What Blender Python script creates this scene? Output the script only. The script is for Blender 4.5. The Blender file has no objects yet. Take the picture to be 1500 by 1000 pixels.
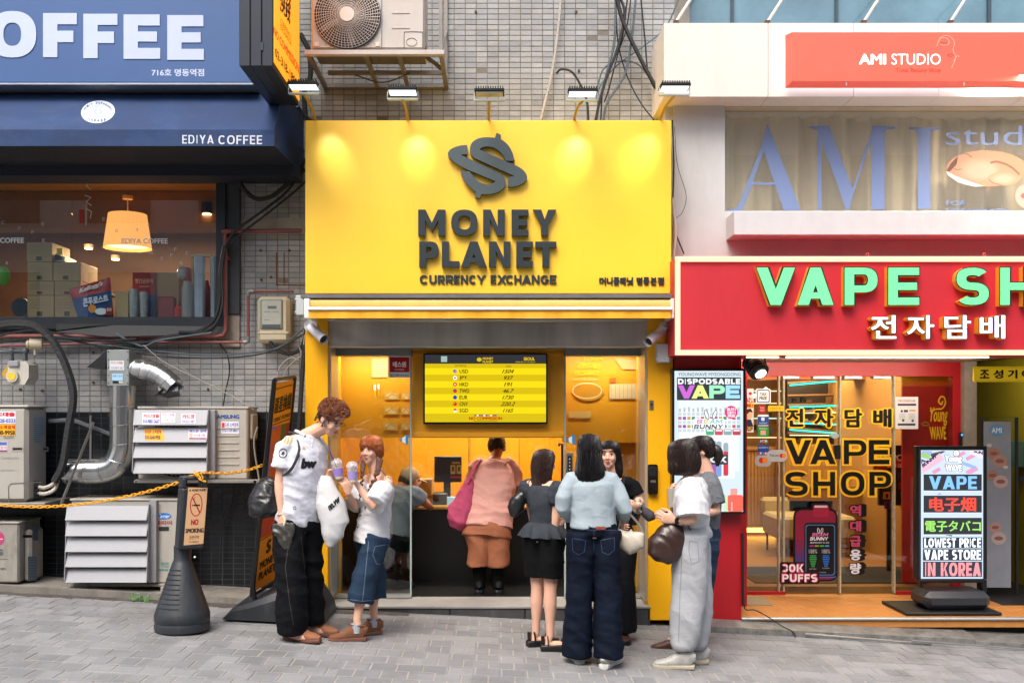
import bpy, math, random
import numpy as np
from mathutils import Vector as V, Matrix, noise as mnoise
R = math.radians
SC = bpy.context.scene
COL = SC.collection
random.seed(7)
# ---------------------------------------------------------------- camera, sky, sun, exposure
F = 1458.33; D0 = 8.3; CX = 730.; HY = 602.; CZ = 1.72
cam = bpy.data.cameras.new('camera'); camo = bpy.data.objects.new('camera', cam); COL.objects.link(camo)
cam.sensor_width = 36; cam.lens = 35; cam.shift_x = 20 / 1500; cam.shift_y = 102 / 1500; cam.clip_end = 500
camo.location = (0, -D0, CZ); camo.rotation_euler = (R(90), 0, 0); SC.camera = camo
W = bpy.data.worlds.new('World'); SC.world = W; W.use_nodes = True
nt = W.node_tree; bg = nt.nodes['Background']
sky = nt.nodes.new('ShaderNodeTexSky'); sky.sky_type = 'NISHITA'; sky.sun_disc = False
sky.sun_elevation = R(58); sky.sun_rotation = R(205); sky.dust_density = 6; sky.air_density = 1.0; sky.ozone_density = 1.2
nt.links.new(sky.outputs[0], bg.inputs[0]); bg.inputs[1].default_value = 0.15
sl = bpy.data.lights.new('sun', 'SUN'); sl.energy = 1.25; sl.angle = R(28); sl.color = (1, .98, .95)
so = bpy.data.objects.new('sun', sl); COL.objects.link(so)
so.rotation_euler = (R(38), 0, R(-22))
SC.view_settings.view_transform = 'Standard'; SC.view_settings.look = 'None'; SC.view_settings.gamma = 1
SC.view_settings.use_curve_mapping = False; SC.view_settings.exposure = 0.93
SC.render.engine = 'CYCLES'
SC.cycles.max_bounces = 8; SC.cycles.transparent_max_bounces = 16; SC.cycles.caustics_reflective = False; SC.cycles.caustics_refractive = False
# ---------------------------------------------------------------- basic helpers
def P(px, py, Y=0.):
    d = D0 + Y
    return V(((px - CX) * d / F, Y, CZ - (py - HY) * d / F))
def X(px, Y=0.): return (px - CX) * (D0 + Y) / F
def Z(py, Y=0.): return CZ - (py - HY) * (D0 + Y) / F
def gz(x): return -0.051 * x
def lin(h):
    h = h.lstrip('#'); c = [int(h[i:i + 2], 16) / 255 for i in (0, 2, 4)]
    return tuple((v / 12.92 if v <= .04045 else ((v + .055) / 1.055) ** 2.4) for v in c)
ORG = {}
def org(o):
    return ORG.get(o.name, V((0, 0, 0))) if o else V((0, 0, 0))
def setp(o, label=None, cat=None, group=None, kind=None):
    if label: o['label'] = label
    if cat: o['category'] = cat
    if group: o['group'] = group
    if kind: o['kind'] = kind
    return o
def thing(name, label, cat, loc, group=None, rz=0):
    o = bpy.data.objects.new(name, None); COL.objects.link(o); o.empty_display_size = .1
    o.location = loc; o.rotation_euler = (0, 0, rz); ORG[o.name] = V(loc)
    return setp(o, label, cat, group)
def kids(o): return [c for c in o.children]
def copy_tree(o, loc, rz=None, label=None, parent=None):
    c = o.copy(); COL.objects.link(c)
    if parent is None:
        c.location = loc; ORG[c.name] = V(loc)
        if rz is not None: c.rotation_euler = (0, 0, rz)
        if label: c['label'] = label
    else: c.parent = parent
    for k in kids(o): copy_tree(k, None, parent=c)
    return c
def catmull(pts, n=6):
    pts = [V(p) for p in pts]
    if len(pts) < 3: return pts
    out = []
    q = [pts[0] * 2 - pts[1]] + pts + [pts[-1] * 2 - pts[-2]]
    for i in range(1, len(q) - 2):
        a, b, c, d = q[i - 1:i + 3]
        for k in range(n):
            t = k / n
            out.append(.5 * ((2 * b) + (c - a) * t + (2 * a - 5 * b + 4 * c - d) * t * t + (3 * b - a - 3 * c + d) * t ** 3))
    out.append(pts[-1]); return out
class MB:
    def __init__(s): s.v = []; s.f = []; s.m = []; s.mi = 0
    def add(s, vs, fs):
        o = len(s.v); s.v += [tuple(v) for v in vs]
        for f in fs: s.f.append(tuple(i + o for i in f)); s.m.append(s.mi)
        return s
    def box(s, a, b, c=0, M=None):
        x0, y0, z0 = [min(a[i], b[i]) for i in range(3)]; x1, y1, z1 = [max(a[i], b[i]) for i in range(3)]
        if c <= 0:
            vs = [(x, y, z) for x in (x0, x1) for y in (y0, y1) for z in (z0, z1)]
            fs = [(0, 1, 3, 2), (4, 6, 7, 5), (0, 4, 5, 1), (2, 3, 7, 6), (0, 2, 6, 4), (1, 5, 7, 3)]
        else:
            c = min(c, (x1 - x0) * .45, (y1 - y0) * .45, (z1 - z0) * .45)
            vs = []; idx = {}
            for i in (0, 1):
                for j in (0, 1):
                    for k in (0, 1):
                        X_ = (x0, x1)[i]; Y_ = (y0, y1)[j]; Z_ = (z0, z1)[k]; sx = 1 - 2 * i; sy = 1 - 2 * j; sz = 1 - 2 * k
                        idx[i, j, k] = len(vs)
                        vs += [(X_, Y_ + sy * c, Z_ + sz * c), (X_ + sx * c, Y_, Z_ + sz * c), (X_ + sx * c, Y_ + sy * c, Z_)]
            g = lambda i, j, k, a: idx[i, j, k] + a
            fs = [(g(0,0,0,0), g(0,0,1,0), g(0,1,1,0), g(0,1,0,0)), (g(1,0,0,0), g(1,1,0,0), g(1,1,1,0), g(1,0,1,0)),
                  (g(0,0,0,1), g(1,0,0,1), g(1,0,1,1), g(0,0,1,1)), (g(0,1,0,1), g(0,1,1,1), g(1,1,1,1), g(1,1,0,1)),
                  (g(0,0,0,2), g(0,1,0,2), g(1,1,0,2), g(1,0,0,2)), (g(0,0,1,2), g(1,0,1,2), g(1,1,1,2), g(0,1,1,2))]
            for j in (0, 1):
                for k in (0, 1):
                    fs.append((g(0,j,k,1), g(1,j,k,1), g(1,j,k,2), g(0,j,k,2)))
                    fs.append((g(j,0,k,0), g(j,1,k,0), g(j,1,k,2), g(j,0,k,2)))
                    fs.append((g(j,k,0,0), g(j,k,1,0), g(j,k,1,1), g(j,k,0,1)))
            for i in (0, 1):
                for j in (0, 1):
                    for k in (0, 1): fs.append((g(i,j,k,0), g(i,j,k,1), g(i,j,k,2)))
        if M is not None: vs = [M @ V(v) for v in vs]
        return s.add(vs, fs)
    def pbox(s, x0, y0, x1, y1, Y0, Y1, c=0):
        a = P(x0, y0, Y0); b = P(x1, y1, Y0); return s.box((a.x, Y0, b.z), (b.x, Y1, a.z), c)
    def prism(s, poly, Y0, Y1):
        A = [P(x, y, Y0) for x, y in poly]; n = len(A); B = [V((p.x, Y1, p.z)) for p in A]
        return s.add(A + B, [tuple(range(n)), tuple(range(2 * n - 1, n - 1, -1))] + [(i, i + n, (i + 1) % n + n, (i + 1) % n) for i in range(n)])
    def quad(s, a, b, c, d): return s.add([a, b, c, d], [(0, 1, 2, 3)])
    def tube(s, pts, r, n=8, sm=0, cap=True, flat=1.):
        pts = [V(p) for p in pts]
        if sm: 
            if isinstance(r, (list, tuple)):
                rr = catmull([V((q, 0, 0)) for q in r], sm); r = [q.x for q in rr]
            pts = catmull(pts, sm)
        N = len(pts); rs = r if isinstance(r, (list, tuple)) else [r] * N
        up = None; vs = []
        for i, p in enumerate(pts):
            t = (pts[min(i + 1, N - 1)] - pts[max(i - 1, 0)])
            t = t.normalized() if t.length > 1e-9 else V((0, 0, 1))
            if up is None:
                up = V((0, 0, 1)) if abs(t.z) < .9 else V((1, 0, 0))
            u = (up - t * up.dot(t))
            u = u.normalized() if u.length > 1e-6 else t.orthogonal().normalized()
            w = t.cross(u); up = u
            for k in range(n):
                a = 2 * math.pi * k / n
                vs.append(p + (u * math.cos(a) * flat + w * math.sin(a)) * rs[i])
        fs = [(i * n + k, i * n + (k + 1) % n, (i + 1) * n + (k + 1) % n, (i + 1) * n + k) for i in range(N - 1) for k in range(n)]
        if cap: fs += [tuple(range(n - 1, -1, -1)), tuple((N - 1) * n + k for k in range(n))]
        return s.add(vs, fs)
    def cyl(s, a, b, r, r2=None, n=16): return s.tube([a, b], [r, r if r2 is None else r2], n)
    def loft(s, rings, n=16, ref=V((1, 0, 0)), p=2.0):
        """rings: (center, ru, rv); u is ref made perpendicular to the path"""
        N = len(rings); C_ = [V(r[0]) for r in rings]; vs = []
        for i in range(N):
            t = C_[min(i + 1, N - 1)] - C_[max(i - 1, 0)]; t = t.normalized() if t.length > 1e-9 else V((0, 0, 1))
            rf = V(rings[i][3]) if len(rings[i]) > 3 else V(ref)
            u = rf - t * rf.dot(t); u = u.normalized() if u.length > 1e-5 else t.orthogonal().normalized()
            w = t.cross(u)
            for k in range(n):
                a = 2 * math.pi * k / n; ca = math.cos(a); sa = math.sin(a)
                ca = math.copysign(abs(ca) ** (2 / p), ca); sa = math.copysign(abs(sa) ** (2 / p), sa)
                vs.append(C_[i] + u * ca * rings[i][1] + w * sa * rings[i][2])
        fs = [(i * n + k, i * n + (k + 1) % n, (i + 1) * n + (k + 1) % n, (i + 1) * n + k) for i in range(N - 1) for k in range(n)]
        fs += [tuple(range(n - 1, -1, -1)), tuple((N - 1) * n + k for k in range(n))]
        return s.add(vs, fs)
    def lathe(s, prof, c, n=24):
        c = V(c); vs = [c + V((r * math.cos(2 * math.pi * k / n), r * math.sin(2 * math.pi * k / n), z)) for r, z in prof for k in range(n)]
        N = len(prof)
        fs = [(i * n + k, i * n + (k + 1) % n, (i + 1) * n + (k + 1) % n, (i + 1) * n + k) for i in range(N - 1) for k in range(n)]
        fs += [tuple(range(n - 1, -1, -1)), tuple((N - 1) * n + k for k in range(n))]
        return s.add(vs, fs)
    def ell(s, c, r, n=12, M=None, m=8):
        c = V(c); vs = []
        for i in range(m + 1):
            ph = math.pi * i / m - math.pi / 2; cp = max(math.cos(ph), .02)
            for k in range(n):
                a = 2 * math.pi * k / n
                q = V((r[0] * cp * math.cos(a), r[1] * cp * math.sin(a), r[2] * math.sin(ph)))
                if M is not None: q = M @ q
                vs.append(c + q)
        fs = [(i * n + k, i * n + (k + 1) % n, (i + 1) * n + (k + 1) % n, (i + 1) * n + k) for i in range(m) for k in range(n)]
        fs += [tuple(range(n - 1, -1, -1)), tuple(m * n + k for k in range(n))]
        return s.add(vs, fs)
    def mesh(s, name, mats, off=V((0, 0, 0)), smooth=True, ang=38):
        me = bpy.data.meshes.new(name)
        me.from_pydata([(v[0] - off.x, v[1] - off.y, v[2] - off.z) for v in s.v], [], s.f)
        mats = mats if isinstance(mats, (list, tuple)) else [mats]
        for m in mats: me.materials.append(m)
        if len(mats) > 1: me.polygons.foreach_set('material_index', s.m)
        if smooth: me.shade_smooth(); me.set_sharp_from_angle(angle=R(ang))
        me.update(); return me
def part(name, mb, mat, parent, label=None, smooth=True, ang=38):
    off = org(parent); me = mb.mesh(name, mat, off, smooth, ang)
    o = bpy.data.objects.new(name, me); COL.objects.link(o); o.parent = parent; ORG[o.name] = off
    return setp(o, label)
def solo(name, mb, mat, label, cat, group=None, smooth=True, ang=38, kind=None):
    a = np.array(mb.v); lo = a.min(0); hi = a.max(0); off = V(((lo[0] + hi[0]) / 2, (lo[1] + hi[1]) / 2, lo[2]))
    if kind == 'structure': off = V((0, 0, 0))
    me = mb.mesh(name, mat, off, smooth, ang); o = bpy.data.objects.new(name, me); COL.objects.link(o); o.location = off; ORG[o.name] = off
    return setp(o, label, cat, group, kind)
def struct(name, mb, mat, smooth=False):
    return solo(name, mb, mat, None, None, kind='structure', smooth=smooth)
# ---------------------------------------------------------------- materials
MC = {}
def mat(name, col, rough=.6, metal=0, var=.12, vs=6., bump=0., bs=80., dirt=0., dcol='4a4238', dscale=(1.2, 1.2, .35), emis=0., spec=.5, coat=0., aniso=None, alpha=1., trans=0., dth=.5):
    if name in MC: return MC[name]
    m = bpy.data.materials.new(name); m.use_nodes = True; MC[name] = m
    n = m.node_tree; N = n.nodes; L = n.links; b = N['Principled BSDF']
    c = lin(col) if isinstance(col, str) else col
    b.inputs['Base Color'].default_value = (*c, 1); b.inputs['Roughness'].default_value = rough; b.inputs['Metallic'].default_value = metal
    b.inputs['Specular IOR Level'].default_value = spec; b.inputs['Coat Weight'].default_value = coat; b.inputs['Coat Roughness'].default_value = .15
    if emis: b.inputs['Emission Color'].default_value = (*c, 1); b.inputs['Emission Strength'].default_value = emis
    if alpha < 1: b.inputs['Alpha'].default_value = alpha
    if trans: b.inputs['Transmission Weight'].default_value = trans
    tc = N.new('ShaderNodeTexCoord')
    if var:
        nz = N.new('ShaderNodeTexNoise'); nz.inputs['Scale'].default_value = vs; nz.inputs['Detail'].default_value = 6; nz.inputs['Roughness'].default_value = .65
        L.new(tc.outputs['Object'], nz.inputs['Vector'])
        mx = N.new('ShaderNodeMix'); mx.data_type = 'RGBA'
        mr = N.new('ShaderNodeMapRange'); mr.inputs[1].default_value = .3; mr.inputs[2].default_value = .7
        L.new(nz.outputs[0], mr.inputs[0]); L.new(mr.outputs[0], mx.inputs[0])
        mx.inputs[6].default_value = (*[v * (1 - var) for v in c], 1); mx.inputs[7].default_value = (*[min(v * (1 + var * .8) + var * .004, 1) for v in c], 1)
        last = mx.outputs[2]
        rr = N.new('ShaderNodeMapRange'); rr.inputs[3].default_value = max(rough - .08, 0.02); rr.inputs[4].default_value = min(rough + .1, 1)
        L.new(nz.outputs[0], rr.inputs[0]); L.new(rr.outputs[0], b.inputs['Roughness'])
        if dirt:
            mp = N.new('ShaderNodeMapping'); mp.inputs['Scale'].default_value = dscale; L.new(tc.outputs['Object'], mp.inputs[0])
            n2 = N.new('ShaderNodeTexNoise'); n2.inputs['Scale'].default_value = 5; n2.inputs['Detail'].default_value = 8; n2.inputs['Roughness'].default_value = .7
            L.new(mp.outputs[0], n2.inputs['Vector'])
            m2 = N.new('ShaderNodeMapRange'); m2.inputs[1].default_value = dth; m2.inputs[2].default_value = dth + .25; m2.inputs[4].default_value = dirt
            L.new(n2.outputs[0], m2.inputs[0])
            mx2 = N.new('ShaderNodeMix'); mx2.data_type = 'RGBA'; L.new(m2.outputs[0], mx2.inputs[0]); L.new(last, mx2.inputs[6]); mx2.inputs[7].default_value = (*lin(dcol), 1)
            last = mx2.outputs[2]
        L.new(last, b.inputs['Base Color'])
    if bump:
        n3 = N.new('ShaderNodeTexNoise'); n3.inputs['Scale'].default_value = bs; n3.inputs['Detail'].default_value = 4
        if aniso:
            mp = N.new('ShaderNodeMapping'); mp.inputs['Scale'].default_value = aniso; L.new(tc.outputs['Object'], mp.inputs[0]); L.new(mp.outputs[0], n3.inputs['Vector'])
        else: L.new(tc.outputs['Object'], n3.inputs['Vector'])
        bp = N.new('ShaderNodeBump'); bp.inputs['Strength'].default_value = bump; bp.inputs['Distance'].default_value = .01
        L.new(n3.outputs[0], bp.inputs['Height']); L.new(bp.outputs[0], b.inputs['Normal'])
    return m
def ink(col, em=0., rough=.55):
    return mat('ink_%s_%g_%g' % (col, em, rough), col, rough=rough, var=0, emis=em, spec=.3)
def emit(name, col, s):
    if name in MC: return MC[name]
    m = bpy.data.materials.new(name); m.use_nodes = True; MC[name] = m; N = m.node_tree.nodes; N.clear()
    e = N.new('ShaderNodeEmission'); o = N.new('ShaderNodeOutputMaterial'); e.inputs[0].default_value = (*lin(col), 1); e.inputs[1].default_value = s
    m.node_tree.links.new(e.outputs[0], o.inputs[0]); return m
def glassmat(name, tint=(.93, .96, .95), ior=1.5, rough=.0, op=0., opc=(1, 1, 1)):
    if name in MC: return MC[name]
    m = bpy.data.materials.new(name); m.use_nodes = True; MC[name] = m; N = m.node_tree.nodes; L = m.node_tree.links; N.clear()
    o = N.new('ShaderNodeOutputMaterial'); t = N.new('ShaderNodeBsdfTransparent'); t.inputs[0].default_value = (*tint, 1)
    g = N.new('ShaderNodeBsdfGlossy'); g.inputs['Roughness'].default_value = rough
    lw = N.new('ShaderNodeLayerWeight'); pw = N.new('ShaderNodeMath'); pw.operation = 'POWER'; pw.inputs[1].default_value = 5; L.new(lw.outputs['Facing'], pw.inputs[0]); fr = N.new('ShaderNodeMath'); fr.operation = 'MULTIPLY_ADD'; fr.inputs[1].default_value = .9; fr.inputs[2].default_value = .08 * (ior - 1) * 2; L.new(pw.outputs[0], fr.inputs[0])
    mx = N.new('ShaderNodeMixShader'); L.new(fr.outputs[0], mx.inputs[0]); L.new(t.outputs[0], mx.inputs[1]); L.new(g.outputs[0], mx.inputs[2])
    last = mx.outputs[0]
    if op:
        d = N.new('ShaderNodeBsdfDiffuse'); d.inputs[0].default_value = (*opc, 1); m2 = N.new('ShaderNodeMixShader'); m2.inputs[0].default_value = op
        L.new(last, m2.inputs[1]); L.new(d.outputs[0], m2.inputs[2]); last = m2.outputs[0]
    L.new(last, o.inputs[0]); return m
def cellmat(name, c1, c2, cell, dirt=.35, rough=.35, off=(0, 0, 0), dcol='5b574e', bump=.0, dsc=1.6, dth=.5):
    """colour that changes from one laid piece (tile, brick) to the next, plus stains"""
    m = bpy.data.materials.new(name); m.use_nodes = True; MC[name] = m; N = m.node_tree.nodes; L = m.node_tree.links; b = N['Principled BSDF']
    g = N.new('ShaderNodeNewGeometry'); a = N.new('ShaderNodeVectorMath'); a.operation = 'SUBTRACT'; a.inputs[1].default_value = off; L.new(g.outputs[0], a.inputs[0])
    s = N.new('ShaderNodeVectorMath'); s.operation = 'SNAP'; s.inputs[1].default_value = cell; L.new(a.outputs[0], s.inputs[0])
    w = N.new('ShaderNodeTexWhiteNoise'); L.new(s.outputs[0], w.inputs[0])
    mx = N.new('ShaderNodeMix'); mx.data_type = 'RGBA'; L.new(w.outputs[0], mx.inputs[0]); mx.inputs[6].default_value = (*lin(c1), 1); mx.inputs[7].default_value = (*lin(c2), 1)
    n2 = N.new('ShaderNodeTexNoise'); n2.inputs['Scale'].default_value = dsc; n2.inputs['Detail'].default_value = 9; n2.inputs['Roughness'].default_value = .68; L.new(g.outputs[0], n2.inputs['Vector'])
    mr = N.new('ShaderNodeMapRange'); mr.inputs[1].default_value = dth; mr.inputs[2].default_value = dth + .22; mr.inputs[4].default_value = dirt; L.new(n2.outputs[0], mr.inputs[0])
    mx2 = N.new('ShaderNodeMix'); mx2.data_type = 'RGBA'; L.new(mr.outputs[0], mx2.inputs[0]); L.new(mx.outputs[2], mx2.inputs[6]); mx2.inputs[7].default_value = (*lin(dcol), 1)
    n4 = N.new('ShaderNodeTexNoise'); n4.inputs['Scale'].default_value = 60; n4.inputs['Detail'].default_value = 5; L.new(g.outputs[0], n4.inputs['Vector'])
    mx3 = N.new('ShaderNodeMix'); mx3.data_type = 'RGBA'; mx3.blend_type = 'MULTIPLY'; mx3.inputs[0].default_value = .5; L.new(mx2.outputs[2], mx3.inputs[6]); L.new(n4.outputs[0], mx3.inputs[7])
    m4 = N.new('ShaderNodeMix'); m4.data_type = 'RGBA'; m4.inputs[0].default_value = .55; L.new(mx2.outputs[2], m4.inputs[6]); L.new(mx3.outputs[2], m4.inputs[7])
    L.new(m4.outputs[2], b.inputs['Base Color']); b.inputs['Roughness'].default_value = rough
    if bump:
        bp = N.new('ShaderNodeBump'); bp.inputs['Strength'].default_value = bump; bp.inputs['Distance'].default_value = .004; L.new(n4.outputs[0], bp.inputs['Height']); L.new(bp.outputs[0], b.inputs['Normal'])
    return m
def stripemat(name, c1, c2, axis, freq, rough=.5, sharp=.5):
    m = bpy.data.materials.new(name); m.use_nodes = True; MC[name] = m; N = m.node_tree.nodes; L = m.node_tree.links; b = N['Principled BSDF']
    tc = N.new('ShaderNodeTexCoord'); mp = N.new('ShaderNodeMapping'); sc = [.6, .6, .6]; sc[axis] = freq; mp.inputs['Scale'].default_value = sc; L.new(tc.outputs['Object'], mp.inputs[0])
    n = N.new('ShaderNodeTexNoise'); n.inputs['Scale'].default_value = 1; n.inputs['Detail'].default_value = 5; L.new(mp.outputs[0], n.inputs['Vector'])
    mr = N.new('ShaderNodeMapRange'); mr.inputs[1].default_value = .5 - sharp / 2; mr.inputs[2].default_value = .5 + sharp / 2; L.new(n.outputs[0], mr.inputs[0])
    mx = N.new('ShaderNodeMix'); mx.data_type = 'RGBA'; L.new(mr.outputs[0], mx.inputs[0]); mx.inputs[6].default_value = (*lin(c1), 1); mx.inputs[7].default_value = (*lin(c2), 1)
    L.new(mx.outputs[2], b.inputs['Base Color']); b.inputs['Roughness'].default_value = rough; return m
# ---------------------------------------------------------------- lettering
TX = {}
def glyphs(s, ext=0):
    k = (s, ext)
    if k not in TX:
        c = bpy.data.curves.new('f', 'FONT'); c.body = s; c.resolution_u = 3; c.extrude = .5 if ext else 0
        o = bpy.data.objects.new('f', c); me = bpy.data.meshes.new_from_object(o); bpy.data.objects.remove(o)
        v = [tuple(q.co) for q in me.vertices]; f = [tuple(p.vertices) for p in me.polygons]
        x0 = min(q[0] for q in v); x1 = max(q[0] for q in v); y0 = min(q[1] for q in v); y1 = max(q[1] for q in v)
        TX[k] = (v, f, x0, x1, y0, y1); bpy.data.meshes.remove(me)
    return TX[k]
def shifts(b, n=8): return [(0, 0)] if not b else [(b, 0), (-b, 0), (0, b * .7), (0, -b * .7), (b * .6, b * .45), (-b * .6, -b * .45), (b * .6, -b * .45), (-b * .6, b * .45), (0, 0)]
class Print:
    """flat print: shapes given in photo pixels on a plane of the place, stacked sub-millimetre proud of it"""
    def __init__(s, Y=None, plane=None):
        s.Y = Y; s.plane = plane; s.mb = MB(); s.mats = []; s.k = 0
    def pt(s, x, y, k):
        if s.plane is None: return P(x, y, s.Y - k)
        p0, n = s.plane; d = V(((x - CX) / F, 1, -(y - HY) / F)); o = V((0, -D0, CZ))
        t = (p0 + n * k - o).dot(n) / d.dot(n); return o + d * t
    def _m(s, m):
        if isinstance(m, str): m = ink(m)
        if m not in s.mats: s.mats.append(m)
        s.mb.mi = s.mats.index(m)
    def poly(s, pts, m):
        s._m(m); s.k += .00013; s.mb.add([s.pt(x, y, s.k) for x, y in pts], [tuple(range(len(pts)))]); return s
    def rect(s, x0, y0, x1, y1, m): return s.poly([(x0, y0), (x1, y0), (x1, y1), (x0, y1)], m)
    def rrect(s, x0, y0, x1, y1, r, m):
        pts = []
        for cx, cy, a0 in ((x1 - r, y0 + r, -90), (x1 - r, y1 - r, 0), (x0 + r, y1 - r, 90), (x0 + r, y0 + r, 180)):
            for k in range(4): a = R(a0 + k * 30); pts.append((cx + r * math.cos(a), cy + r * math.sin(a)))
        return s.poly(pts, m)
    def ell(s, cx, cy, rx, ry, m, n=20, rot=0):
        c, q = math.cos(rot), math.sin(rot)
        return s.poly([(cx + rx * math.cos(2 * math.pi * k / n) * c - ry * math.sin(2 * math.pi * k / n) * q, cy + rx * math.cos(2 * math.pi * k / n) * q + ry * math.sin(2 * math.pi * k / n) * c) for k in range(n)], m)
    def ring(s, cx, cy, rx, ry, w, m, n=24, rot=0):
        s._m(m); s.k += .00013; c, q = math.cos(rot), math.sin(rot); vs = []
        for k in range(n):
            a = 2 * math.pi * k / n
            for g in (0, 1):
                ex = (rx - w * g) * math.cos(a); ey = (ry - w * g) * math.sin(a); vs.append(s.pt(cx + ex * c - ey * q, cy + ex * q + ey * c, s.k))
        s.mb.add(vs, [(2 * k, 2 * k + 1, (2 * k + 3) % (2 * n), (2 * k + 2) % (2 * n)) for k in range(n)]); return s
    def line(s, pts, w, m):
        s._m(m)
        pts = [V((a, b)) for a, b in pts]; s.k += .00013; vs = []; N = len(pts)
        for i in range(N):
            t = (pts[min(i + 1, N - 1)] - pts[max(i - 1, 0)]).normalized(); nn = V((-t.y, t.x)) * w / 2
            for q in (pts[i] + nn, pts[i] - nn): vs.append(s.pt(q.x, q.y, s.k))
        s.mb.add(vs, [(2 * i, 2 * i + 1, 2 * i + 3, 2 * i + 2) for i in range(N - 1)]); return s
    def text(s, t, box, m, bold=0., it=0.):
        """box = (x0,y0,x1,y1) or four corners tl,tr,br,bl"""
        s._m(m); v, f, x0, x1, y0, y1 = glyphs(t)
        x0 -= bold; x1 += bold; y0 -= bold; y1 += bold
        if len(box) == 4 and not isinstance(box[0], (tuple, list)):
            a, b, c, d = box; box = ((a, b), (c, b), (c, d), (a, d))
        tl, tr, br, bl = [V(q) for q in box]; s.k += .00013
        for j, (dx, dy) in enumerate(shifts(bold, 6)):
            out = []
            for q in v:
                vv = (q[1] + dy - y0) / (y1 - y0); u = (q[0] + dx - x0) / (x1 - x0) + it * (vv - .5)
                p = (bl * (1 - u) + br * u) * (1 - vv) + (tl * (1 - u) + tr * u) * vv
                out.append(s.pt(p.x, p.y, s.k + j * .00001))
            s.mb.add(out, f)
        return s
    def done(s, name, parent, label=None):
        return part(name, s.mb, s.mats, parent, label, smooth=False)
def letter3d(name, ch, box, Y0, Y1, bold, m, parent, n=8):
    v, f, x0, x1, y0, y1 = glyphs(ch, 1); mb = MB()
    x0 -= bold; x1 += bold; y0 -= bold; y1 += bold
    a = P(box[0], box[3], Y0); b = P(box[2], box[1], Y0)
    for j, (dx, dy) in enumerate(shifts(bold, n)):
        e = j * .00012
        mb.add([(a.x + (q[0] + dx - x0) / (x1 - x0) * (b.x - a.x), (Y0 + e) + (.5 - q[2]) * (Y1 - Y0 - e * .5), a.z + (q[1] + dy - y0) / (y1 - y0) * (b.z - a.z)) for q in v], f)
    return part(name, mb, m, parent, smooth=False)
def spot(name, loc, tgt, power, col, size=R(60), blend=.8, r=.05):
    l = bpy.data.lights.new(name, 'SPOT'); l.energy = power; l.color = col; l.spot_size = size; l.spot_blend = blend; l.shadow_soft_size = r
    o = bpy.data.objects.new(name, l); COL.objects.link(o); o.location = loc; o.rotation_euler = (V(tgt) - V(loc)).to_track_quat('-Z', 'Y').to_euler(); return o
def area(name, loc, tgt, power, col, sx, sy):
    l = bpy.data.lights.new(name, 'AREA'); l.energy = power; l.color = col; l.shape = 'RECTANGLE'; l.size = sx; l.size_y = sy
    o = bpy.data.objects.new(name, l); COL.objects.link(o); o.location = loc; o.rotation_euler = (V(tgt) - V(loc)).to_track_quat('-Z', 'Y').to_euler(); return o
def _ring(cx, cy, rx, ry, s, t, a0, a1, n=14, e=2.4):
    o = []
    def pt(a, x, y):
        c, q = math.cos(R(a)), math.sin(R(a)); return (cx + x * math.copysign(abs(c) ** (2 / e), c), cy + y * math.copysign(abs(q) ** (2 / e), q))
    for k in range(n):
        a, b = a0 + (a1 - a0) * k / n, a0 + (a1 - a0) * (k + 1) / n
        o.append([pt(a, rx, ry), pt(b, rx, ry), pt(b, rx - s, ry - t), pt(a, rx - s, ry - t)])
    return o
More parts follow.
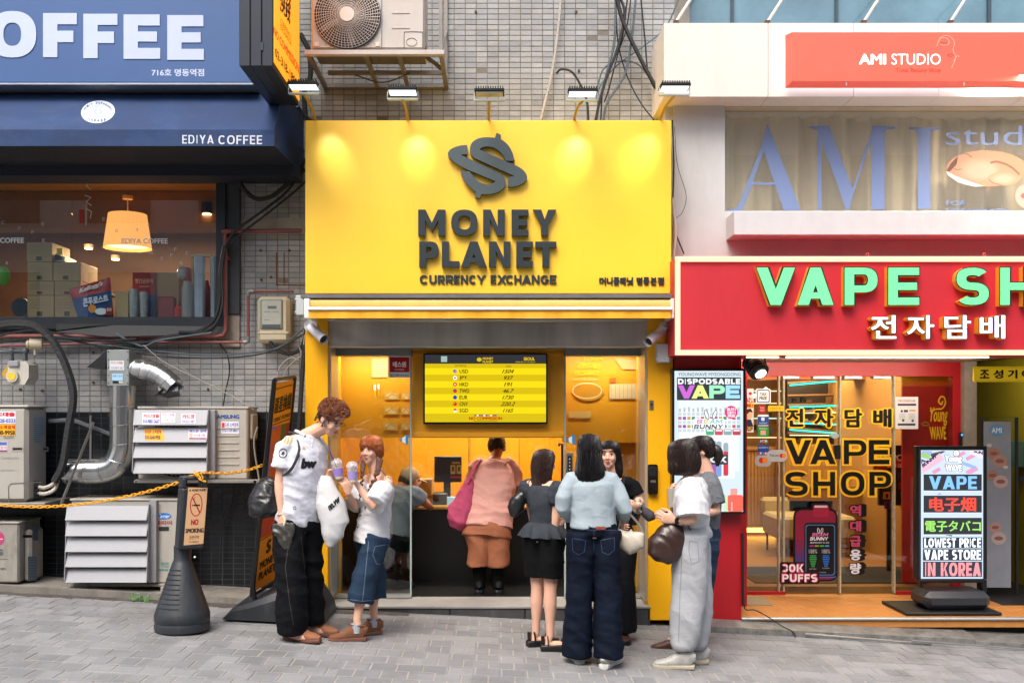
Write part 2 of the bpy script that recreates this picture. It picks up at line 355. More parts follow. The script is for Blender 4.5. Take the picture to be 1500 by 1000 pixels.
def heavy(ch, W, s, t):
    """solid block capitals as polygons in a box W wide and 1 high; s stem width, t bar height"""
    r4 = lambda a, b, c, d: [(a, b), (c, b), (c, d), (a, d)]
    h = W / 2; m0, m1 = .5 - t / 2, .5 + t / 2
    if ch in 'EF':
        o = [r4(0, 0, s, 1), r4(s, 1 - t, W, 1), r4(s, m0, W * .93, m1)]
        return o + [r4(s, 0, W, t)] if ch == 'E' else o
    if ch == 'L': return [r4(0, 0, s, 1), r4(s, 0, W, t)]
    if ch in 'I1': return [r4(h - s / 2, 0, h + s / 2, 1)]
    if ch == 'T': return [r4(0, 1 - t, W, 1), r4(h - s / 2, 0, h + s / 2, 1 - t)]
    if ch == 'H': return [r4(0, 0, s, 1), r4(W - s, 0, W, 1), r4(s, m0, W - s, m1)]
    if ch == 'N': q = .36; d = s * 1.08; return [[(0, 0), (0, 1), (d, 1), (W - s, q), (W - s, 1), (W, 1), (W, 0), (W - d, 0), (s, 1 - q), (s, 0)]]
    if ch == 'M': d = s * 1.05; return [[(0, 0), (0, 1), (d, 1), (h, .5), (W - d, 1), (W, 1), (W, 0), (W - s, 0), (W - s, .6), (h, .14), (s, .6), (s, 0)]]
    g = s * .55; k = s * 1.18; dy = (h - k) / max(h - g, .01)
    if ch in 'VW':
        if ch == 'V': return [[(0, 1), (k, 1), (h, 1 - dy), (W - k, 1), (W, 1), (h + g, 0), (h - g, 0)]]
        q = W * .27; return [[(0, 1), (s, 1), (q, .34), (h, 1), (W - q, .34), (W - s, 1), (W, 1), (W - q + s * .5, 0), (W - q - s * .5, 0), (h, .62), (q + s * .5, 0), (q - s * .5, 0)]]
    if ch == 'A':
        x = lambda y: k + (h - k) * y / dy; b0, b1 = .17, .17 + t * .85
        return [[(0, 0), (h - g, 1), (h + g, 1), (W, 0), (W - k, 0), (W - x(b0), b0), (x(b0), b0), (k, 0)]] if dy < b1 + .02 else [[(0, 0), (h - g, 1), (h, 1), (h, dy), (x(b1), b1), (x(b0), b0), (k, 0)], [(W, 0), (h + g, 1), (h, 1), (h, dy), (W - x(b1), b1), (W - x(b0), b0), (W - k, 0)], [(x(b0), b0), (W - x(b0), b0), (W - x(b1), b1), (x(b1), b1)]]
    if ch == 'Y': return [[(0, 1), (k, 1), (h, .62), (W - k, 1), (W, 1), (h + s / 2, .40), (h + s / 2, 0), (h - s / 2, 0), (h - s / 2, .40)]]
    if ch == 'X': y = s * .62 / W; return [[(0, 1), (k, 1), (h, .5 + .18), (W - k, 1), (W, 1), (h + s * .62, .5), (W, 0), (W - k, 0), (h, .5 - .18), (k, 0), (0, 0), (h - s * .62, .5)]]
    if ch == 'K': return [r4(0, 0, s, 1), [(s, .32), (W - k, 1), (W, 1), (W * .62, .56), (W, 0), (W - k, 0), (s + (W - s) * .28, .46), (s, .32)][:7], ]
    if ch == 'Z': return [r4(0, 1 - t, W, 1), r4(0, 0, W, t), [(0, t), (k, t), (W, 1 - t), (W - k, 1 - t)]]
    if ch in 'O0Q': return _ring(h, .5, h, .5, s, t, 0, 360, 24)
    if ch == 'C': return _ring(h, .5, h, .5, s, t, 42, 318, 20)
    if ch == 'G': return _ring(h, .5, h, .5, s, t, 42, 350, 20) + [r4(h + s * .1, .5 - t * .75, W - .0, .5 + t * .15)]
    if ch == 'U': return [r4(0, .42, s, 1), r4(W - s, .42, W, 1)] + _ring(h, .42, h, .42, s, t, 180, 360, 14)
    if ch == 'D': return [r4(0, 0, s, 1), r4(s, 0, h, t), r4(s, 1 - t, h, 1)] + _ring(h, .5, h, .5, s, t, -90, 90, 14)
    if ch in 'PRB':
        y0 = .34 if ch != 'B' else .44; ry = (1 - y0) / 2; cy = y0 + ry; cx = W - max(W * .42, s * 1.05); tt = min(t * .92, ry * .8)
        o = [r4(0, 0, s, 1), r4(s, 1 - tt, cx, 1), r4(s, y0, cx, y0 + tt)] + _ring(cx, cy, W - cx, ry, s, tt, -90, 90, 12)
        if ch == 'R': o.append([(s * 1.0, y0), (W * .66, y0), (W, 0), (W - k, 0)])
        if ch == 'B': ry2 = (y0 + tt * .0) / 2 + .0; o += [r4(s, 0, cx, tt)] + _ring(cx, y0 / 2, W - cx, y0 / 2, s, min(tt, y0 * .42), -90, 90, 12)
        return o
    if ch == 'S':
        ry = .5 * (1 + t) / 2; rx = h; o = _ring(h, 1 - ry, rx, ry, s, t, 35, 270, 14) + _ring(h, ry, rx, ry, s, t, -145, 90, 14)
        return o
    if ch == '3': ry = .5 * (1 + t) / 2; return _ring(h, 1 - ry, h, ry, s, t, -90, 150, 12) + _ring(h, ry, h, ry, s, t, -150, 90, 12)
    return None
HW = dict(I=.3, M=1.12, W=1.3, O=.95, C=.88, G=.92, A=.92, V=.92, N=.86, E=.66, F=.64, L=.62, T=.78, H=.84, Y=.86, X=.86, K=.84, U=.82, D=.84, P=.76, R=.78, B=.76, S=.74)
HW.update({'3': .68, '0': .78, '1': .4, ' ': .4, '.': .2})
def hletter(name, ch, box, Y0, Y1, m, parent, s=.24, t=.21, grow=0):
    x0, y0, x1, y1 = box; x0 -= grow; x1 += grow; y0 -= grow; y1 += grow; hh = y1 - y0; W_ = (x1 - x0) / hh; g = 2 * grow / hh
    mb = MB()
    for po in heavy(ch, W_, s + g * (1 if s else 0), t + g): mb.prism([(x0 + x * hh, y1 - y * hh) for x, y in po], Y0, Y1)
    return part(name, mb, m, parent, smooth=False)
def _htext(s, t, box, m, sw=.24, tw=.21, gap=.12, it=0., grow=0.):
    s._m(m)
    if not isinstance(box[0], (tuple, list)): a, b, c, d = box; a -= grow; b -= grow; c += grow; d += grow; g = 2 * grow / (d - b); box = ((a, b), (c, b), (c, d), (a, d)); hh = d - b; 
    else: g = 0; hh = (V(box[0]) - V(box[3])).length
    sw += g; tw += g
    tl, tr, br, bl = [V(q) for q in box]; tot = sum(HW.get(ch, .8) for ch in t) + gap * (len(t) - 1); Wt = (tr - tl).length / hh; kx = Wt / tot; x = 0; s.k += .00013
    for ch in t:
        w = HW.get(ch, .8)
        for po in (heavy(ch, w * kx, min(sw, w * kx * .42), tw) or []):
            vs = []
            for px, py in po:
                u = (x * kx + px) / Wt + it * (py - .5) / Wt; p = (bl * (1 - u) + br * u) * (1 - py) + (tl * (1 - u) + tr * u) * py; vs.append(s.pt(p.x, p.y, s.k))
            s.mb.add(vs, [tuple(range(len(vs)))])
        x += w + gap
    return s
Print.ht = _htext
def disp(col, e=.5):
    k = 'disp_%s_%g' % (col, e)
    if k in MC: return MC[k]
    m = mat(k, '0a0a0a', .25, var=0, spec=.3); b = m.node_tree.nodes['Principled BSDF']; b.inputs['Emission Color'].default_value = (*lin(col), 1); b.inputs['Emission Strength'].default_value = e; return m
# ================================================================ GROUND
mort = mat('joint_sand', '98948b', .95, var=.25, vs=5, bump=.4, bs=200)
pav = MB()
pav.quad((-40, -40, gz(-40) - .0025), (40, -40, gz(40) - .0025), (40, .25, gz(40) - .0025), (-40, .25, gz(-40) - .0025))
pavement = struct('pavement', pav, mort)
BW, BD = .172, .186
brickm = cellmat('paving_brick', '787a7c', '8e8f90', (BW, BD, 5), dirt=.62, rough=.8, off=(0, 0, -2), dcol='57534d', bump=.8, dsc=1.7, dth=.50)
th = math.atan(.051)
bb = MB().box((-BW / 2 + .005, -BD / 2 + .006, -.012), (BW / 2 - .005, BD / 2 - .006, 0), .0015).mesh('brick', brickm)
cnt = 0; rest = MB(); spots = []
for r_ in range(38):
    for c_ in range(-44, 45):
        x = c_ * BW + (BW / 2 if r_ % 2 else 0) + .02; y = -.06 - r_ * BD
        d = D0 + y; 
        if d < 1.5: continue
        px = CX + x * F / d; py = HY + (CZ - gz(x)) * F / d
        spots.append((d if (-20 < px < 1520 and 880 < py < 1008) else 99 + d, x, y))
spots.sort()
for i, (k, x, y) in enumerate(spots):
    dz = random.uniform(-.001, .0022); tx = random.uniform(-.005, .005); ty = random.uniform(-.005, .005)
    if i < 300:
        o = bpy.data.objects.new('brick', bb); COL.objects.link(o); o.parent = pavement
        o.location = (x, y, gz(x) + dz); o.rotation_euler = (tx, th + ty, random.uniform(-.01, .01))
    else:
        h = BW / 2 - .005; g = BD / 2 - .005; zc = gz(x) + dz; s_ = -.051
        q = [(x + a * h, y + b * g, zc + a * h * (s_ - ty) + b * g * tx) for a, b in ((-1, -1), (1, -1), (1, 1), (-1, 1))]
        rest.add(q + [(a, b, c - .012) for a, b, c in q], [(0, 1, 2, 3), (0, 4, 5, 1), (1, 5, 6, 2), (2, 6, 7, 3), (3, 7, 4, 0)])
part('brick_paving', rest, brickm, pavement, smooth=False)['kind'] = 'stuff'
# kerb ledge along the left building and under the right shop
conc = mat('concrete', '77736c', .9, var=.3, vs=4, bump=.5, bs=60, dirt=.6, dcol='35322e')
mb = MB()
x0, x1 = X(-400), X(478)
mb.add([(x0, .0, gz(x0) - .05), (x1, .0, gz(x1) - .05), (x1, .6, gz(x1) - .05), (x0, .6, gz(x0) - .05), (x0, .0, gz(x0) + .07), (x1, .0, gz(x1) + .05), (x1, .6, gz(x1) + .05), (x0, .6, gz(x0) + .07)], [(0, 1, 5, 4), (4, 5, 6, 7), (1, 2, 6, 5)])
struct('kerb_ledge', mb, conc)
dirtm = mat('gutter_dirt', '4a4540', .95, var=.5, vs=14, bump=.8, bs=90)
mb = MB(); xs = [X(-60 + i * 12) for i in range(56)]
top = [V((x, .0, gz(x) + .004)) for x in xs]; bot = [V((x, -.07 - .05 * random.random() - .06 * math.exp(-((x + 1.9) / 1.) ** 2), gz(x) + .003)) for x in xs]
n = len(xs); mb.add(top + bot, [(i, i + 1, n + i + 1, n + i) for i in range(n - 1)])
struct('gutter_soil', mb, dirtm)
metalk = mat('tread_plate', '8b8a86', .5, .6, var=.3, vs=12, bump=.8, bs=45, dirt=.6, dcol='3c3a36')
mb = MB()
xa, xb, xc = X(1034), X(1415), X(1560)
for a, b, zz in ((xa, xb, .0), (xb + .004, xc + 1, -.012)):
    mb.add([(a, -.16, gz(a) - .02), (b, -.16, gz(b) - .02), (b, -.16, gz(b) + .055 + zz), (a, -.16, gz(a) + .05 + zz), (a, .06, gz(a) + .095 + zz), (b, .06, gz(b) + .10 + zz)], [(0, 1, 2, 3), (3, 2, 5, 4)])
kerbr = struct('metal_kerb', mb, metalk)
mb = MB()
for (a, b, Y, h) in ((1180, 1362, -.19, 1.), (1336, 1560, -.24, -6.)):
    p = V((X(a, Y), Y, gz(X(a, Y)) + .035)); q = V((X(b, Y), Y - .03, gz(X(b, Y)) + .012)); mb.tube([p, q], .008, 6)
solo('edge_trim', mb, mat('alu', 'b9bab8', .35, .9, var=.1), 'loose silver edging strips lying along the foot of the metal kerb', 'edging')
# ================================================================ LEFT TILED BUILDING
WY = .5
bt = thing('tiled_building', 'grey tiled old building wall behind the outdoor air conditioners and the yellow shop sign', 'building', (X(250, WY), WY, .1))
grout = mat('grout', '77736b', .9, var=.3, vs=3, dirt=.5, dcol='4a4640')
mb = MB()
WX0, WX1 = X(-300, WY), X(1010, WY)
winL, winR, winT, winB = X(-200, WY), X(319, WY), Z(244, WY), Z(466, WY)
g = -.0005
SX = X(462, WY)
for a, b, c, d in ((WX0, SX, -.6, winB), (WX0, SX, winT, 7.5), (SX, WX1, Z(190, WY), 7.5), (winR, SX, winB, winT), (WX0, winL, winB, winT)):
    mb.box((a, WY + g, c), (b, WY + .3, d))
part('wall', mb, grout, bt, smooth=False)
mb = MB(); mb.box((WX0, WY - .0012, -.6), (SX, WY + .1, Z(601, WY))); part('wall_base', mb, mat('dark_grout', '3a3d40', .9, var=.3, vs=4), bt, smooth=False)
TW, TH = .0975, .0475
tl_light = cellmat('glazed_tile', '979a9d', 'acadab', (TW, 3, TH), dirt=.45, rough=.28, dcol='6a665c', dsc=1.3, dth=.47)
tl_dark = cellmat('shaded_blue_tile', '0b0e12', '141b23', (TW, 3, TH), dirt=.6, rough=.3, dcol='191715', dsc=1.2, dth=.45)  # dark blue taken near black: shade under the air conditioners is in the colour
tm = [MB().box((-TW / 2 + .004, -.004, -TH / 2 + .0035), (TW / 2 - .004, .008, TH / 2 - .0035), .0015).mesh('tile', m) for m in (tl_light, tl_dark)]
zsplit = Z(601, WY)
allt = []
for i in range(int(WX0 / TW) - 1, int(WX1 / TW) + 1):
    for j in range(-1, 128):
        x = (i + .5) * TW; z = (j + .5) * TH; px = CX + x * F / (D0 + WY); py = HY - (z - CZ) * F / (D0 + WY)
        if px > 985 or x < WX0: continue
        if -100 < px < 345 and 120 < py < 488: continue
        if px > 460 and py > 200: continue
        if py < -60 or px < -80: continue
        if px < 300 and py < 240: continue
        vis = (345 < px < 445 and 235 < py < 600) or (440 < px < 975 and 4 < py < 172)
        allt.append((0 if vis and random.random() < .5 else 1, x, z, px, py))
# the fully visible tiles become parts (300), evenly taken, the rest one joined part
vis = [t for t in allt if t[0] == 0 and not (450 < t[3] < 655 and t[4] < 125)]
random.shuffle(vis); vs_ = set(id(t) for t in vis[:300])
ja, jb = MB(), MB()
for t in allt:
    if random.random() < .004: continue
    _, x, z, px, py = t
    if id(t) in vs_:
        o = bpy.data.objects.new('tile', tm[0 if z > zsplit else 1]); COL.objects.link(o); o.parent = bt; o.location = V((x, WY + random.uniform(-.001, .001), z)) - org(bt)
        o.rotation_euler = (random.uniform(-.012, .012), 0, random.uniform(-.01, .01))
    else:
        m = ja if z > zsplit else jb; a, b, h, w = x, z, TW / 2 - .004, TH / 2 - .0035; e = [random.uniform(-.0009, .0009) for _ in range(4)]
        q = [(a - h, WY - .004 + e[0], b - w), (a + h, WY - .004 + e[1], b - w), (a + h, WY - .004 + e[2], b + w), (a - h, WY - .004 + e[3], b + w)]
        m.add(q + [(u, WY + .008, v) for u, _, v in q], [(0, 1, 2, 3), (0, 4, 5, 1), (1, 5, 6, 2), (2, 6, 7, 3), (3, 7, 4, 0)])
part('wall_tiles', ja, tl_light, bt, smooth=False)['kind'] = 'stuff'
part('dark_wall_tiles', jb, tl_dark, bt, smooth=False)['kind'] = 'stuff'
# cement patches and window frame
patch = mat('cement_patch', '9a958a', .85, var=.2, vs=4, bump=.3, dirt=.5, dcol='6b6458')
dpanel = mat('dark_sheet', '35393d', .6, .2, var=.25, vs=5, dirt=.4, dcol='5a564e')
mb = MB(); mb.pbox(352, 319, 448, 341, WY - .014, WY + .1); part('cement_strip', mb, patch, bt)
mb = MB(); mb.pbox(319, 236, 351, 460, WY - .05, WY + .1, .004); part('cladding_panel', mb, dpanel, bt)
mb = MB(); mb.pbox(318, 459, 351, 508, WY - .03, WY + .1, .003); part('cladding_panel', mb, mat('old_wood', '8d8275', .8, var=.3, vs=9, dirt=.5), bt, 'bare weathered end of the cladding')
frm = mat('anthracite_frame', '2b3036', .4, .4, var=.15, vs=6, dirt=.25)
mb = MB()
mb.pbox(-220, 232, 330, 244, WY - .08, WY + .12, .004); mb.pbox(-220, 464, 330, 482, WY - .08, WY + .12, .004); mb.pbox(316, 244, 330, 464, WY - .079, WY + .12, .004)
wf = part('window_frame', mb, frm, bt)
mb = MB(); mb.box((winL, WY + .0, winB), (X(105, WY), WY + .006, winT)); part('glass_pane', mb, glassmat('win_glass', (.9, .93, .92), 1.45), bt, smooth=False)
mb = MB(); mb.box((X(105.6, WY), WY + .0, winB), (winR, WY + .006, winT)); part('glass_pane', mb, glassmat('win_glass'), bt, smooth=False)
mb = MB(); mb.pbox(-220, 482, 318, 496, WY - .03, WY + .1); part('flashing', mb, mat('bent_flashing', '3d4144', .55, .4, var=.2, dirt=.4), bt)
mb = MB(); mb.add([P(82, 474, WY - .1), P(160, 474, WY - .1), P(82, 484, WY - .1)], [(0, 1, 2)]); 
mb.add([P(80, 486, WY - .09), P(170, 476, WY - .12), P(330, 478, WY - .1), P(330, 489, WY - .1), P(160, 493, WY - .15)], [(0, 1, 2, 3, 4)])
part('loose_sheet', mb, mat('rubber_sheet', '2c2d2e', .6, var=.2), bt)
# cafe room behind the window
RY = 4.6
woodw = mat('cafe_wall', '5a3a24', .6, var=.25, vs=3)
mb = MB(); zf, zc = Z(475, WY) , Z(225, WY) + .05
mb.quad((-8, RY, zf - 1), (-1.9, RY, zf - 1), (-1.9, RY, zc), (-8, RY, zc)); mb.quad((-1.9, WY + .3, zf - 1), (-1.9, RY, zf - 1), (-1.9, RY, zc), (-1.9, WY + .3, zc))
mb.quad((-8, WY + .3, zf - 1), (-8, RY, zf - 1), (-8, RY, zc), (-8, WY + .3, zc))
cf = thing('cafe_room', 'brown cafe interior seen behind the big window with warm ceiling lamps', 'room', (-4, 2.5, zf - 1))
part('wall', mb, woodw, cf, smooth=False)
mb = MB(); mb.quad((-8, WY + .3, zc), (-1.9, WY + .3, zc), (-1.9, RY, zc), (-8, RY, zc)); part('ceiling', mb, mat('cafe_ceiling', 'b08a62', .7, var=.1), cf, smooth=False)
mb = MB(); mb.quad((-8, WY + .3, zf - .95), (-1.9, WY + .3, zf - .95), (-1.9, RY, zf - .95), (-8, RY, zf - .95)); part('floor', mb, mat('cafe_floor', '4a3a2e', .5), cf, smooth=False)
mb = MB(); mb.box((-7.9, 2.2, 3.65), (-1.95, 2.5, zc - .01)); part('beam', mb, mat('cafe_beam', '7c5a3c', .6), cf, smooth=False)
blk = mat('black_steel', '141414', .45, .3, var=.2)
mb = MB()
for i in range(4): mb.box((-3.55 + i * .22, 3.2, 2.0), (-3.52 + i * .22, 3.24, 3.5))
for z in (2.4, 3.0, 3.5): mb.box((-3.55, 3.19, z), (-2.8, 3.25, z + .03))
mb.box((-5.6, 3.4, 1.9), (-4.6, 3.5, 3.0)); part('partition', mb, blk, cf)
mb = MB(); mb.tube([(-4.7, 3.0, 3.1), (-3.1, 3.0, 2.75)], .02); part('rail', mb, blk, cf)
for i, (px, py, Y) in enumerate(((95, 294, 2.6), (133, 309, 3.2), (265, 295, 2.6), (303, 314, 2.2), (130, 364, 4.), (169, 380, 4.2))):
    p = P(px, py, Y); t = thing('ceiling_spotlight', ['small round ceiling spotlight near the window pane joint', 'small ceiling spotlight beside the hanging red and white lettering', 'small round ceiling spotlight to the right of the drum lamp', 'black can spotlight at the window end above the fire extinguisher', 'low small lamp against the black partition', 'tiny lamp glowing deep in the cafe'][i], 'spotlight', p, 'cafe spotlights')
    mb = MB().cyl(p + V((0, 0, .01)), p + V((0, 0, .12 if i in (1, 3) else .05)), .055, n=14); part('housing', mb, blk if i in (1, 3) else mat('cream_metal', 'c9a981', .5), t)
    mb = MB().cyl(p + V((0, 0, .004)), p - V((0, 0, .006)), .045, n=14); part('bulb', mb, emit('warm_bulb', 'ffcf8a', 9), t)
p = P(187, 340, 1.6); lampt = thing('pendant_lamp', 'large cream drum pendant lamp glowing over the stacked cartons in the cafe window', 'pendant lamp', P(187, 368, 1.6))
shm = mat('lit_shade', 'f0a85c', .8, var=.05, emis=.75)
r1 = 34 * (D0 + 1.6) / F; r0 = 27 * (D0 + 1.6) / F; zt = Z(314, 1.6); zb = Z(364, 1.6)
mb = MB(); n_ = 28
for k in range(n_):
    a = 2 * math.pi * k / n_; b = 2 * math.pi * (k + 1) / n_
    mb.quad((p.x + r1 * math.cos(a), 1.6 + r1 * math.sin(a), zb), (p.x + r1 * math.cos(b), 1.6 + r1 * math.sin(b), zb), (p.x + r0 * math.cos(b), 1.6 + r0 * math.sin(b), zt), (p.x + r0 * math.cos(a), 1.6 + r0 * math.sin(a), zt))
part('lamp_shade', mb, shm, lampt)
mb = MB().cyl((p.x, 1.6, zb + .03), (p.x, 1.6, zb + .035), r1 * .95, n=28); part('diffuser', mb, emit('lamp_glow', 'ffd890', 2.2), lampt)
mb = MB().cyl((p.x, 1.6, zt), (p.x, 1.6, Z(292, 1.6)), .006); mb.cyl((p.x, 1.6, Z(292, 1.6)), (p.x, 1.6, Z(287, 1.6)), .05, n=16); part('hanging_rod', mb, mat('cream_metal', 'c9a981', .5), lampt)
area('pendant_light', (p.x, 1.6, zb - .02), (p.x, 1.6, 0), 70, (1, .72, .42), .4, .4)
area('cafe_downlight', (-4.4, 3.0, zc - .1), (-4.4, 3.0, 0), 120, (1, .74, .48), 2.5, 1)
# shopfront writing on the cafe glass
pr = Print(WY - .002)
pr.text('EDIYA COFFEE', (178, 349, 246, 357), 'd5d9de', .03); pr.text('COFFEE', (0, 348, 35, 356), 'd5d9de', .03)
for ch, x, y in (('E', 152, 321), ('A', 218, 329), ('D', 171, 338), ('Y', 201, 337), ('C', 223, 369), ('O', 237, 378), ('F', 251, 374), ('F', 257, 365), ('E', 274, 371), ('E', 266, 385), ('O', 28, 334), ('F', 48, 340), ('E', 63, 328), ('E', 64, 352), ('A', 10, 385), ('C', 4, 326)):
    pr.text(ch, (x - 2, y - 2.5, x + 2, y + 2.5), 'aeb3ba')
pr.line([(128, 258), (132, 266), (126, 272), (133, 278)], 1.2, 'c9c5bd'); pr.line([(124, 286), (133, 289), (126, 296), (134, 301)], 1.2, 'c9c5bd'); pr.line([(127, 306), (134, 310), (132, 320)], 1.2, 'c9c5bd'); pr.line([(126, 330), (126, 300)], 1, 'c9c5bd')
pr.rect(116, 307, 123, 327, 'a02c2c')
pr.done('window_lettering', bt)
# ================================================================ COFFEE SIGN BOARD
blue = mat('coffee_blue', '32568a', .45, var=.07, vs=1.5, dirt=.12, dcol='2c4374')
bs = thing('fascia_sign', 'wide blue cafe fascia board with huge white letters at the top', 'sign', P(150, 125, -.25))
mb = MB(); mb.pbox(-120, -60, 371, 121, -.25, .3, .004); mb2 = MB(); part('board', mb, blue, bs)
mb = MB(); mb.pbox(-120, 121.5, 373, 124, -.26, .3); part('edge_trim', mb, mat('pale_trim', '9aa3b0', .4, .4), bs)
def blockletter(ch, x0, y0, x1, y1, st):
    h = y1 - y0
    if ch == 'F': return [(x0, y0), (x1, y0), (x1, y0 + st * .78), (x0 + st, y0 + st * .78), (x0 + st, y0 + h * .4), (x1 - 5, y0 + h * .4), (x1 - 5, y0 + h * .66), (x0 + st, y0 + h * .66), (x0 + st, y1), (x0, y1)]
    return [(x0, y0), (x1, y0), (x1, y0 + h * .25), (x0 + st, y0 + h * .25), (x0 + st, y0 + h * .385), (x1 - 4, y0 + h * .385), (x1 - 4, y0 + h * .61), (x0 + st, y0 + h * .61), (x0 + st, y0 + h * .755), (x1 + .6, y0 + h * .755), (x1 + .6, y1), (x0, y1)]
wl = mat('letter_white', 'b2bed2', .4, var=.03)
for ch, a, b, c, d in (('F', 63, 19.5, 112.5, 84), ('F', 122, 20.5, 172, 85.5), ('E', 181, 21.5, 234, 86.5), ('E', 245, 22.5, 298, 88)):
    mb = MB(); mb.prism(blockletter(ch, a, b, c, d, 21), -.256, -.25); part('letter', mb, wl, bs, smooth=False)
mb = MB(); N_ = 40; pts = []
for k in range(N_):
    a = 2 * math.pi * k / N_; ca, sa = math.cos(a), math.sin(a)
    f = lambda rx, ry: (18 + rx * math.copysign(abs(ca) ** .85, ca), 50.5 + ry * math.copysign(abs(sa) ** .85, sa))
    pts.append(P(*f(35, 34), -.256)); pts.append(P(*f(13, 17), -.256))
mb.add(pts, [(2 * k, 2 * k + 1, (2 * k + 3) % (2 * N_), (2 * k + 2) % (2 * N_)) for k in range(N_)]); part('letter', mb, wl, bs, smooth=False)
pr = Print(-.251); pr.text('716호 명동역점', (222, 101, 299, 112), 'b9c4dd', .03); pr.done('branch_lettering', bs)
# ================================================================ BLUE AWNING
aw = thing('cafe_awning', 'dark blue sloped cafe awning with white lettering above the cafe window', 'awning', P(200, 236, -.3))
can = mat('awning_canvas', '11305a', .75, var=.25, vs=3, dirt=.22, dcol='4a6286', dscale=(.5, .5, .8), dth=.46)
A = lambda px, py, Y: P(px, py, Y)
mb = MB()
yT, yF = .1, -.5
zt_, zm, zb_ = Z(138, -.1), Z(190, yF), Z(214, yF)
xl, xr = X(-150, 0), X(402, yF)
xr2 = xr + .05
mb.quad((xl, -.1, zt_), (xr - .03, -.1, zt_), (xr, yF, zm), (xl, yF, zm)); mb.quad((xl, yF, zm), (xr, yF, zm), (xr, yF, zb_), (xl, yF, zb_))
mb.quad((xl, -.1, zt_), (xl, yT + .35, zt_), (xr - .03, yT + .35, zt_), (xr - .03, -.1, zt_))
mb.add([(xr, yF, zm), (xr, yF, zb_), (xr2, .42, zb_ - .0), (xr2, .42, zt_), (xr - .03, -.1, zt_)], [(0, 1, 2, 3, 4)])
part('canopy', mb, can, aw, smooth=False)
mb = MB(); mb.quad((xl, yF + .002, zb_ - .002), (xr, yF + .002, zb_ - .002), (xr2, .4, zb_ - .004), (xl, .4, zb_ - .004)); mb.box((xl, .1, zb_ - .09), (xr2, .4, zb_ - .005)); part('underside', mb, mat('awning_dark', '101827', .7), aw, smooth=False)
pr = Print(yF - .001); pr.ht('EDIYA', (267, 198, 313, 210.5), 'c8ccd4', .15, .13, .22); pr.ht('COFFEE', (320, 198.5, 384, 211.5), 'c8ccd4', .17, .15, .2); pr.done('awning_lettering', aw)
pl = V((0, yF, zm)); nn = V((0, -(zt_ - zm), -(-.4) * -1)); nn = V((0, -(zt_ - zm), .4)).normalized()
pl = pl + nn * .001
pr = Print(plane=(pl, nn)); pr.ell(143.5, 164, 25, 16.5, 'bfc6d2', 28, -.12); 
for rr in (15, 12.5, 10): pr.ring(143.5, 164, rr, rr * .68, .7, '66738c', 24, -.12)
pr.ell(143.5, 164, 6, 4.5, '8e9ab0', 16); pr.ell(143.5, 164, 3.5, 3, 'bfc6d2', 12)
for k, ch in enumerate('EDIYA ESPRESSO'):
    if ch != ' ':
        a = R(200 + k * 140 / 13); cx = 143.5 + 20 * math.cos(a); cy = 164 + 13 * math.sin(a); pr.text(ch, (cx - 1.4, cy - 1.7, cx + 1.4, cy + 1.7), '3e4c68', .02)
for k, ch in enumerate('COFFEE'):
    a = R(130 - k * 14); cx = 143.5 + 20 * math.cos(a); cy = 164 + 13 * math.sin(a); pr.text(ch, (cx - 1.4, cy - 1.7, cx + 1.4, cy + 1.7), '3e4c68', .02)
pr.done('emblem', aw)
# ================================================================ MONEY PLANET SHOP
YEL = mat('yellow_panel', 'e9a906', .42, var=.05, vs=2, spec=.4, dirt=.05, dcol='c89a10')
YELS = mat('yellow_sign', 'f5c30a', .42, var=.05, vs=1.2, spec=1., dirt=.10, dcol='b98c10', dscale=(6, 6, .25), dth=.55)
YIN = mat('yellow_interior', 'e39e0a', .5, var=.06, vs=2)
mp = thing('currency_shop', 'bright yellow currency exchange shopfront with a glass entrance and dark stone step', 'shop', (X(716), .3, 0))
mb = MB(); mb.pbox(447, 466, 480.5, 900, .0, .7, .004); part('pillar', mb, YEL, mp)
mb = MB(); mb.pbox(949, 466, 986, 908, .0, .7, .004); part('pillar', mb, YEL, mp)
steel = stripemat('brushed_steel', '8f8b84', 'c9c5bd', 0, 5, .35, .6); steel.node_tree.nodes['Principled BSDF'].inputs['Metallic'].default_value = .25
mb = MB(); mb.pbox(481, 468, 949, 507, .03, .6, .003); part('shutter_box', mb, steel, mp)
mb = MB(); mb.pbox(480, 506.5, 950, 508.5, .02, .1); mb.pbox(481, 508, 485, 876, .05, .45); mb.pbox(944.5, 508, 948.6, 880, .05, .45); part('door_frame', mb, mat('silver_frame', 'c4c4c0', .35, .7, var=.05), mp)
gh = mat('grey_header', '7f8580', .5, .4, var=.15, vs=5)
for a, b in ((485.5, 602), (828, 944)):
    mb = MB(); mb.pbox(a, 509, b, 520.5, .28, .5, .002); part('glass_header', mb, gh, mp)
    mb = MB(); mb.pbox(a, 520.5, b, 874, .36, .37); part('glass_panel', mb, glassmat('shop_glass', (.86, .9, .88), 1.5), mp, smooth=False)
    mb = MB(); mb.pbox(a, 871, b, 875, .33, .42); part('glass_rail', mb, mat('silver_frame', 'c4c4c0', .35), mp)
mb = MB(); mb.pbox(600.5, 520, 603, 874, .35, .38); mb.pbox(826.5, 520, 829, 874, .35, .38); part('door_edge', mb, mat('glass_edge', '9aa9a4', .2, 0, spec=.8), mp)
sy0, sy1 = .0, 1.55
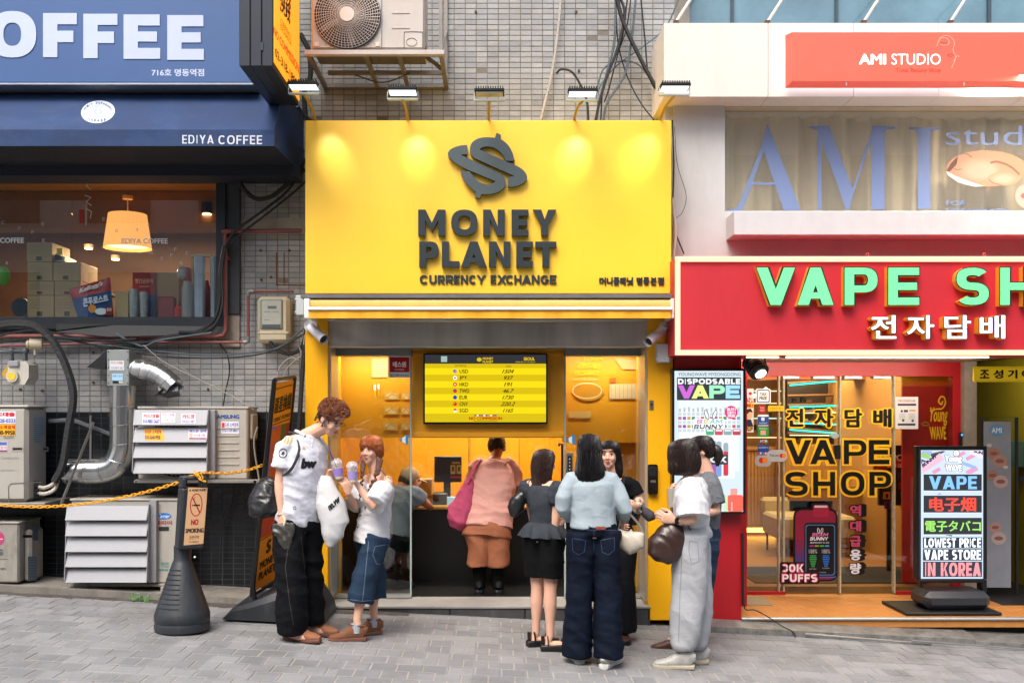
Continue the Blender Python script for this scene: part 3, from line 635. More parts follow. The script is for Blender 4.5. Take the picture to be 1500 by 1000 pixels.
# bulkhead behind the board, side panels, room
mb = MB(); mb.pbox(602.5, 508, 827.5, 641, .42, .9, .003); part('bulkhead', mb, YIN, mp)
mb = MB(); mb.pbox(604, 516, 826, 519, .405, .42, .002); part('bulkhead_trim', mb, YIN, mp)
mb = MB(); mb.pbox(604, 633, 826, 640, .40, .42, .003); part('bulkhead_trim', mb, YIN, mp)
zfl = Z(887, 0)
xL, xR = X(481, .45), X(949, .45)
mb = MB(); mb.box((xL - .02, .8, Z(641, .8)), (X(602, .45), .9, Z(500, .45))); mb.box((X(828, .45), .8, Z(648, .8)), (xR + .02, .9, Z(500, .45))); part('upper_panel', mb, YIN, mp, smooth=False)
mb = MB(); by = 2.7
mb.quad((xL - .3, by, 0), (xR + .3, by, 0), (xR + .3, by, 2.7), (xL - .3, by, 2.7)); mb.quad((xL, .45, 0), (xL - .3, by, 0), (xL - .3, by, 2.7), (xL, .45, 2.7)); mb.quad((xR, .45, 0), (xR + .3, by, 0), (xR + .3, by, 2.7), (xR, .45, 2.7))
part('inner_wall', mb, YIN, mp, smooth=False)
mb = MB(); mb.quad((xL - .3, .9, 2.45), (xR + .3, .9, 2.45), (xR + .3, by, 2.45), (xL - .3, by, 2.45)); part('ceiling', mb, YIN, mp, smooth=False)
mb = MB(); mb.box((xL - .3, .4, -.1), (xR + .3, by, Z(874, .4) - .003)); part('floor', mb, mat('black_floor', '0c0c0c', .35), mp, smooth=False)
mb = MB(); cz = Z(742, 1.2); mb.box((xL, 1.2, 0), (X(880, 1.2), 1.26, cz - .02)); part('counter_front', mb, mat('black_front', '080808', .4, var=.1), mp, smooth=False)
mb = MB(); mb.box((xL, 1.17, cz - .02), (X(880, 1.2), 1.9, cz)); part('counter_top', mb, mat('counter_cream', 'b5914a', .35), mp, smooth=False)
mb = MB(); mb.box((X(880, .9), .9, 0), (X(887, .9), 1.2, 2.4)); mb.box((X(887, .9), .95, 0), (xR, 1.0, 2.4)); part('side_panel', mb, YIN, mp, smooth=False)
mb = MB()
for px in (686, 688, 760): mb.box((X(px, 1.3), 1.3, cz), (X(px + 1, 1.3), 1.32, 1.9))
part('screen_post', mb, mat('glass_edge', '9aa9a4', .2), mp)
mb = MB(); mb.box((xL, 1.31, cz), (X(878, 1.3), 1.314, 1.9)); part('counter_screen', mb, glassmat('win_glass'), mp, smooth=False)
# step of dark stone slabs, each a part
slab = mat('step_stone', '3b3b3d', .55, var=.2, vs=7, dirt=.4, dcol='6d6a64'); st = mat('step_top', '8c8a86', .6, var=.15, dirt=.3)
edges = [478, 552, 659, 769, 856, 953]
for a, b in zip(edges, edges[1:]):
    xa, xb = X(a + .6), X(b - .6); mb = MB()
    mb.box((xa, 0, gz(xb) - .06), (xb, .02, zfl - .022), .002); part('riser_slab', mb, slab, mp)
mb = MB(); mb.box((X(478), -.01, zfl - .02), (X(953), .42, zfl), .003); part('step_top', mb, st, mp)
# papers and stickers behind and on the glass
pr = Print(.355); 
pr.rect(569, 521, 600.5, 553, 'd8dcdc'); pr.rect(571, 523, 599.5, 545, 'b3121c'); pr.text('에스원', (575, 529, 595, 538), 'f0e8e8', .06); pr.text('SECOM', (571, 547.5, 585, 551.5), '1c4c78', .03); pr.rect(586, 548, 599, 551, '9eb0b4')
pr.text('CCTV작동중', (578, 540, 592, 542.5), 'f0e8e8')
for x0 in (584, 828): 
    s_ = 1 if x0 == 584 else 0
    pr.poly([(x0, 644), (x0 + 13, 636.5), (x0 + 13, 651)], 'e8eef0'); pr.poly([(x0, 644), (x0 + 5, 641), (x0 + 5, 647)], '2c8ac0'); pr.poly([(x0 + 10, 636.5), (x0 + 14, 636.5), (x0 + 14, 651), (x0 + 10, 651)], '2c8ac0')
pr.done('stickers', mp)
pr = Print(.79)
for (a, b, c, d) in ((544, 524, 568, 553),): pr.rect(a, b, c, d, 'd8b25a')
for i in range(7): pr.rect(546, 527 + i * 3.6, 567, 528.4 + i * 3.6, 'f0dfb0')
pr.rect(547, 563, 551, 571, 'e8e2d0'); pr.rect(553, 562, 556, 570, 'e8e2d0'); pr.poly([(547, 571), (551, 571), (550, 583), (549, 583)], 'e8c030'); pr.poly([(553, 570), (556, 570), (555, 582)], 'e8c030')
for i, (a, b, c, d) in enumerate(((563, 573, 585, 585), (588, 573, 601, 585), (562, 594, 584, 607), (587, 594, 601, 607), (561, 617, 583, 630), (587, 617, 601, 630))):
    pr.rect(a, b, c, d, 'd9a838'); pr.ell((a + c) / 2, (b + d) / 2 + 1, (c - a) * .38, 4, 'e0c68c', rot=.2); pr.line([(a + 3, d - 2), ((a + c) / 2, b + 4), (c - 2, d - 4)], 1.2, 'c0822a')
pr.text('KOREA', (855, 521, 884, 529), 'd8c020', .03, 0); pr.text('공항보다좋은', (846, 531, 880, 540), 'd8c020', .03); pr.text('EXCHANGE', (842, 543, 878, 550), 'd8c020', .03); pr.text('seoul & tokyo', (838, 553, 876, 558), 'e0cc90')
pr.ell(862, 575, 22, 12, 'c88a20'); pr.ring(860, 572, 22, 12, 1.6, 'e6cf96'); pr.rect(833, 602, 866, 612, 'd8b668'); pr.rect(893, 562, 944, 584, 'dcc79a')
for i in range(8): pr.rect(895 + i * 6, 562, 895.8 + i * 6, 584, 'b9a276')
pr.rect(893, 553, 902, 560, 'e86a12'); pr.poly([(900, 524), (943, 528), (943, 541), (912, 541)], 'e0b070')
pr.done('wall_posters', mp)
# --- interior light
cl = thing('ceiling_light', 'flat warm ceiling light inside the yellow currency shop', 'ceiling light', (X(715, 1.6), 1.6, 2.42))
mb = MB(); mb.box((X(560, 1.6), 1.5, 2.425), (X(870, 1.6), 1.8, 2.445)); part('diffuser', mb, emit('shop_light', 'fff0cc', 4), cl, smooth=False)
area('shop_lamp', (X(715, 1.6), 1.65, 2.41), (X(715, 1.6), 1.65, 0), 45, (1, .93, .8), 1.8, .3)
for a_, b_ in ((X(490, .55), X(598, .55)), (X(832, .55), X(940, .55))): area('panel_fill', ((a_ + b_) / 2, .555, 2.25), ((a_ + b_) / 2, .66, 1.2), 4.5, (1, .95, .84), b_ - a_, .08)  # added fill, out of view behind the glass headers, brightens the upper panels
# --- items on the counter
def boxthing(name, label, cat, a, b, m, c=.004, group=None):
    mb = MB().box(a, b, c); return solo(name, mb, m, label, cat, group)
dk = mat('dark_plastic', '17181a', .4, var=.1)
t = thing('payment_terminal', 'black counter screen with two printed code cards on its stand', 'terminal', P(652, 738, 1.45))
mb = MB(); mb.pbox(636, 668, 676, 706, 1.5, 1.54, .006); part('screen', mb, dk, t)
mb = MB(); mb.box((X(650, 1.52), 1.50, cz), (X(660, 1.52), 1.56, Z(704, 1.5))); part('stand', mb, dk, t)
pr = Print(1.495); pr.rect(660, 681, 667, 694, 'b8b4a4'); pr.rect(669, 681, 676, 694, 'b8b4a4'); pr.rect(661.5, 683, 665.5, 690, '4a4a44'); pr.rect(670.5, 683, 674.5, 690, '4a4a44'); pr.rect(660, 697, 676, 700, '9a2a22'); pr.rect(662, 676, 674, 679, '9a9484'); pr.done('code_cards', t)
boxthing('cardboard_box', 'open tan cardboard box on the shop counter beside the capped customer', 'box', (X(606, 1.5), 1.5, cz), (X(632, 1.5), 1.75, Z(702, 1.5)), mat('card', 'a58355', .8))
boxthing('tablet', 'small bright tablet lying on the counter by the pink shirted customer', 'tablet', (X(655, 1.35), 1.33, cz), (X(672, 1.35), 1.36, Z(727, 1.35)), mat('tablet_face', '9fc4d4', .3, emis=.5))
boxthing('receipt_printer', 'black receipt printer on the shop counter', 'printer', (X(633, 1.4), 1.4, cz), (X(655, 1.4), 1.6, Z(722, 1.4)), dk, .012)
# --- television
tv = thing('wall_television', 'wide television showing the yellow exchange rate table on the orange bulkhead', 'television', P(711, 620, .36))
TY = .34
mb = MB(); mb.pbox(620, 517.5, 802, 621, TY, .4, .006); part('casing', mb, mat('tv_black', '0a0a0b', .3), tv)
pr = Print(TY - .001); E_ = .55
ye = lambda c: disp(c, .72)
pr.rect(622.5, 519.5, 799.8, 532.5, ye('2c2d31')); pr.rect(622.5, 532.5, 799.8, 618, ye('c4ab0c'))
for i in range(7): 
    if i % 2 == 0: pr.rect(622.5, 539 + i * 9.5, 799.8, 548.5 + i * 9.5, ye('dfc810'))
pr.text('MONEY', (707, 523, 722.5, 527), ye('c8a818'), .04); pr.text('PLANET', (707, 528, 722.5, 531.5), ye('c8a818'), .04); pr.ell(702, 526.5, 3.5, 3, ye('c8a818'))
pr.text('SEOUL', (767, 523, 783.5, 528), ye('c8a818'), .05); pr.text('2026.06.14 14:22pm', (755, 529, 784, 531.5), ye('c8a818'))
pr.text('currency', (666, 534, 683, 538.3), ye('57501a')); pr.text('rate', (741, 534.5, 749, 537.8), ye('57501a'))
rows = (('USD', '1504', '9c8fb0'), ('JPY', '937', 'f0eef0'), ('HKD', '191', 'd83020'), ('TWD', '46.7', 'd02020'), ('EUR', '1730', '1f3fae'), ('CNY', '220.2', 'd41c12'), ('SGD', '1165', 'd8d4d4'))
for i, (a, b, c) in enumerate(rows):
    y = 543.7 + i * 9.53; pr.text(a, (673, y - 2.9, 673 + (13, 11.5, 13, 14.5, 12, 12.5, 13)[i], y + 2.9), ye('2a2608'), .025)
    w = (16, 13, 10.5, 15, 15.5, 19.5, 14)[i] / 2; pr.text(b, (744.5 - w, y - 3, 744.5 + w, y + 3), ye('2a2608'), .025, .18)
    pr.ell(666.5, y, 3, 3, ye(c), 14)
    if a == 'JPY': pr.ell(666.5, y, 1.5, 1.5, ye('d01818'), 10)
    if a == 'HKD': pr.ell(666.5, y, 1.2, 1.2, ye('f0e8e8'), 5)
    if a == 'SGD': pr.poly([(663.8, y - .2), (664.5, y - 2.2), (666.5, y - 3), (668.5, y - 2.2), (669.2, y - .2)], ye('d01818'))
    if a == 'USD': pr.poly([(663.6, y), (664.4, y - 2), (666.5, y - 2.9), (666.6, y)], ye('2c4a9c')); pr.rect(665, y + .6, 669, y + 1.4, ye('c84a50'))
    if a == 'TWD': pr.poly([(663.6, y), (664.4, y - 2), (666.5, y - 2.9), (666.6, y)], ye('2038a0'))
    if a == 'CNY': pr.ell(665.5, y - 1, .8, .8, ye('f0c818'), 5)
for k, c in enumerate(('9a2a50', 'd8d0c0', '2c48a0', 'c02020', 'd8d0c0', '2c48a0', 'c88020', 'd8d0c0', 'c02020', '30409a')): pr.rect(695 + k * 3.3, 607, 697.6 + k * 3.3, 609.3, ye(c))
pr.text('NO COMMISSION', (687, 610, 735.5, 615), ye('b03008'), .05); pr.rect(694, 616, 729, 616.7, ye('6a5a10'))
pr.rect(646, 521.5, 655, 530, ye('93a8a4'))
pr.done('display', tv)
# --- sign box
sg = thing('shop_sign', 'big yellow currency exchange sign board with charcoal raised letters and dollar logo', 'sign', P(716, 430, -.2))
SY = -.2
mb = MB(); mb.pbox(447, 176.5, 983.5, 430, SY, .45, .004); part('sign_panel', mb, YELS, sg)
mb = MB()
mb.pbox(440, 430.5, 988, 436.5, -.3, .4, .003); part('gutter', mb, mat('gutter_metal', '6e7074', .5, .5, var=.2, dirt=.3), sg)
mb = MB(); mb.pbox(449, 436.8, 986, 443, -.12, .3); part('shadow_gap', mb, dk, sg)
ch_ = mat('charcoal_letter', '30383b', .38, .3, var=.05)
def zb(x, y): return (x / 2.586 + 430, y / 2.586 + 300)
for ch, a, b in (('M', 472, 575), ('O', 597, 697), ('N', 718, 800), ('E', 826, 890), ('Y', 907, 996)):
    x0, y0 = zb(a, 18); x1, y1 = zb(b, 117); hletter('letter', ch, (x0, y0, x1, y1), SY - .05, SY - .003, ch_, sg, .27, .235)
for ch, a, b in (('P', 476, 549), ('L', 562, 628), ('A', 634, 732), ('N', 740, 822), ('E', 844, 907), ('T', 916, 996)):
    x0, y0 = zb(a, 139); x1, y1 = zb(b, 236); hletter('letter', ch, (x0, y0, x1, y1), SY - .05, SY - .003, ch_, sg, .27, .235)
cx = 479
for ch, a, b in zip('CURRENCYEXCHANGE', (478, 514, 546, 576, 607, 633, 665, 693, 746, 772, 804, 836, 866, 902, 936, 970), (510, 542, 573, 605, 629, 661, 692, 729, 768, 806, 834, 864, 900, 932, 967, 996)):
    x0, y0 = zb(a, 266); x1, y1 = zb(b, 299); hletter('small_letter', ch, (x0, y0, x1, y1), SY - .014, SY - .003, ch_, sg, .24, .21)
for ch, a, b in zip('머니플래닛명동본점', (1158, 1187, 1212, 1237, 1262, 1299, 1325, 1352, 1379), (1184, 1209, 1235, 1259, 1288, 1322, 1349, 1376, 1404)):
    x0, y0 = zb(a, 273); x1, y1 = zb(b, 304); letter3d('small_letter', ch, (x0, y0, x1, y1), SY - .012, SY - .003, .05, ch_, sg, 6)
def lz(x, y): return (x / 8.693 + 640, y / 8.693 + 185)
def arc(cx, cy, rx, ry, a0, a1, n, rot=0):
    out = []
    for k in range(n + 1):
        a = R(a0 + (a1 - a0) * k / n); ex, ey = rx * math.cos(a), ry * math.sin(a)
        out.append((cx + ex * math.cos(R(rot)) - ey * math.sin(R(rot)), cy + ex * math.sin(R(rot)) + ey * math.cos(R(rot))))
    return out
def cm2(pts, n=5): return [(q.x, q.y) for q in catmull([V((a, b, 0)) for a, b in pts], n)]
up = cm2([(990, 440), (965, 345), (915, 250), (850, 190), (805, 165)]) + [(815, 108), (760, 85), (738, 148)] + cm2([(738, 148), (640, 140), (530, 155), (450, 205), (420, 280), (430, 350), (480, 405)]) + [(990, 635), (905, 648), (903, 770)] + cm2([(903, 770), (990, 765), (1080, 735), (1140, 680), (1145, 625), (1090, 550), (985, 490), (880, 448)]) + [(545, 295)] + cm2([(545, 295), (580, 268), (650, 258), (730, 275), (800, 320), (850, 385), (880, 440)])[1:]
lo = cm2([(383, 238), (290, 248), (200, 278), (150, 320), (140, 370), (190, 430), (290, 500), (420, 565)]) + [(750, 700)] + cm2([(750, 700), (700, 735), (640, 742), (560, 720), (490, 670), (440, 610), (420, 575)])[1:] + [(300, 575)] + cm2([(300, 575), (330, 660), (390, 745), (450, 800), (495, 830)])[1:] + [(488, 905), (545, 915), (568, 860)] + cm2([(568, 860), (640, 865), (740, 850), (830, 805), (870, 750), (872, 680), (830, 620), (760, 580)])[1:] + [(300, 362), (383, 355)]
for poly in (up, lo):
    A_ = [lz(*q) for q in poly]; mb = MB()
    mb.prism(A_, SY - .05, SY - .003); part('logo', mb, mat('logo_grey', '4e595b', .38, .35, var=.05), sg, smooth=False)
# --- sign lamps on arms
lampdata = ((462, 445, 130, 1), (597, 590, 138, 1), (716, 717, 140, 0), (841, 853, 140, 1), (967, 988, 132, 1))
lamp_lab = ['floodlight on a yellow arm beside the orange blade sign', 'floodlight on a yellow arm below the wall air conditioner', 'unlit middle floodlight straight above the dollar logo', 'floodlight on a yellow arm near the loose black cable end', 'floodlight on a yellow arm in front of the white fascia edge']
hs = mat('lamp_body', '14181c', .5, .3); br = mat('lamp_bracket', 'b8c8c8', .4, .3); arm = mat('yellow_arm', 'b58a14', .5)
for i, (bx, tx, ty, on) in enumerate(lampdata):
    LY = -.62; base = P(bx, 176, SY + .02); c = P(tx, ty, LY)
    t = thing('sign_lamp', lamp_lab[i], 'lamp', base, 'floodlights above the yellow sign')
    mb = MB().tube([base, base + (c - base) * .35 + V((0, 0, .02)), c - V((0, 0, .04))], .011, 8, sm=4); part('arm', mb, arm, t)
    w = .115; mb = MB(); mb.box((c.x - w, c.y - .07, c.z + .012), (c.x + w, c.y + .07, c.z + .035), .004)
    for k in range(12): mb.box((c.x - w + .01 + k * .0185, c.y - .078, c.z + .02), (c.x - w + .018 + k * .0185, c.y + .078, c.z + .048))
    part('housing', mb, hs, t)
    mb = MB().box((c.x - w + .012, c.y - .06, c.z + .006), (c.x + w - .012, c.y + .06, c.z + .0118)); part('lens', mb, emit('led_lens', 'eaf6f4', 1.0) if on else mat('led_off', 'a9b4b4', .3), t, smooth=False)
    mb = MB().tube([(c.x - w, c.y, c.z + .02), (c.x - w - .005, c.y, c.z - .035), (c.x + w + .005, c.y, c.z - .035), (c.x + w, c.y, c.z + .02)], .006, 6); mb.box((c.x - w, c.y - .02, c.z - .045), (c.x + w, c.y + .02, c.z - .038)); part('bracket', mb, br, t)
    if on:
        hx_ = (487, 612, 716, 841, 936)[i]
        s1 = spot('flood', (c.x + .02, c.y + .04, c.z), P(hx_, 226, SY), 24, (1, .99, .97), R(36), 1., .05)
# --- retractable awning
ra = thing('rolled_awning', 'rolled up yellow awning with a white front bar under the yellow sign', 'awning', P(716, 466, -.4))
AY = -.38
mb = MB(); mb.tube([P(452, 447, AY + .06), P(982, 447, AY + .06)], .042, 14); part('fabric_roll', mb, mat('tan_canvas', 'c9a45a', .8, var=.1, bump=.2, aniso=(3, 3, 80)), ra)
mb = MB(); mb.pbox(450, 449.5, 985, 454, AY - .03, AY + .08, .006); part('front_bar', mb, mat('white_bar', 'e2e2de', .35, var=.03), ra)
mb = MB(); 
xs = [452 + i * 4.05 for i in range(132)]
q = [P(x, 454.5, AY - .012) for x in xs] + [P(x, 466, AY - .016 + .006 * math.sin(x * .11) + .004 * math.sin(x * .37)) for x in xs]
mb.add(q, [(i, i + 1, 132 + i + 1, 132 + i) for i in range(131)]); part('valance', mb, mat('valance_cloth', 'e0a014', .75, var=.08), ra)
mb = MB(); mb.pbox(445, 437, 453, 466, AY, AY + .3, .006); mb.pbox(983, 437, 989, 466, AY, AY + .3, .006); part('end_cap', mb, mat('white_bar', 'e2e2de', .35), ra)
mb = MB()
for a, b in ((480, 716), (716, 950)): mb.tube([P(a, 468, -.1), P((a + b) / 2 + (60 if a < 500 else -60), 469, AY + .05), P(b, 468, -.1)], .014, 8)
for a in (520, 600, 720, 860, 905): mb.box(P(a - 6, 466, AY + .1), P(a + 6, 471, AY + .16), .004)
mb.pbox(490, 466.5, 945, 468, AY + .02, AY + .2)
part('folding_arm', mb, mat('arm_metal', 'b0aea8', .4, .6), ra)
# --- cameras, boxes
def camera(label, px, py, dirx, mx):
    c = P(px, py, -.16); t = thing('security_camera', label, 'security camera', c, 'security cameras on the yellow pillars')
    wm = mat('camera_white', 'c9c9cc', .35, var=.05)
    mb = MB(); b = P(mx, py - 10, 0); mb.cyl(b, b + V((0, -.04, 0)), .055, n=20); part('mount', mb, wm, t)
    d = V((dirx, -.75, -.62)).normalized()
    mb = MB(); mb.tube([b + V((0, -.04, 0)), b + V((0, -.07, -.01)), c - d * .05], .018, 10); mb.tube([c - d * .1, c - d * .095, c + d * .1, c + d * .105], [.03, .037, .037, .034], 16); part('body', mb, wm, t)
    mb = MB(); mb.tube([c + d * .104, c + d * .112], .030, 16); part('lens', mb, dk, t)
    mb = MB(); mb.tube([c + d * .02 + V((0, 0, .004)), c + d * .135 + V((0, 0, .004))], .041, 16, cap=False); part('hood', mb, wm, t)
camera('white bullet security camera on the pillar beside the electricity meter', 463, 487, .75, 456)
camera('white bullet security camera on the pillar above the grey junction box', 962, 491, -.8, 974)
jb_ = mat('junction_grey', 'b4b8b8', .5, var=.06, dirt=.2)
def jbox(label, x0, y0, x1, y1, Y0, Y1):
    t = thing('junction_box', label, 'junction box', P((x0 + x1) / 2, y1, Y0)); mb = MB(); mb.pbox(x0, y0, x1, y1, Y0, Y1, .006); part('box', mb, jb_, t)
    mb = MB(); mb.pbox(x0 + .8, y0 + .8, x1 - .8, y1 - .8, Y0 - .012, Y0 + .001, .004); part('lid', mb, jb_, t)
    mb = MB()
    for a in (x0 - 1, x1 - 1): 
        for b in (y0 + 4, y1 - 7): mb.pbox(a, b, a + 2, b + 3, Y0 - .008, Y0 + .02)
    part('latch', mb, jb_, t)
jbox('grey plastic junction box on the pillar below a security camera', 962, 503, 982, 531, -.09, 0)
jbox('pale plastic box at the awning end next to the electricity meter', 433, 432, 446, 462, -.1, .1)
t = thing('key_switch', 'small steel shutter key switch on the yellow pillar', 'switch', P(954.5, 600, 0)); mb = MB(); mb.pbox(951.5, 586, 957.5, 600, -.008, 0, .002); part('plate', mb, mat('steel_p', '8d8a84', .35, .8), t)
mb = MB(); c = P(954.5, 592, -.008); mb.cyl(c, c + V((0, -.01, 0)), .009, n=12); part('keyhole', mb, dk, t)
t = thing('access_reader', 'black glossy door access reader on the yellow pillar beside the grey trousers woman', 'card reader', P(957, 725, 0)); mb = MB(); mb.pbox(949.5, 680, 964, 724, -.05, 0, .01); part('case', mb, mat('gloss_black', '0b0b0c', .15), t)
mb = MB(); mb.pbox(953, 703, 961, 706.5, -.053, -.04, .001); part('slot', mb, mat('steel_p', '8d8a84', .35), t)
mb = MB(); mb.pbox(951, 683, 962.5, 697, -.052, -.04, .003); part('cover', mb, dk, t)
t = thing('door_handle_bar', 'long black vertical pull handle on the glass door', 'handle', P(822, 720, .3)); 
mb = MB(); mb.tube([P(819, 652, .3), P(819, 650, .28), P(823.5, 650, .28), P(823.5, 723, .28), P(819, 723, .28)], .011, 8); mb.cyl(P(819, 652, .28), P(819, 652, .37), .008); mb.cyl(P(819, 721, .28), P(819, 721, .37), .008); part('bar', mb, mat('black_satin', '101010', .3), t)
t = thing('door_lock', 'digital keypad lock on the glass door beside the pull handle', 'lock', P(834, 690, .3)); mb = MB(); mb.pbox(830, 663, 839, 696, .31, .36, .008); part('case', mb, mat('lock_grey', '6e7a7c', .3, .4), t)
pr = Print(.309); pr.rrect(831.5, 667, 837.5, 692, 2.5, '1a1e20')
for k in range(4): pr.ell(834.5, 672 + k * 5, 1, 1.2, 'a8b0b0', 8)
pr.done('keypad', t)
# ================================================================ AMI BUILDING
cream = mat('cream_panel', 'd6d0c6', .5, var=.05, vs=2, dirt=.12, dcol='b59c84', dscale=(2, 2, .12)); 
greyw = mat('pale_render', 'b9bab9', .7, var=.08, vs=2, dirt=.2, dcol='8f867c')
am = thing('studio_building', 'cream fronted beauty studio building above the red shop', 'building', (X(1240), .3, 2))
AW = .08
mb = MB()
xe = X(1700)
mb.box((X(987, AW), AW, Z(378, AW)), (X(1062, AW), .6, Z(141, AW))); mb.box((X(1062, AW) , AW + .001, Z(378, AW)), (xe, .6, Z(309, AW)))
mb.box((X(975, AW), .12, 2.4), (X(987, AW), .7, Z(141, AW))); part('wall', mb, greyw, am, smooth=False)
for i, (a, b) in enumerate(((972.6, 1125), (1125.6, 1250), (1250.6, 1375), (1375.6, 1500), (1500.6, 1640))):
    mb = MB(); mb.box((X(a, -.15), -.15, Z(142, -.15)), (X(b, -.15), .5, Z(34, -.15)), .002); part('fascia_panel', mb, cream, am, smooth=False)
mb = MB(); mb.box((X(1075, -.2), -.2, Z(344, -.2)), (xe, AW, Z(309, -.2)), .004); part('window_sill', mb, mat('sill_paint', 'bfc1c1', .6, var=.06, dirt=.2, dcol='9a948a'), am)
# recess reveals
mb = MB(); mb.box((X(1062, AW), .1, Z(156, AW)), (xe, .24, Z(140, AW))); part('lintel', mb, mat('lintel_cream', 'b8a78e', .6), am, smooth=False)
mb = MB(); mb.box((X(1062, .2), .2, Z(310, .2)), (xe, .206, Z(155, .2))); part('glass_pane', mb, glassmat('studio_glass', (.96, .96, .94), 1.45, 0, .06, (.75, .8, .78)), am, smooth=False)
# curtains with folds
def curtain(x0, x1, Y, zt, zb, m, label, amp=.045, fr=9.):
    mb = MB(); n = int((x1 - x0) / .012); rows = 9; ph = random.random() * 6
    for j in range(rows):
        z = zt + (zb - zt) * j / (rows - 1); k_ = 1 + .35 * j / rows
        for i in range(n + 1):
            x = x0 + (x1 - x0) * i / n
            y = Y + amp * k_ * math.sin(x * 2 * math.pi * fr / 1.0 * .55 + ph + .6 * math.sin(x * 3 + j * .12)) * (.7 + .3 * math.sin(x * 5.1 + ph)) + .012 * math.sin(x * 50 + ph)
            mb.v.append((x, y, z))
    mb.f = [(j * (n + 1) + i, j * (n + 1) + i + 1, (j + 1) * (n + 1) + i + 1, (j + 1) * (n + 1) + i) for j in range(rows - 1) for i in range(n)]; mb.m = [0] * len(mb.f)
    return solo('curtain', mb, m, label, 'curtain', 'curtains behind the studio window')
curm = mat('curtain_cloth', 'e4d2b2', .85, var=.06, bump=.1, bs=200)
curtain(X(1040, .4), X(1352, .45), .42, Z(168, .4), Z(330, .4), curm, 'beige pleated curtain behind the big blue window letters')
curtain(X(1350, .5), X(1620, .5), .47, Z(168, .4), Z(330, .4), curm, 'beige pleated curtain behind the face picture on the window')
mb = MB(); mb.quad((X(1000, .7), .75, Z(360, .7)), (xe + .3, .75, Z(360, .7)), (xe + .3, .75, Z(120, .7)), (X(1000, .7), .75, Z(120, .7))); mb.quad((X(1000, .7), .24, Z(138, .3)), (xe, .24, Z(138, .3)), (xe, .75, Z(138, .3)), (X(1000, .7), .75, Z(138, .3)))
part('room_back', mb, mat('studio_wall', 'bca88a', .8), am, smooth=False)
mb = MB(); mb.cyl(P(1062, 166, .4), P(1640, 166, .4), .012); part('curtain_rail', mb, mat('rail_b', '77705f', .5), am)
area('curtain_fill', (X(1280, .3), .30, Z(146, .3)), (X(1280, .5), .42, 2.4), 190, (1, .88, .74), 3, .08)  # added fill, unseen behind the lintel, brightens the curtains
pr = Print(.198)
AM = lambda x, y: (x / 3.41 + 1060, y / 3.41 + 160)
pv = ink('7585ac')
for poly in ([(218, 75), (380, 505), (295, 505), (262, 380), (135, 380), (95, 490), (88, 513), (40, 515), (20, 503), (60, 497), (85, 470), (195, 180)],):
    pts = [AM(*q) for q in poly]
pr.poly([AM(*q) for q in ((218, 75), (240, 125), (385, 505), (300, 505), (197, 195), (190, 180))], pv)
pr.poly([AM(*q) for q in ((190, 180), (218, 160), (100, 490), (88, 514), (40, 516), (18, 503), (60, 495), (82, 465))], pv)
pr.poly([AM(*q) for q in ((138, 366), (266, 366), (266, 378), (134, 378))], pv)
pr.poly([AM(*q) for q in ((415, 88), (525, 80), (645, 400), (640, 460), (628, 503), (612, 503), (500, 190), (487, 150), (470, 108), (440, 98))], pv)
pr.poly([AM(*q) for q in ((470, 108), (488, 150), (488, 503), (470, 503))], pv)
pr.poly([AM(*q) for q in ((745, 80), (760, 100), (745, 130), (640, 450), (625, 503), (618, 480), (738, 110))], pv)
pr.poly([AM(*q) for q in ((742, 82), (855, 88), (858, 98), (815, 102), (804, 120), (804, 501), (738, 501), (738, 120))], pv)
pr.poly([AM(*q) for q in ((925, 90), (1080, 92), (1080, 102), (1045, 104), (1033, 118), (1033, 499), (970, 499), (970, 118), (958, 104), (925, 100))], pv)
pr.text('studio', (1386, 184, 1552, 213), pv); pr.text('FOR', (1386, 294, 1415, 301), pv, .02); pr.text('FOREIGNERS', (1386, 305.5, 1478, 313), pv, .02)
pr.done('window_letters', am)
pr = Print(.196)
sk = ink('bd8a6e'); pr.ell(1445, 247, 59, 26.5, sk, 32); pr.poly([AM(*q) for q in ((1112, 310), (1135, 270), (1170, 235), (1165, 275), (1130, 312))], '6a4a3e'); [pr.ell(1432 + k, 248 + k * .4, 34 - k * 3, 19 - k * 1.8, ink(c_), 28) for k, c_ in enumerate(('c08c70', 'c29075', 'c5947a', 'c7987f', 'c99b82', 'cb9e86'))]; [pr.ell(1470, 262, 24 - k * 4, 10 - k * 1.6, ink(c_), 24) for k, c_ in enumerate(('c18d72', 'c49278', 'c8987e', 'cb9e86'))]
pr.line([AM(1150, 298), AM(1168, 303), AM(1190, 299)], 1.2, '8a5f4c'); pr.line(cm2([AM(1200, 223), AM(1220, 226), AM(1240, 242)]), 2.2, '9a7058'); pr.line(cm2([AM(1332, 268), AM(1370, 263), AM(1430, 285), AM(1478, 326)]), 3, '8d6350'); pr.line(cm2([AM(1325, 352), AM(1350, 370), AM(1390, 378)]), 1.2, '8a5f4c')
pr.poly([AM(*q) for q in ((1112, 308), (1160, 335), (1240, 365), (1300, 385), (1250, 387), (1170, 365), (1120, 330))], 'd8d0d0'); pr.ell(1505, 287, 18, 18, ink('d49a8c')); pr.ell(1505, 287, 10, 5, ink('b05a58'))
pr.done('face_picture', am)
pr = Print(.55); pr.rect(1331, 167, 1356, 192, ink('58b070', .6)); pr.line([(1338, 186), (1343, 178), (1340, 172)], 2, 'd0e8d0'); pr.line([(1346, 172), (1350, 180), (1346, 188)], 2, 'd0e8d0'); pr.done('exit_sign', am)
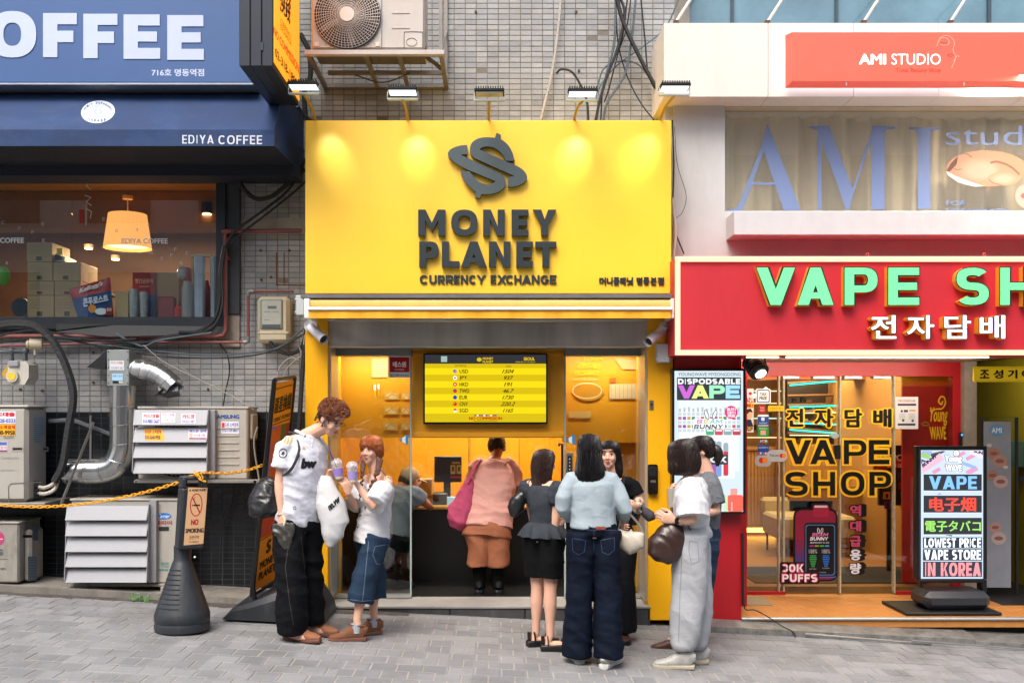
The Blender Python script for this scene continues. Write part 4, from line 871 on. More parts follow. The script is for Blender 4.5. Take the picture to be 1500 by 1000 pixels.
# coral sign
cs = thing('studio_sign', 'coral pink light box sign with white studio lettering on the cream fascia', 'sign', P(1330, 120, -.35))
coral = mat('coral_face', 'e85f4c', .35, var=.03, emis=.16)
CSY = -.33
mb = MB(); a = (1160, 47.5, 1560, 119)
zz = [Z(47.5, CSY), Z(119, CSY)]; x0 = X(1160, CSY); x1 = X(1580, CSY); k = .03
q = [(x0, CSY, zz[1]), (x1, CSY, zz[1]), (x1, CSY, zz[0]), (x0, CSY, zz[0])]; q2 = [(x0 - k, CSY + .08, zz[1] - k), (x1, CSY + .08, zz[1] - k), (x1, CSY + .08, zz[0] + .005), (x0 - k, CSY + .08, zz[0] + .005)]
mb.add(q + q2, [(0, 1, 2, 3), (0, 4, 5, 1), (0, 3, 7, 4), (3, 2, 6, 7), (4, 5, 6, 7)]); part('face', mb, coral, cs, smooth=False)
mb = MB(); mb.box((x0 - .01, CSY + .085, zz[1] - .015), (x1, -.2, zz[0]), .004); part('light_box', mb, mat('white_lightbox', 'e8e4f0', .5, emis=1.1), cs)
mb = MB()
for px in (1240, 1412): c = P(px, 121, CSY); mb.cyl(c, c - V((0, 0, .025)), .006)
part('screw', mb, mat('alu', 'b9bab8', .35), cs)
pr = Print(CSY - .001); wh = ink('fff6f2', .5)
pr.text('AMI', (1258, 79, 1298, 95), wh, .035); pr.text('STUDIO', (1306, 79, 1378, 95), wh, .0); pr.text('Total Beauty Shop', (1312, 100, 1378, 108), 'c83c18')
pk = ink('f0907c', .3)
pr.ring(1383, 61, 8, 6, 1, pk, 20, .2); pr.line(cm2([(1372, 68), (1378, 55), (1390, 53), (1398, 62), (1396, 74), (1400, 84), (1394, 100)]), 1, pk); pr.line([(1388, 81), (1392, 79), (1397, 81), (1392, 84), (1388, 81)], 1.2, 'c05040'); pr.line(cm2([(1397, 90), (1402, 82), (1405, 84)]), 1, pk); pr.rect(1376, 61, 1388, 64, 'b8604e')
pr.done('sign_lettering', cs)
# upper glazing, stays
ug = thing('glass_balcony', 'blue grey glazed upper storey with slanting white stay rods', 'balcony', P(1240, 33, .6))
for a, b in ((978, 1071), (1075, 1224), (1228, 1447), (1452, 1620)):
    mb = MB(); mb.pbox(a, -60, b, 40, .75, .77); part('glass_pane', mb, mat('sky_glass', '5d7f8d', .08, var=.25, vs=2, spec=.9), ug, smooth=False)
mb = MB()
for px in (1073, 1226, 1449.5): mb.pbox(px - 2, -60, px + 2, 40, .72, .8)
part('mullion', mb, mat('frame_slate', '3c4a55', .4), ug)
for px in (990, 1124, 1265, 1392):
    mb = MB(); a = P(px, 33, -.05); b = P(px + 52, -48, .7); mb.tube([a, b], .013, 8); part('stay_rod', mb, mat('stay_white', 'd0c4b8', .5), ug)
    mb = MB(); mb.box(a - V((.02, .02, .01)), a + V((.02, .02, .012))); part('rod_foot', mb, mat('rust', '5a3a2c', .8), ug)
# ================================================================ VAPE SHOP
RED = mat('red_panel', 'a80e1a', .4, var=.06, vs=2, dirt=.1, dcol='7e0a10')
REDS = mat('red_sign', 'b9202c', .5, var=.05, vs=2, dirt=.15, dcol='8f1620', dscale=(2, 2, .3))
vs = thing('vape_shop', 'red fronted vape shop with glass doors and a wood lined lit interior', 'shop', (X(1260, .5), .5, -.1))
VD = 1.08
mb = MB(); mb.pbox(987.5, 521, 1086, 912, 0, .5, .003); part('red_pillar', mb, RED, vs)
mb = MB(); mb.box((X(1086, 0), .02, Z(521, 0) - .0), (X(1412, VD), VD + .3, Z(521, 0) + .1)); part('soffit', mb, mat('soffit_white', 'a78b80', .6), vs, smooth=False)
mb = MB(); mb.box((X(1086, 0), VD, Z(551, VD)), (X(1412, VD), VD + .12, Z(520, 0) + .01)); part('lintel', mb, RED, vs, smooth=False)
mb = MB(); mb.box((X(1396, VD), VD - .002, -.05), (X(1412.5, VD), VD + .1, 2.3)); part('door_post', mb, RED, vs, smooth=False)
mb = MB(); mb.box((X(1086, .5), .5, -.2), (X(1086, .5) + .05, VD + .2, 2.3)); part('side_panel', mb, RED, vs, smooth=False)
mb = MB(); mb.box((X(1413, 1.0), 1.0, -.1), (X(1431, 1.0), 1.6, 2.25), .003); part('stone_column', mb, mat('stone_col', '8b7f74', .7, var=.2, vs=8, dirt=.4), vs)
# threshold: ochre tread floor with raised lozenges
zt = -.004
och = mat('ochre_tread', 'b4783a', .5, .1, var=.12, vs=10, dirt=.3, dcol='6b4a28')
mb = MB(); mb.box((X(1086), .0, zt - .075), (X(1640), 8, zt), 0); tf = part('threshold_floor', mb, och, vs, smooth=False)
mb = MB(); r_ = 0
y = .05
while y < 1.0:
    x = X(1090) + (.03 if r_ % 2 else 0)
    while x < X(1560, y):
        a = .5 if r_ % 2 else -.5; c, s_ = math.cos(a) * .016, math.sin(a) * .016
        mb.add([(x - c, y - s_, zt), (x + s_ * .3, y - c * .3, zt + .0025), (x + c, y + s_, zt), (x - s_ * .3, y + c * .3, zt + .0025)], [(0, 1, 2, 3)])
        x += .06
    y += .03; r_ += 1
part('tread_pattern', mb, och, vs, smooth=False)['kind'] = 'stuff'
mb = MB(); mb.box((X(1086), -.02, zt - .012), (X(1640), .02, zt + .006), .003); part('threshold_nosing', mb, mat('silver_frame', 'c4c4c0', .35), vs)
mb = MB(); mb.box((X(1088, .3), .55, zt + .001), (X(1140, .4), .95, zt + .006)); part('floor_hatch', mb, mat('hatch', '8e8068', .6, .3), vs)
mb = MB(); mb.box((X(1087, VD), VD - .02, zt), (X(1150, VD), VD + .04, zt + .03)); mb.box((X(1312, VD), VD - .02, zt), (X(1400, VD), VD + .04, zt + .03)); part('floor_rail', mb, RED, vs, smooth=False)
vg = glassmat('vape_glass', (.88, .93, .9), 1.45)
for a, b, dy in ((1087, 1148, 0), (1146, 1229, .03), (1231, 1312, .03), (1310, 1395, 0)):
    mb = MB(); mb.box((X(a, VD), VD + dy, zt + .01), (X(b, VD), VD + dy + .012, Z(551, VD))); part('glass_door' if dy else 'glass_pane', mb, vg, vs, smooth=False)
mb = MB()
for a in (1140, 1147, 1229.5, 1309): mb.box((X(a, VD), VD - .01, zt + .01), (X(a + 2.2, VD), VD + .05, Z(551, VD)))
part('door_edge', mb, mat('clear_strip', 'b3a98c', .25, spec=.8), vs, smooth=False)
for a, b in ((1146, 1170), (1190, 1222), (1236, 1262), (1278, 1305)): mb = MB(); mb.box((X(a, VD), VD - .02, Z(555, VD)), (X(b, VD), VD + .06, Z(550.5, VD)), .004); part('door_fitting', mb, mat('alu', 'b9bab8', .35), vs)
t = thing('door_lock', 'small black latch lock on the joint of the vape shop doors', 'lock', P(1226, 672, VD)); mb = MB(); mb.box(P(1223.5, 672, VD - .03), P(1228.5, 651, VD + .03), .004); part('case', mb, dk, t)
# interior
wood = stripemat('shop_wood', '9a6c36', 'bd8d50', 0, 7, .5, .8); woodh = mat('orange_wood', 'b4763a', .5, var=.1)
zi = .06; VB = 6.2; xl_, xr_ = X(1086, .5) + .05, X(1412, VD)
xlb, xrb = X(1050, VB), 4.39
mb = MB(); mb.box((xl_ - 1.5, VD + .06, zt), (xrb, VB + .2, zi)); part('inner_floor', mb, mat('shop_floor', '8d6234', .35, var=.2, vs=3, dirt=.3, dcol='5c3c1c'), vs, smooth=False)
mb = MB(); mb.quad((xlb - .5, VB, 0), (xrb, VB, 0), (xrb, VB, 2.7), (xlb - .5, VB, 2.7)); mb.quad((xl_, VD + .3, 0), (xl_ - .2, VB, 0), (xl_ - .2, VB, 2.7), (xl_, VD + .3, 2.7)); mb.quad((xr_, VD + .15, 0), (xrb, VB, 0), (xrb, VB, 2.7), (xr_, VD + .15, 2.7)); part('inner_wall', mb, wood, vs, smooth=False)
mb = MB(); mb.quad((xlb - .5, VD + .12, 2.45), (xrb, VD + .12, 2.45), (xrb, VB, 2.45), (xlb - .5, VB, 2.45)); part('inner_ceiling', mb, mat('orange_ceiling', 'd07c2c', .6, var=.05), vs, smooth=False)
mb = MB(); mb.box((xl_, 3.6, 2.1), (xrb, 4.0, 2.449)); part('ceiling_beam', mb, mat('dark_orange', '9b4c1c', .6), vs, smooth=False)
# counter with vertical slats at the left
ct = thing('shop_counter', 'wood slatted counter with a glowing base strip inside the vape shop', 'counter', P(1105, 735, 5.))
ca, cb = X(1060, 5.), X(1143, 5.); ctop = Z(655, 5.)
mb = MB(); mb.box((ca, 5.0, zi + .12), (cb, 5.6, ctop - .04)); part('body', mb, wood, ct, smooth=False)
slm = MB().box((-.014, -.014, 0), (.014, 0, ctop - .05 - zi - .12)).mesh('slat', wood, smooth=False)
n_ = int((cb - ca) / .045)
for i in range(n_):
    o = bpy.data.objects.new('slat', slm); COL.objects.link(o); o.parent = ct; o.location = V((ca + .02 + i * .045, 5.0, zi + .13)) - org(ct)
mb = MB(); mb.box((ca - .02, 4.96, ctop - .04), (cb + .02, 5.62, ctop), .005); part('top', mb, mat('counter_wood', 'a87438', .4), ct)
mb = MB(); mb.box((ca, 5.02, zi + .04), (cb, 5.04, zi + .10)); part('base_light', mb, emit('strip_amber', 'ffb040', 6), ct, smooth=False)
mb = MB(); mb.box((X(1095, 1.6), 1.3, zi + .001), (X(1395, 1.6), 2.3, zi + .008)); solo('door_mat', mb, mat('mat_black', '17130f', .9, bump=.4), 'wide black mat lying inside behind the vape shop doors', 'mat')
# sofa
sf = thing('sofa', 'low beige sofa on dark legs inside the vape shop', 'sofa', P(1175, 790, 3.2))
sofam = mat('sofa_cream', 'a89468', .7, var=.06, bump=.1)
sa, sb = X(1140, 3.0), X(1255, 3.0)
for a, b in ((sa, (sa + sb) / 2 - .004), ((sa + sb) / 2 + .004, sb)):
    mb = MB(); mb.box((a, 3.0, zi + .2), (b, 3.7, zi + .46), .03); part('seat', mb, sofam, sf)
mb = MB(); mb.box((sa, 3.7, zi + .25), (sb, 3.85, zi + .62), .04); part('backrest', mb, sofam, sf)
for a in (sa + .05, sb - .05):
    for b in (3.05, 3.65): mb = MB(); mb.cyl((a, b, zi), (a, b, zi + .2), .012); part('leg', mb, dk, sf)
# display cabinet, shelves with teal strips
cab = thing('display_cabinet', 'wood display cabinet with dark shelves edged by teal light strips', 'cabinet', P(1230, 740, 4.4))
xa, xb = X(1152, 4.4), X(1325, 4.4)
mb = MB(); mb.box((xa, 4.45, zi), (xb, 4.9, Z(652, 4.4))); part('body', mb, wood, cab, smooth=False)
dsh = mat('shelf_back', '2b1d14', .6)
mb = MB(); mb.box((X(1158, 4.8), 4.95, Z(650, 4.8)), (X(1296, 4.8), 5.0, 2.4)); part('back_panel', mb, dsh, cab, smooth=False)
teal = emit('teal_strip', '28d0b8', 2.6)
for i, (y0_, y1_, c) in enumerate(((564, 551, teal), (582, 579, None), (596, 592, teal), (605, 603, 'w'), (619, 624, teal), (637, 638, 'w'), (629, 640, teal))):
    a = P(1157, y0_, 4.55); b = P(1300 if c != 'w' else 1290, y1_, 4.75)
    mb = MB(); mb.tube([a + V((0, .1, .02)), b + V((0, .1, .02))], .02, 4, cap=True); part('shelf', mb, mat('shelf_brown', '6a4426', .5), cab, smooth=False)
    if c: mb = MB(); mb.tube([a, b], .010 if c != 'w' else .006, 6); part('light_strip', mb, teal if c != 'w' else emit('warm_strip', 'ffd8a0', 2), cab, smooth=False)
random.seed(3)
gcols = ['1c1c20', '31241c', '8a8a90', '4a1f1c', '20303c', 'b0a898', '5b3a20', '12181a']
gname = ['black', 'dark brown', 'grey', 'maroon', 'navy', 'beige', 'tan', 'inky']
sy = (590, 606, 622, 636, 650)
pg = MB()
for r_i, yb in enumerate(sy):
    px = 1162; pn_ = -1
    while px < 1292:
        w = random.uniform(3, 9); h = random.uniform(4, 10)
        if random.random() < .75: 
            gi = random.randrange(8); pn_ += 1; pk_ = thing('product_box', '%s pack, %s one on the %s teal lit shelf' % (gname[gi], ('first', 'second', 'third', 'fourth', 'fifth', 'sixth', 'seventh', 'eighth', 'ninth', 'tenth', 'eleventh', 'twelfth', 'thirteenth', 'last')[min(pn_, 13)], ('top', 'second', 'middle', 'fourth', 'lowest')[r_i]), 'box', P(px, yb - 1, 4.72), 'product boxes on the teal lit shelves'); mb = MB(); mb.pbox(px, yb - h, px + w, yb - 1, 4.72, 4.8); part('carton', mb, mat('box_' + gcols[gi], gcols[gi], .5), pk_, smooth=False)
        px += w + random.uniform(1, 4)
pr = Print(VB - .02); rnd_ = random.Random(6)
for k in range(34):
    x_ = rnd_.uniform(1092, 1150) if k % 2 else rnd_.uniform(1300, 1385); y_ = rnd_.uniform(575, 655); pr.rect(x_, y_, x_ + rnd_.uniform(3, 8), y_ + rnd_.uniform(3, 9), rnd_.choice(['6b2a1c', 'c9b48c', '2a2220', '8a8f94', '3c6a70', 'b0722c', '7a4a2a']))
for y_, c_ in ((572, 'ffe6b8'), (590, 'ffd8a0'), (612, 'bfeee6'), (640, 'ffd8a0')): pr.rect(1092, y_, 1150, y_ + 1.1, disp(c_, 1.5)); pr.rect(1300, y_ + 3, 1340, y_ + 4, disp(c_, 1.5))
pr.done('wall_goods_print', vs)
mb = MB(); mb.box((X(1155, 3.7), 3.7, zi), (X(1300, 3.7), 4.1, Z(715, 3.7)), .01); mb.box((X(1153, 3.7), 3.68, Z(715, 3.7)), (X(1303, 3.7), 4.14, Z(712, 3.7))); solo('sales_desk', mb, mat('desk_wood', '7d5226', .5, var=.2, vs=4), 'low brown wooden sales desk in the middle of the vape shop', 'desk')
# product rack at the right with header
rk = thing('product_rack', 'black rack of small coloured vape packs under a red and white header', 'rack', P(1335, 860, 2.))
mb = MB(); mb.pbox(1288, 682, 1392, 740, 2., 2.05); mb.pbox(1300, 740, 1306, 870, 2.02, 2.05); mb.pbox(1328, 740, 1333, 862, 2.02, 2.05); mb.pbox(1372, 740, 1377, 862, 2.02, 2.05); part('frame', mb, mat('rack_black', '151311', .5), rk)
mb = MB(); mb.prism([(1280, 676), (1398, 662), (1398, 678), (1280, 688)], 1.96, 1.99); part('header', mb, mat('rack_red', '8e1512', .5, emis=.1), rk, smooth=False)
pr = Print(1.955); pr.rect(1287, 652, 1398, 672, '1c1412'); pr.text('NO.1', (1323, 656, 1338, 665), 'e6dccb', .04); pr.text('DISPODSABLE VAPE', (1289, 665, 1398, 675), 'e6dccb', .04); pr.text('BUY 1 GET 1 & FREE', (1300, 679, 1345, 684.5), 'f0d8c8', .03)
pk_c = ['3f7a34', '2d5f88', 'd1a91c', '55307a', '8e2b30', '27717a']
pr.done('header_print', rk)
for i in range(4):
    for j in range(4):
        px = 1292 + i * 24 + j * 1.5; py = 692 + j * 14
        mb = MB(); mb.pbox(px, py, px + 9, py + 11, 1.97, 2.0, .002); mb.mi = 1; mb.pbox(px + 3, py + 3, px + 6, py + 9, 1.96, 1.97); part('pack', mb, [mat('pk_' + pk_c[(i * 3 + j) % 6], pk_c[(i * 3 + j) % 6], .4), dk], rk)
pn = thing('red_panel_board', 'red translucent panel with yellow hand drawn lettering behind the glass', 'panel', P(1358, 660, VD + .1))
mb = MB(); mb.box((X(1322, 1.3), 1.30, zi), (X(1396, 1.3), 1.33, Z(550, 1.3))); part('board', mb, mat('red_board', 'c42410', .3, var=.15, vs=3), pn, smooth=False)
pr = Print(1.295); yl = ink('f0b018', .15)
sp = [(1362, 602), (1372, 599), (1380, 598), (1385, 590), (1383, 582), (1378, 581), (1375, 588), (1379, 592), (1381, 587)]
pr.line(cm2(sp), 2, yl); pr.text('Young', (1361, 596, 1388, 624), yl, .03, .1); pr.text('WAVE', (1362, 624, 1386, 644), yl, .035, -.05); pr.line(cm2([(1349, 621), (1355, 618), (1360, 620), (1359, 623), (1350, 622)]), 2, 'c88a1c')
pr.done('lettering', pn)
area('vape_light', (X(1230, 3.), 3.0, 2.42), (X(1230, 3.), 3.0, 0), 78, (1, .72, .42), 1.8, 2.); area('vape_light_back', (X(1200, 5.), 4.3, 2.38), (X(1200, 5.), 4.8, 0), 50, (1, .76, .46), 2., .5)
area('soffit_light', (X(1270, .3), .45, Z(523, .3)), (X(1270, .3), 1.3, .9), 26, (1, .88, .68), 2.0, .1)
cl = thing('ceiling_light', 'long white ceiling strip light inside the vape shop', 'ceiling light', P(1100, 560, 3.3)); mb = MB(); mb.tube([P(1096, 586, 2.8), P(1122, 569, 4.6)], .018, 6); part('tube', mb, emit('strip_white', 'fff2e0', 5), cl)
# stickers and lettering on the glass
pr = Print(VD - .012)
pr.rect(1092, 569, 1104, 633, 'e8e0dc'); pr.rect(1093, 571, 1103, 580, 'e8e4f0'); pr.ell(1099, 576, 2.4, 2.2, 'd01820'); pr.text('応', (1093, 582, 1103, 590), 'c02018', .03); pr.rect(1092, 590, 1104, 597, 'e8b818'); pr.text('無!', (1093, 591, 1103, 597), 'b01810', .04)
pr.ell(1097, 607, 5.5, 6.5, 'e4b896'); pr.poly([(1092, 606), (1093, 599), (1100, 598), (1103, 604), (1098, 603), (1094, 607)], '33201c'); pr.poly([(1092, 625), (1094, 614), (1100, 614), (1104, 625)], '1f2b52'); pr.ell(1097, 627, 6, 4, '1c2450'); pr.text('OK!', (1092, 624, 1102, 630), 'e8b818', .04)
pr.rrect(1107, 569, 1129, 591, 3, 'eef0f2'); pr.rrect(1108.5, 570.5, 1127.5, 589.5, 2, '3458a8'); pr.rrect(1110, 572, 1126, 588, 1.5, 'eef0f2'); pr.text('TAX', (1113, 574.5, 1123, 579.5), '202428', .04); pr.text('FREE', (1112.5, 580.5, 1123.5, 585.5), '202428', .04)
pr.rect(1111, 593.5, 1122, 605, 'a8242a'); pr.text('TAX', (1113, 595.5, 1120, 599), 'e8c8c0', .02); pr.rect(1113, 600.5, 1120, 601.5, 'e8c8c0')
pr.rrect(1110, 607, 1126, 623.5, 1.5, 'e8ecf2'); pr.rect(1110, 610, 1126, 622.5, '1c4c9c'); pr.rrect(1115, 611, 1120, 616, 1, 'd8e2f0'); pr.text('ALIPAY', (1112, 618.5, 1124, 620.5), 'e8ecf2')
pr.rrect(1110, 625, 1126, 640, 1.5, '1f9a48'); pr.text('WeChat', (1112, 626, 1124, 628.5), 'e8f2ea'); pr.rect(1114, 630, 1122, 637, 'e0a8a0')
for k, c in enumerate(('1c4c9c', '9a1c2c', '1f8a48')): pr.rrect(1113 + k * 4, 642, 1116.4 + k * 4, 650, 1, c)
pr.text('JCB', (1113, 644, 1124, 648), 'f0f0f0', .02)
pr.rect(1110, 652, 1126, 666, '1f4aa0'); pr.text('ALIPAY+', (1111, 654, 1125, 656.5), 'e8ecf2'); 
for k, c in enumerate(('d84040', 'e8e8e8', '3a9ad8', 'd84040', 'e8e8e8', 'd8a030')): pr.rect(1111 + k * 2.4, 662, 1113 + k * 2.4, 665, c)
pr.rrect(1106, 666.5, 1130, 683, 7, 'a9aeb4'); pr.ell(1115.5, 674, 4, 4, 'd02018', 14); pr.ell(1120.5, 674, 4, 4, 'e88a18', 14)
pr.rrect(1123.5, 658.5, 1153, 676, 7.5, 'b4b9be'); pr.text('Welcome', (1127, 664.5, 1141, 668.5), '4a4e52', .02); pr.ell(1145, 667, 3.2, 3.2, 'd02018', 14); pr.ell(1149, 667, 3.2, 3.2, 'e88a18', 14)
pr.rect(1125, 594, 1148, 602, 'e2b21c'); pr.text('자동문 당기세요', (1129, 596.5, 1145, 599), '6a5210')
k0 = ink('ffc41c'); k1 = ink('0d0d0c')
boxes = [('전', 1151, 597, 1178, 626), ('자', 1192, 597, 1222, 627), ('담', 1236, 597, 1264, 627), ('배', 1278, 597, 1307, 627), ('V', 1150, 643.5, 1189, 680), ('A', 1186, 643.5, 1225, 680), ('P', 1235.5, 643.5, 1270, 680), ('E', 1272, 643.5, 1303.5, 680), ('S', 1150, 690, 1184, 726), ('H', 1190.5, 690, 1224, 726), ('O', 1231, 690, 1267, 726), ('P', 1273, 690, 1306, 726)]
for ch, a, b, c, d in boxes:
    if ord(ch) > 255: pr.text(ch, (a - 1.8, b - 1.8, c + 1.8, d + 1.8), k0, .12)
    else: pr.ht(ch, (a, b, c, d), k0, .25, .22, 0, 0, 2.0)
for ch, a, b, c, d in boxes:
    if ord(ch) > 255: pr.text(ch, (a + .8, b + .8, c - .8, d - .8), k1, .045)
    else: pr.ht(ch, (a, b, c, d), k1, .25, .22, 0, 0, -.6)
# vape device picture
pr.rrect(1162, 744, 1227, 851, 11, '0c0c0e'); pr.rrect(1188, 736, 1217, 760, 4, '0c0c0e'); pr.rrect(1165, 747, 1224, 848, 9, '8e1d3a'); pr.rrect(1191, 739, 1214, 757, 3, 'a42440'); pr.rrect(1193, 740, 1212, 743, 1, 'd8ccd0')
cols = ('7e2148', '6c2858', '583068', '44387a', '3a4a90', '3a68ac')
for k, c in enumerate(cols): pr.rect(1165, 790 + k * 9.2, 1224, 799.4 + k * 9.2, c)
pr.rrect(1178, 765, 1226, 844, 5, '1a1a20'); pr.rrect(1180, 768, 1223, 842, 4, '5a7ab0'); pr.rrect(1181, 769, 1222, 841, 4, '0e0e12')
pr.ht('BEAM', (1190, 780, 1213, 785), 'e070b0', .22, .2, .1, .2); pr.ht('BUNNY', (1187, 786, 1213, 791), 'e8e8e8', .22, .2, .1, .2); pr.ring(1199, 777, 1.8, 4.2, .8, 'e8e8e8', 12, -.2); pr.ring(1204, 777, 1.8, 4.2, .8, 'e8e8e8', 12, .2)
pr.text('BEAMBUNNY XL 30K', (1187, 793, 1215, 795.5), 'c8c8d0', .02)
for k, c in enumerate(('b02890', '98a030', '48b060', '48a0c8')): pr.rect(1186 + k * 7.5, 798, 1192 + k * 7.5, 800.2, c)
pr.text('188%', (1185, 804, 1197, 810), 'b8b8c0'); pr.text('188%', (1204, 804, 1216, 810), 'b8b8c0')
for k in range(7):
    w = 5.5 * (1 - abs(k - 1.5) * .12); pr.rect(1191 - w, 812.5 + k * 2.6, 1191 + w, 814.2 + k * 2.6, '3a9a4a'); pr.rect(1210 - w, 812.5 + k * 2.6, 1210 + w, 814.2 + k * 2.6, '2a6ac0')
pr.text('BATTERY', (1186, 832, 1196, 833.6), 'b8b8c0'); pr.text('E-LIQUID', (1205, 831, 1215, 832.6), 'b8b8c0'); pr.text('30 IN 1 PUFFS', (1192, 837, 1210, 838.6), 'b8b8c0')
pr.rrect(1142.5, 822.5, 1180, 842, 3, '0c0c0e'); pr.rrect(1142, 837, 1200, 855, 3, '0c0c0e')
pr.ht('30K', (1146, 826, 1177, 837), 'd0486e', .24, .2, .14, 0, 1.3); pr.ht('PUFFS', (1146, 840.5, 1197, 851.5), 'd0486e', .24, .2, .14, 0, 1.3)
pr.ht('30K', (1146, 826, 1177, 837), 'ece4ea', .24, .2, .14); pr.ht('PUFFS', (1146, 840.5, 1197, 851.5), 'ece4ea', .24, .2, .14)
ys = (739, 762, 784, 804, 824)
for k, ch in enumerate('역대급용량'): 
    for s_ in range(5): pr.text(ch, (1243 + s_ * 1.6, ys[k] - 2, 1263 + s_ * 1.6, ys[k] + 18), '100c0c', .13)
for k, ch in enumerate('역대급용량'): pr.text(ch, (1245, ys[k], 1261.5, ys[k] + 16.5), 'c0486a' if k < 3 else 'dcdae2', .05)
pr.poly([(1214, 637), (1222, 633), (1229, 636), (1229, 640), (1222, 643)], '9fb0b0')
pr.rrect(1311.5, 581, 1345, 628, 1, 'd4d0d2'); pr.text('기계식 전자담배 안내문', (1315, 585, 1341, 589), 'b03030', .02); pr.rect(1315, 591, 1342, 594, '2a2c40'); pr.rect(1315, 620, 1341, 623, '2a2c40'); pr.rect(1324, 600, 1330, 603.5, '33365a'); pr.rect(1332, 600, 1341, 602, 'd08040'); pr.ell(1321, 602, 1.8, 1.8, '33365a', 10)
for k in range(4): pr.rect(1317, 606 + k * 2.2, 1326, 607 + k * 2.2, 'a8a4a8'); pr.rect(1331, 606 + k * 2.2, 1340, 607 + k * 2.2, 'a8a4a8')
pr.ell(1323, 615.5, 2, 2, '2c6a4a', 10); pr.ell(1337, 616, 2, 2, '33507a', 10)
pr.done('glass_lettering', vs)
# ---------------- big red sign
vsg = thing('vape_sign', 'wide red shop sign with green block letters and a glowing peach border', 'sign', P(1250, 520, -.45))
VS = -.45
xR_ = X(1640, VS); zT, zB, xL_ = Z(376, VS), Z(520, VS), X(988.5, VS)
mb = MB(); mb.box((xL_ + .005, VS, zB + .005), (xR_, .05, zT - .005)); part('box', mb, REDS, vsg, smooth=False)
glow = emit('peach_tube', 'ffc8a4', 1.0); bw = .04
mb = MB(); mb.box((xL_, VS - .025, zT - bw), (xR_, VS - .001, zT), .004); mb.box((xL_, VS - .025, zB), (xR_, VS - .001, zB + bw), .004); mb.box((xL_ + .0005, VS - .0245, zB + bw), (xL_ + bw, VS - .001, zT - bw), .004); part('light_border', mb, glow, vsg, smooth=False)
org_ = mat('letter_side', 'd08420', .5, emis=.12); blkf = mat('letter_rim', '10140f', .5); grn = mat('letter_green', '66d88a', .5, emis=.28, var=.03); wlt = mat('letter_lit', 'f2f0ff', .5, emis=.35, var=0)
for ch, a, c in (('V', 1108, 1165), ('A', 1168, 1221.5), ('P', 1237, 1286), ('E', 1301, 1347), ('S', 1401, 1449), ('H', 1465, 1515), ('O', 1527, 1585)):
    b, d = 391.5, 447
    hletter('letter_body', ch, (a, b, c, d), VS - .065, VS - .0005, org_, vsg, .27, .215, .9)
    hletter('letter_rim', ch, (a, b, c, d), VS - .069, VS - .0655, blkf, vsg, .27, .215, .9)
    hletter('letter_face', ch, (a, b, c, d), VS - .073, VS - .0695, grn, vsg, .27, .215, -.5)
for ch, a, c in (('전', 1275.5, 1313.5), ('자', 1328.5, 1369), ('담', 1383, 1423), ('배', 1435, 1473)):
    b, d = 461, 496.5
    letter3d('letter_body', ch, (a - 1, b - 1, c + 1, d + 1), VS - .08, VS - .0005, .055, org_, vsg)
    letter3d('letter_rim', ch, (a - 1, b - 1, c + 1, d + 1), VS - .084, VS - .0805, .05, blkf, vsg)
    letter3d('letter_face', ch, (a + .4, b + .4, c - .4, d - .4), VS - .089, VS - .0845, .018, wlt, vsg)
mb = MB()
for px in (1271, 1442): c = P(px, 375, VS + .05); mb.tube([c + V((.012 * math.cos(a), 0, .012 + .012 * math.sin(a))) for a in [k * .6 for k in range(11)]], .004, 5)
part('lifting_eye', mb, mat('pink_eye', 'c05058', .5), vsg)
st_ = thing('strip_light', 'thin glowing strip light under the red vape sign', 'strip light', P(1270, 522, -.2)); mb = MB(); mb.box(P(1094, 524, -.3), P(1140, 522, -.28)); mb.box(P(1152, 524, -.3), P(1447, 522, -.28)); part('tube', mb, emit('strip_peach', 'ffd0a0', 3), st_, smooth=False)
t = thing('spotlight', 'black stage spotlight hanging under the red sign beside the lit display', 'spotlight', P(1110, 550, -.25)); c = P(1108, 537, -.25)
mb = MB(); mb.tube([c + V((-.03, .06, .06)), c + V((-.01, .0, .01)), c + V((.02, -.05, -.055))], [.06, .075, .06], 14)
for k in range(6): a = c + V((-.03 + k * .008, .05 - k * .018, .05 - k * .018)); mb.tube([a, a + V((.002, -.006, -.006))], .082, 14)
part('housing', mb, mat('matt_black', '0a0a0b', .5), t)
mb = MB(); q = c + V((.021, -.052, -.058)); mb.tube([q, q + V((.002, -.005, -.006))], .045, 14); part('lens', mb, emit('spot_lens', 'f6ffe8', 2.5), t)
mb = MB(); mb.tube([c + V((-.09, 0, -.02)), c + V((-.09, 0, .1)), c + V((.06, 0, .1)), c + V((.08, 0, 0))], .008, 6); part('yoke', mb, mat('matt_black', '0a0a0b', .5), t)
# ---------------- lit wall display
ld = thing('led_display', 'tall lit advertising display with colourful vape pictures on the red pillar', 'display', P(1038, 752, -.08))
LY = -.1
mb = MB(); mb.pbox(984.5, 539.5, 1092.5, 752.5, LY, 0, .006); part('casing', mb, mat('tv_black', '0a0a0b', .3), ld)
L_ = lambda x, y: (x / 4.444 + 980, y / 4.444 + 535)
pr = Print(LY - .001); ee = .4; kk = lambda c, e=ee: disp(c, .62)
pr.rect(988, 543, 1088.5, 749, kk('d4e4ec')); pr.rect(994, 556, 1083, 690, kk('e6f0f6')); pr.rect(1000, 600, 1076, 700, kk('eef5fa'))
pr.text('YOUNGWAVE MYEONGDONG', (993.5, 545.5, 1085, 550.5), kk('4c565c', .3), .01)
pr.rrect(991.5, 552.5, 1085.5, 586, 1.5, kk('363e42', .3)); pr.ht('DISPODSABLE', (993, 554.5, 1084.5, 562.5), kk('f4f8fa'), .3, .26, .1)
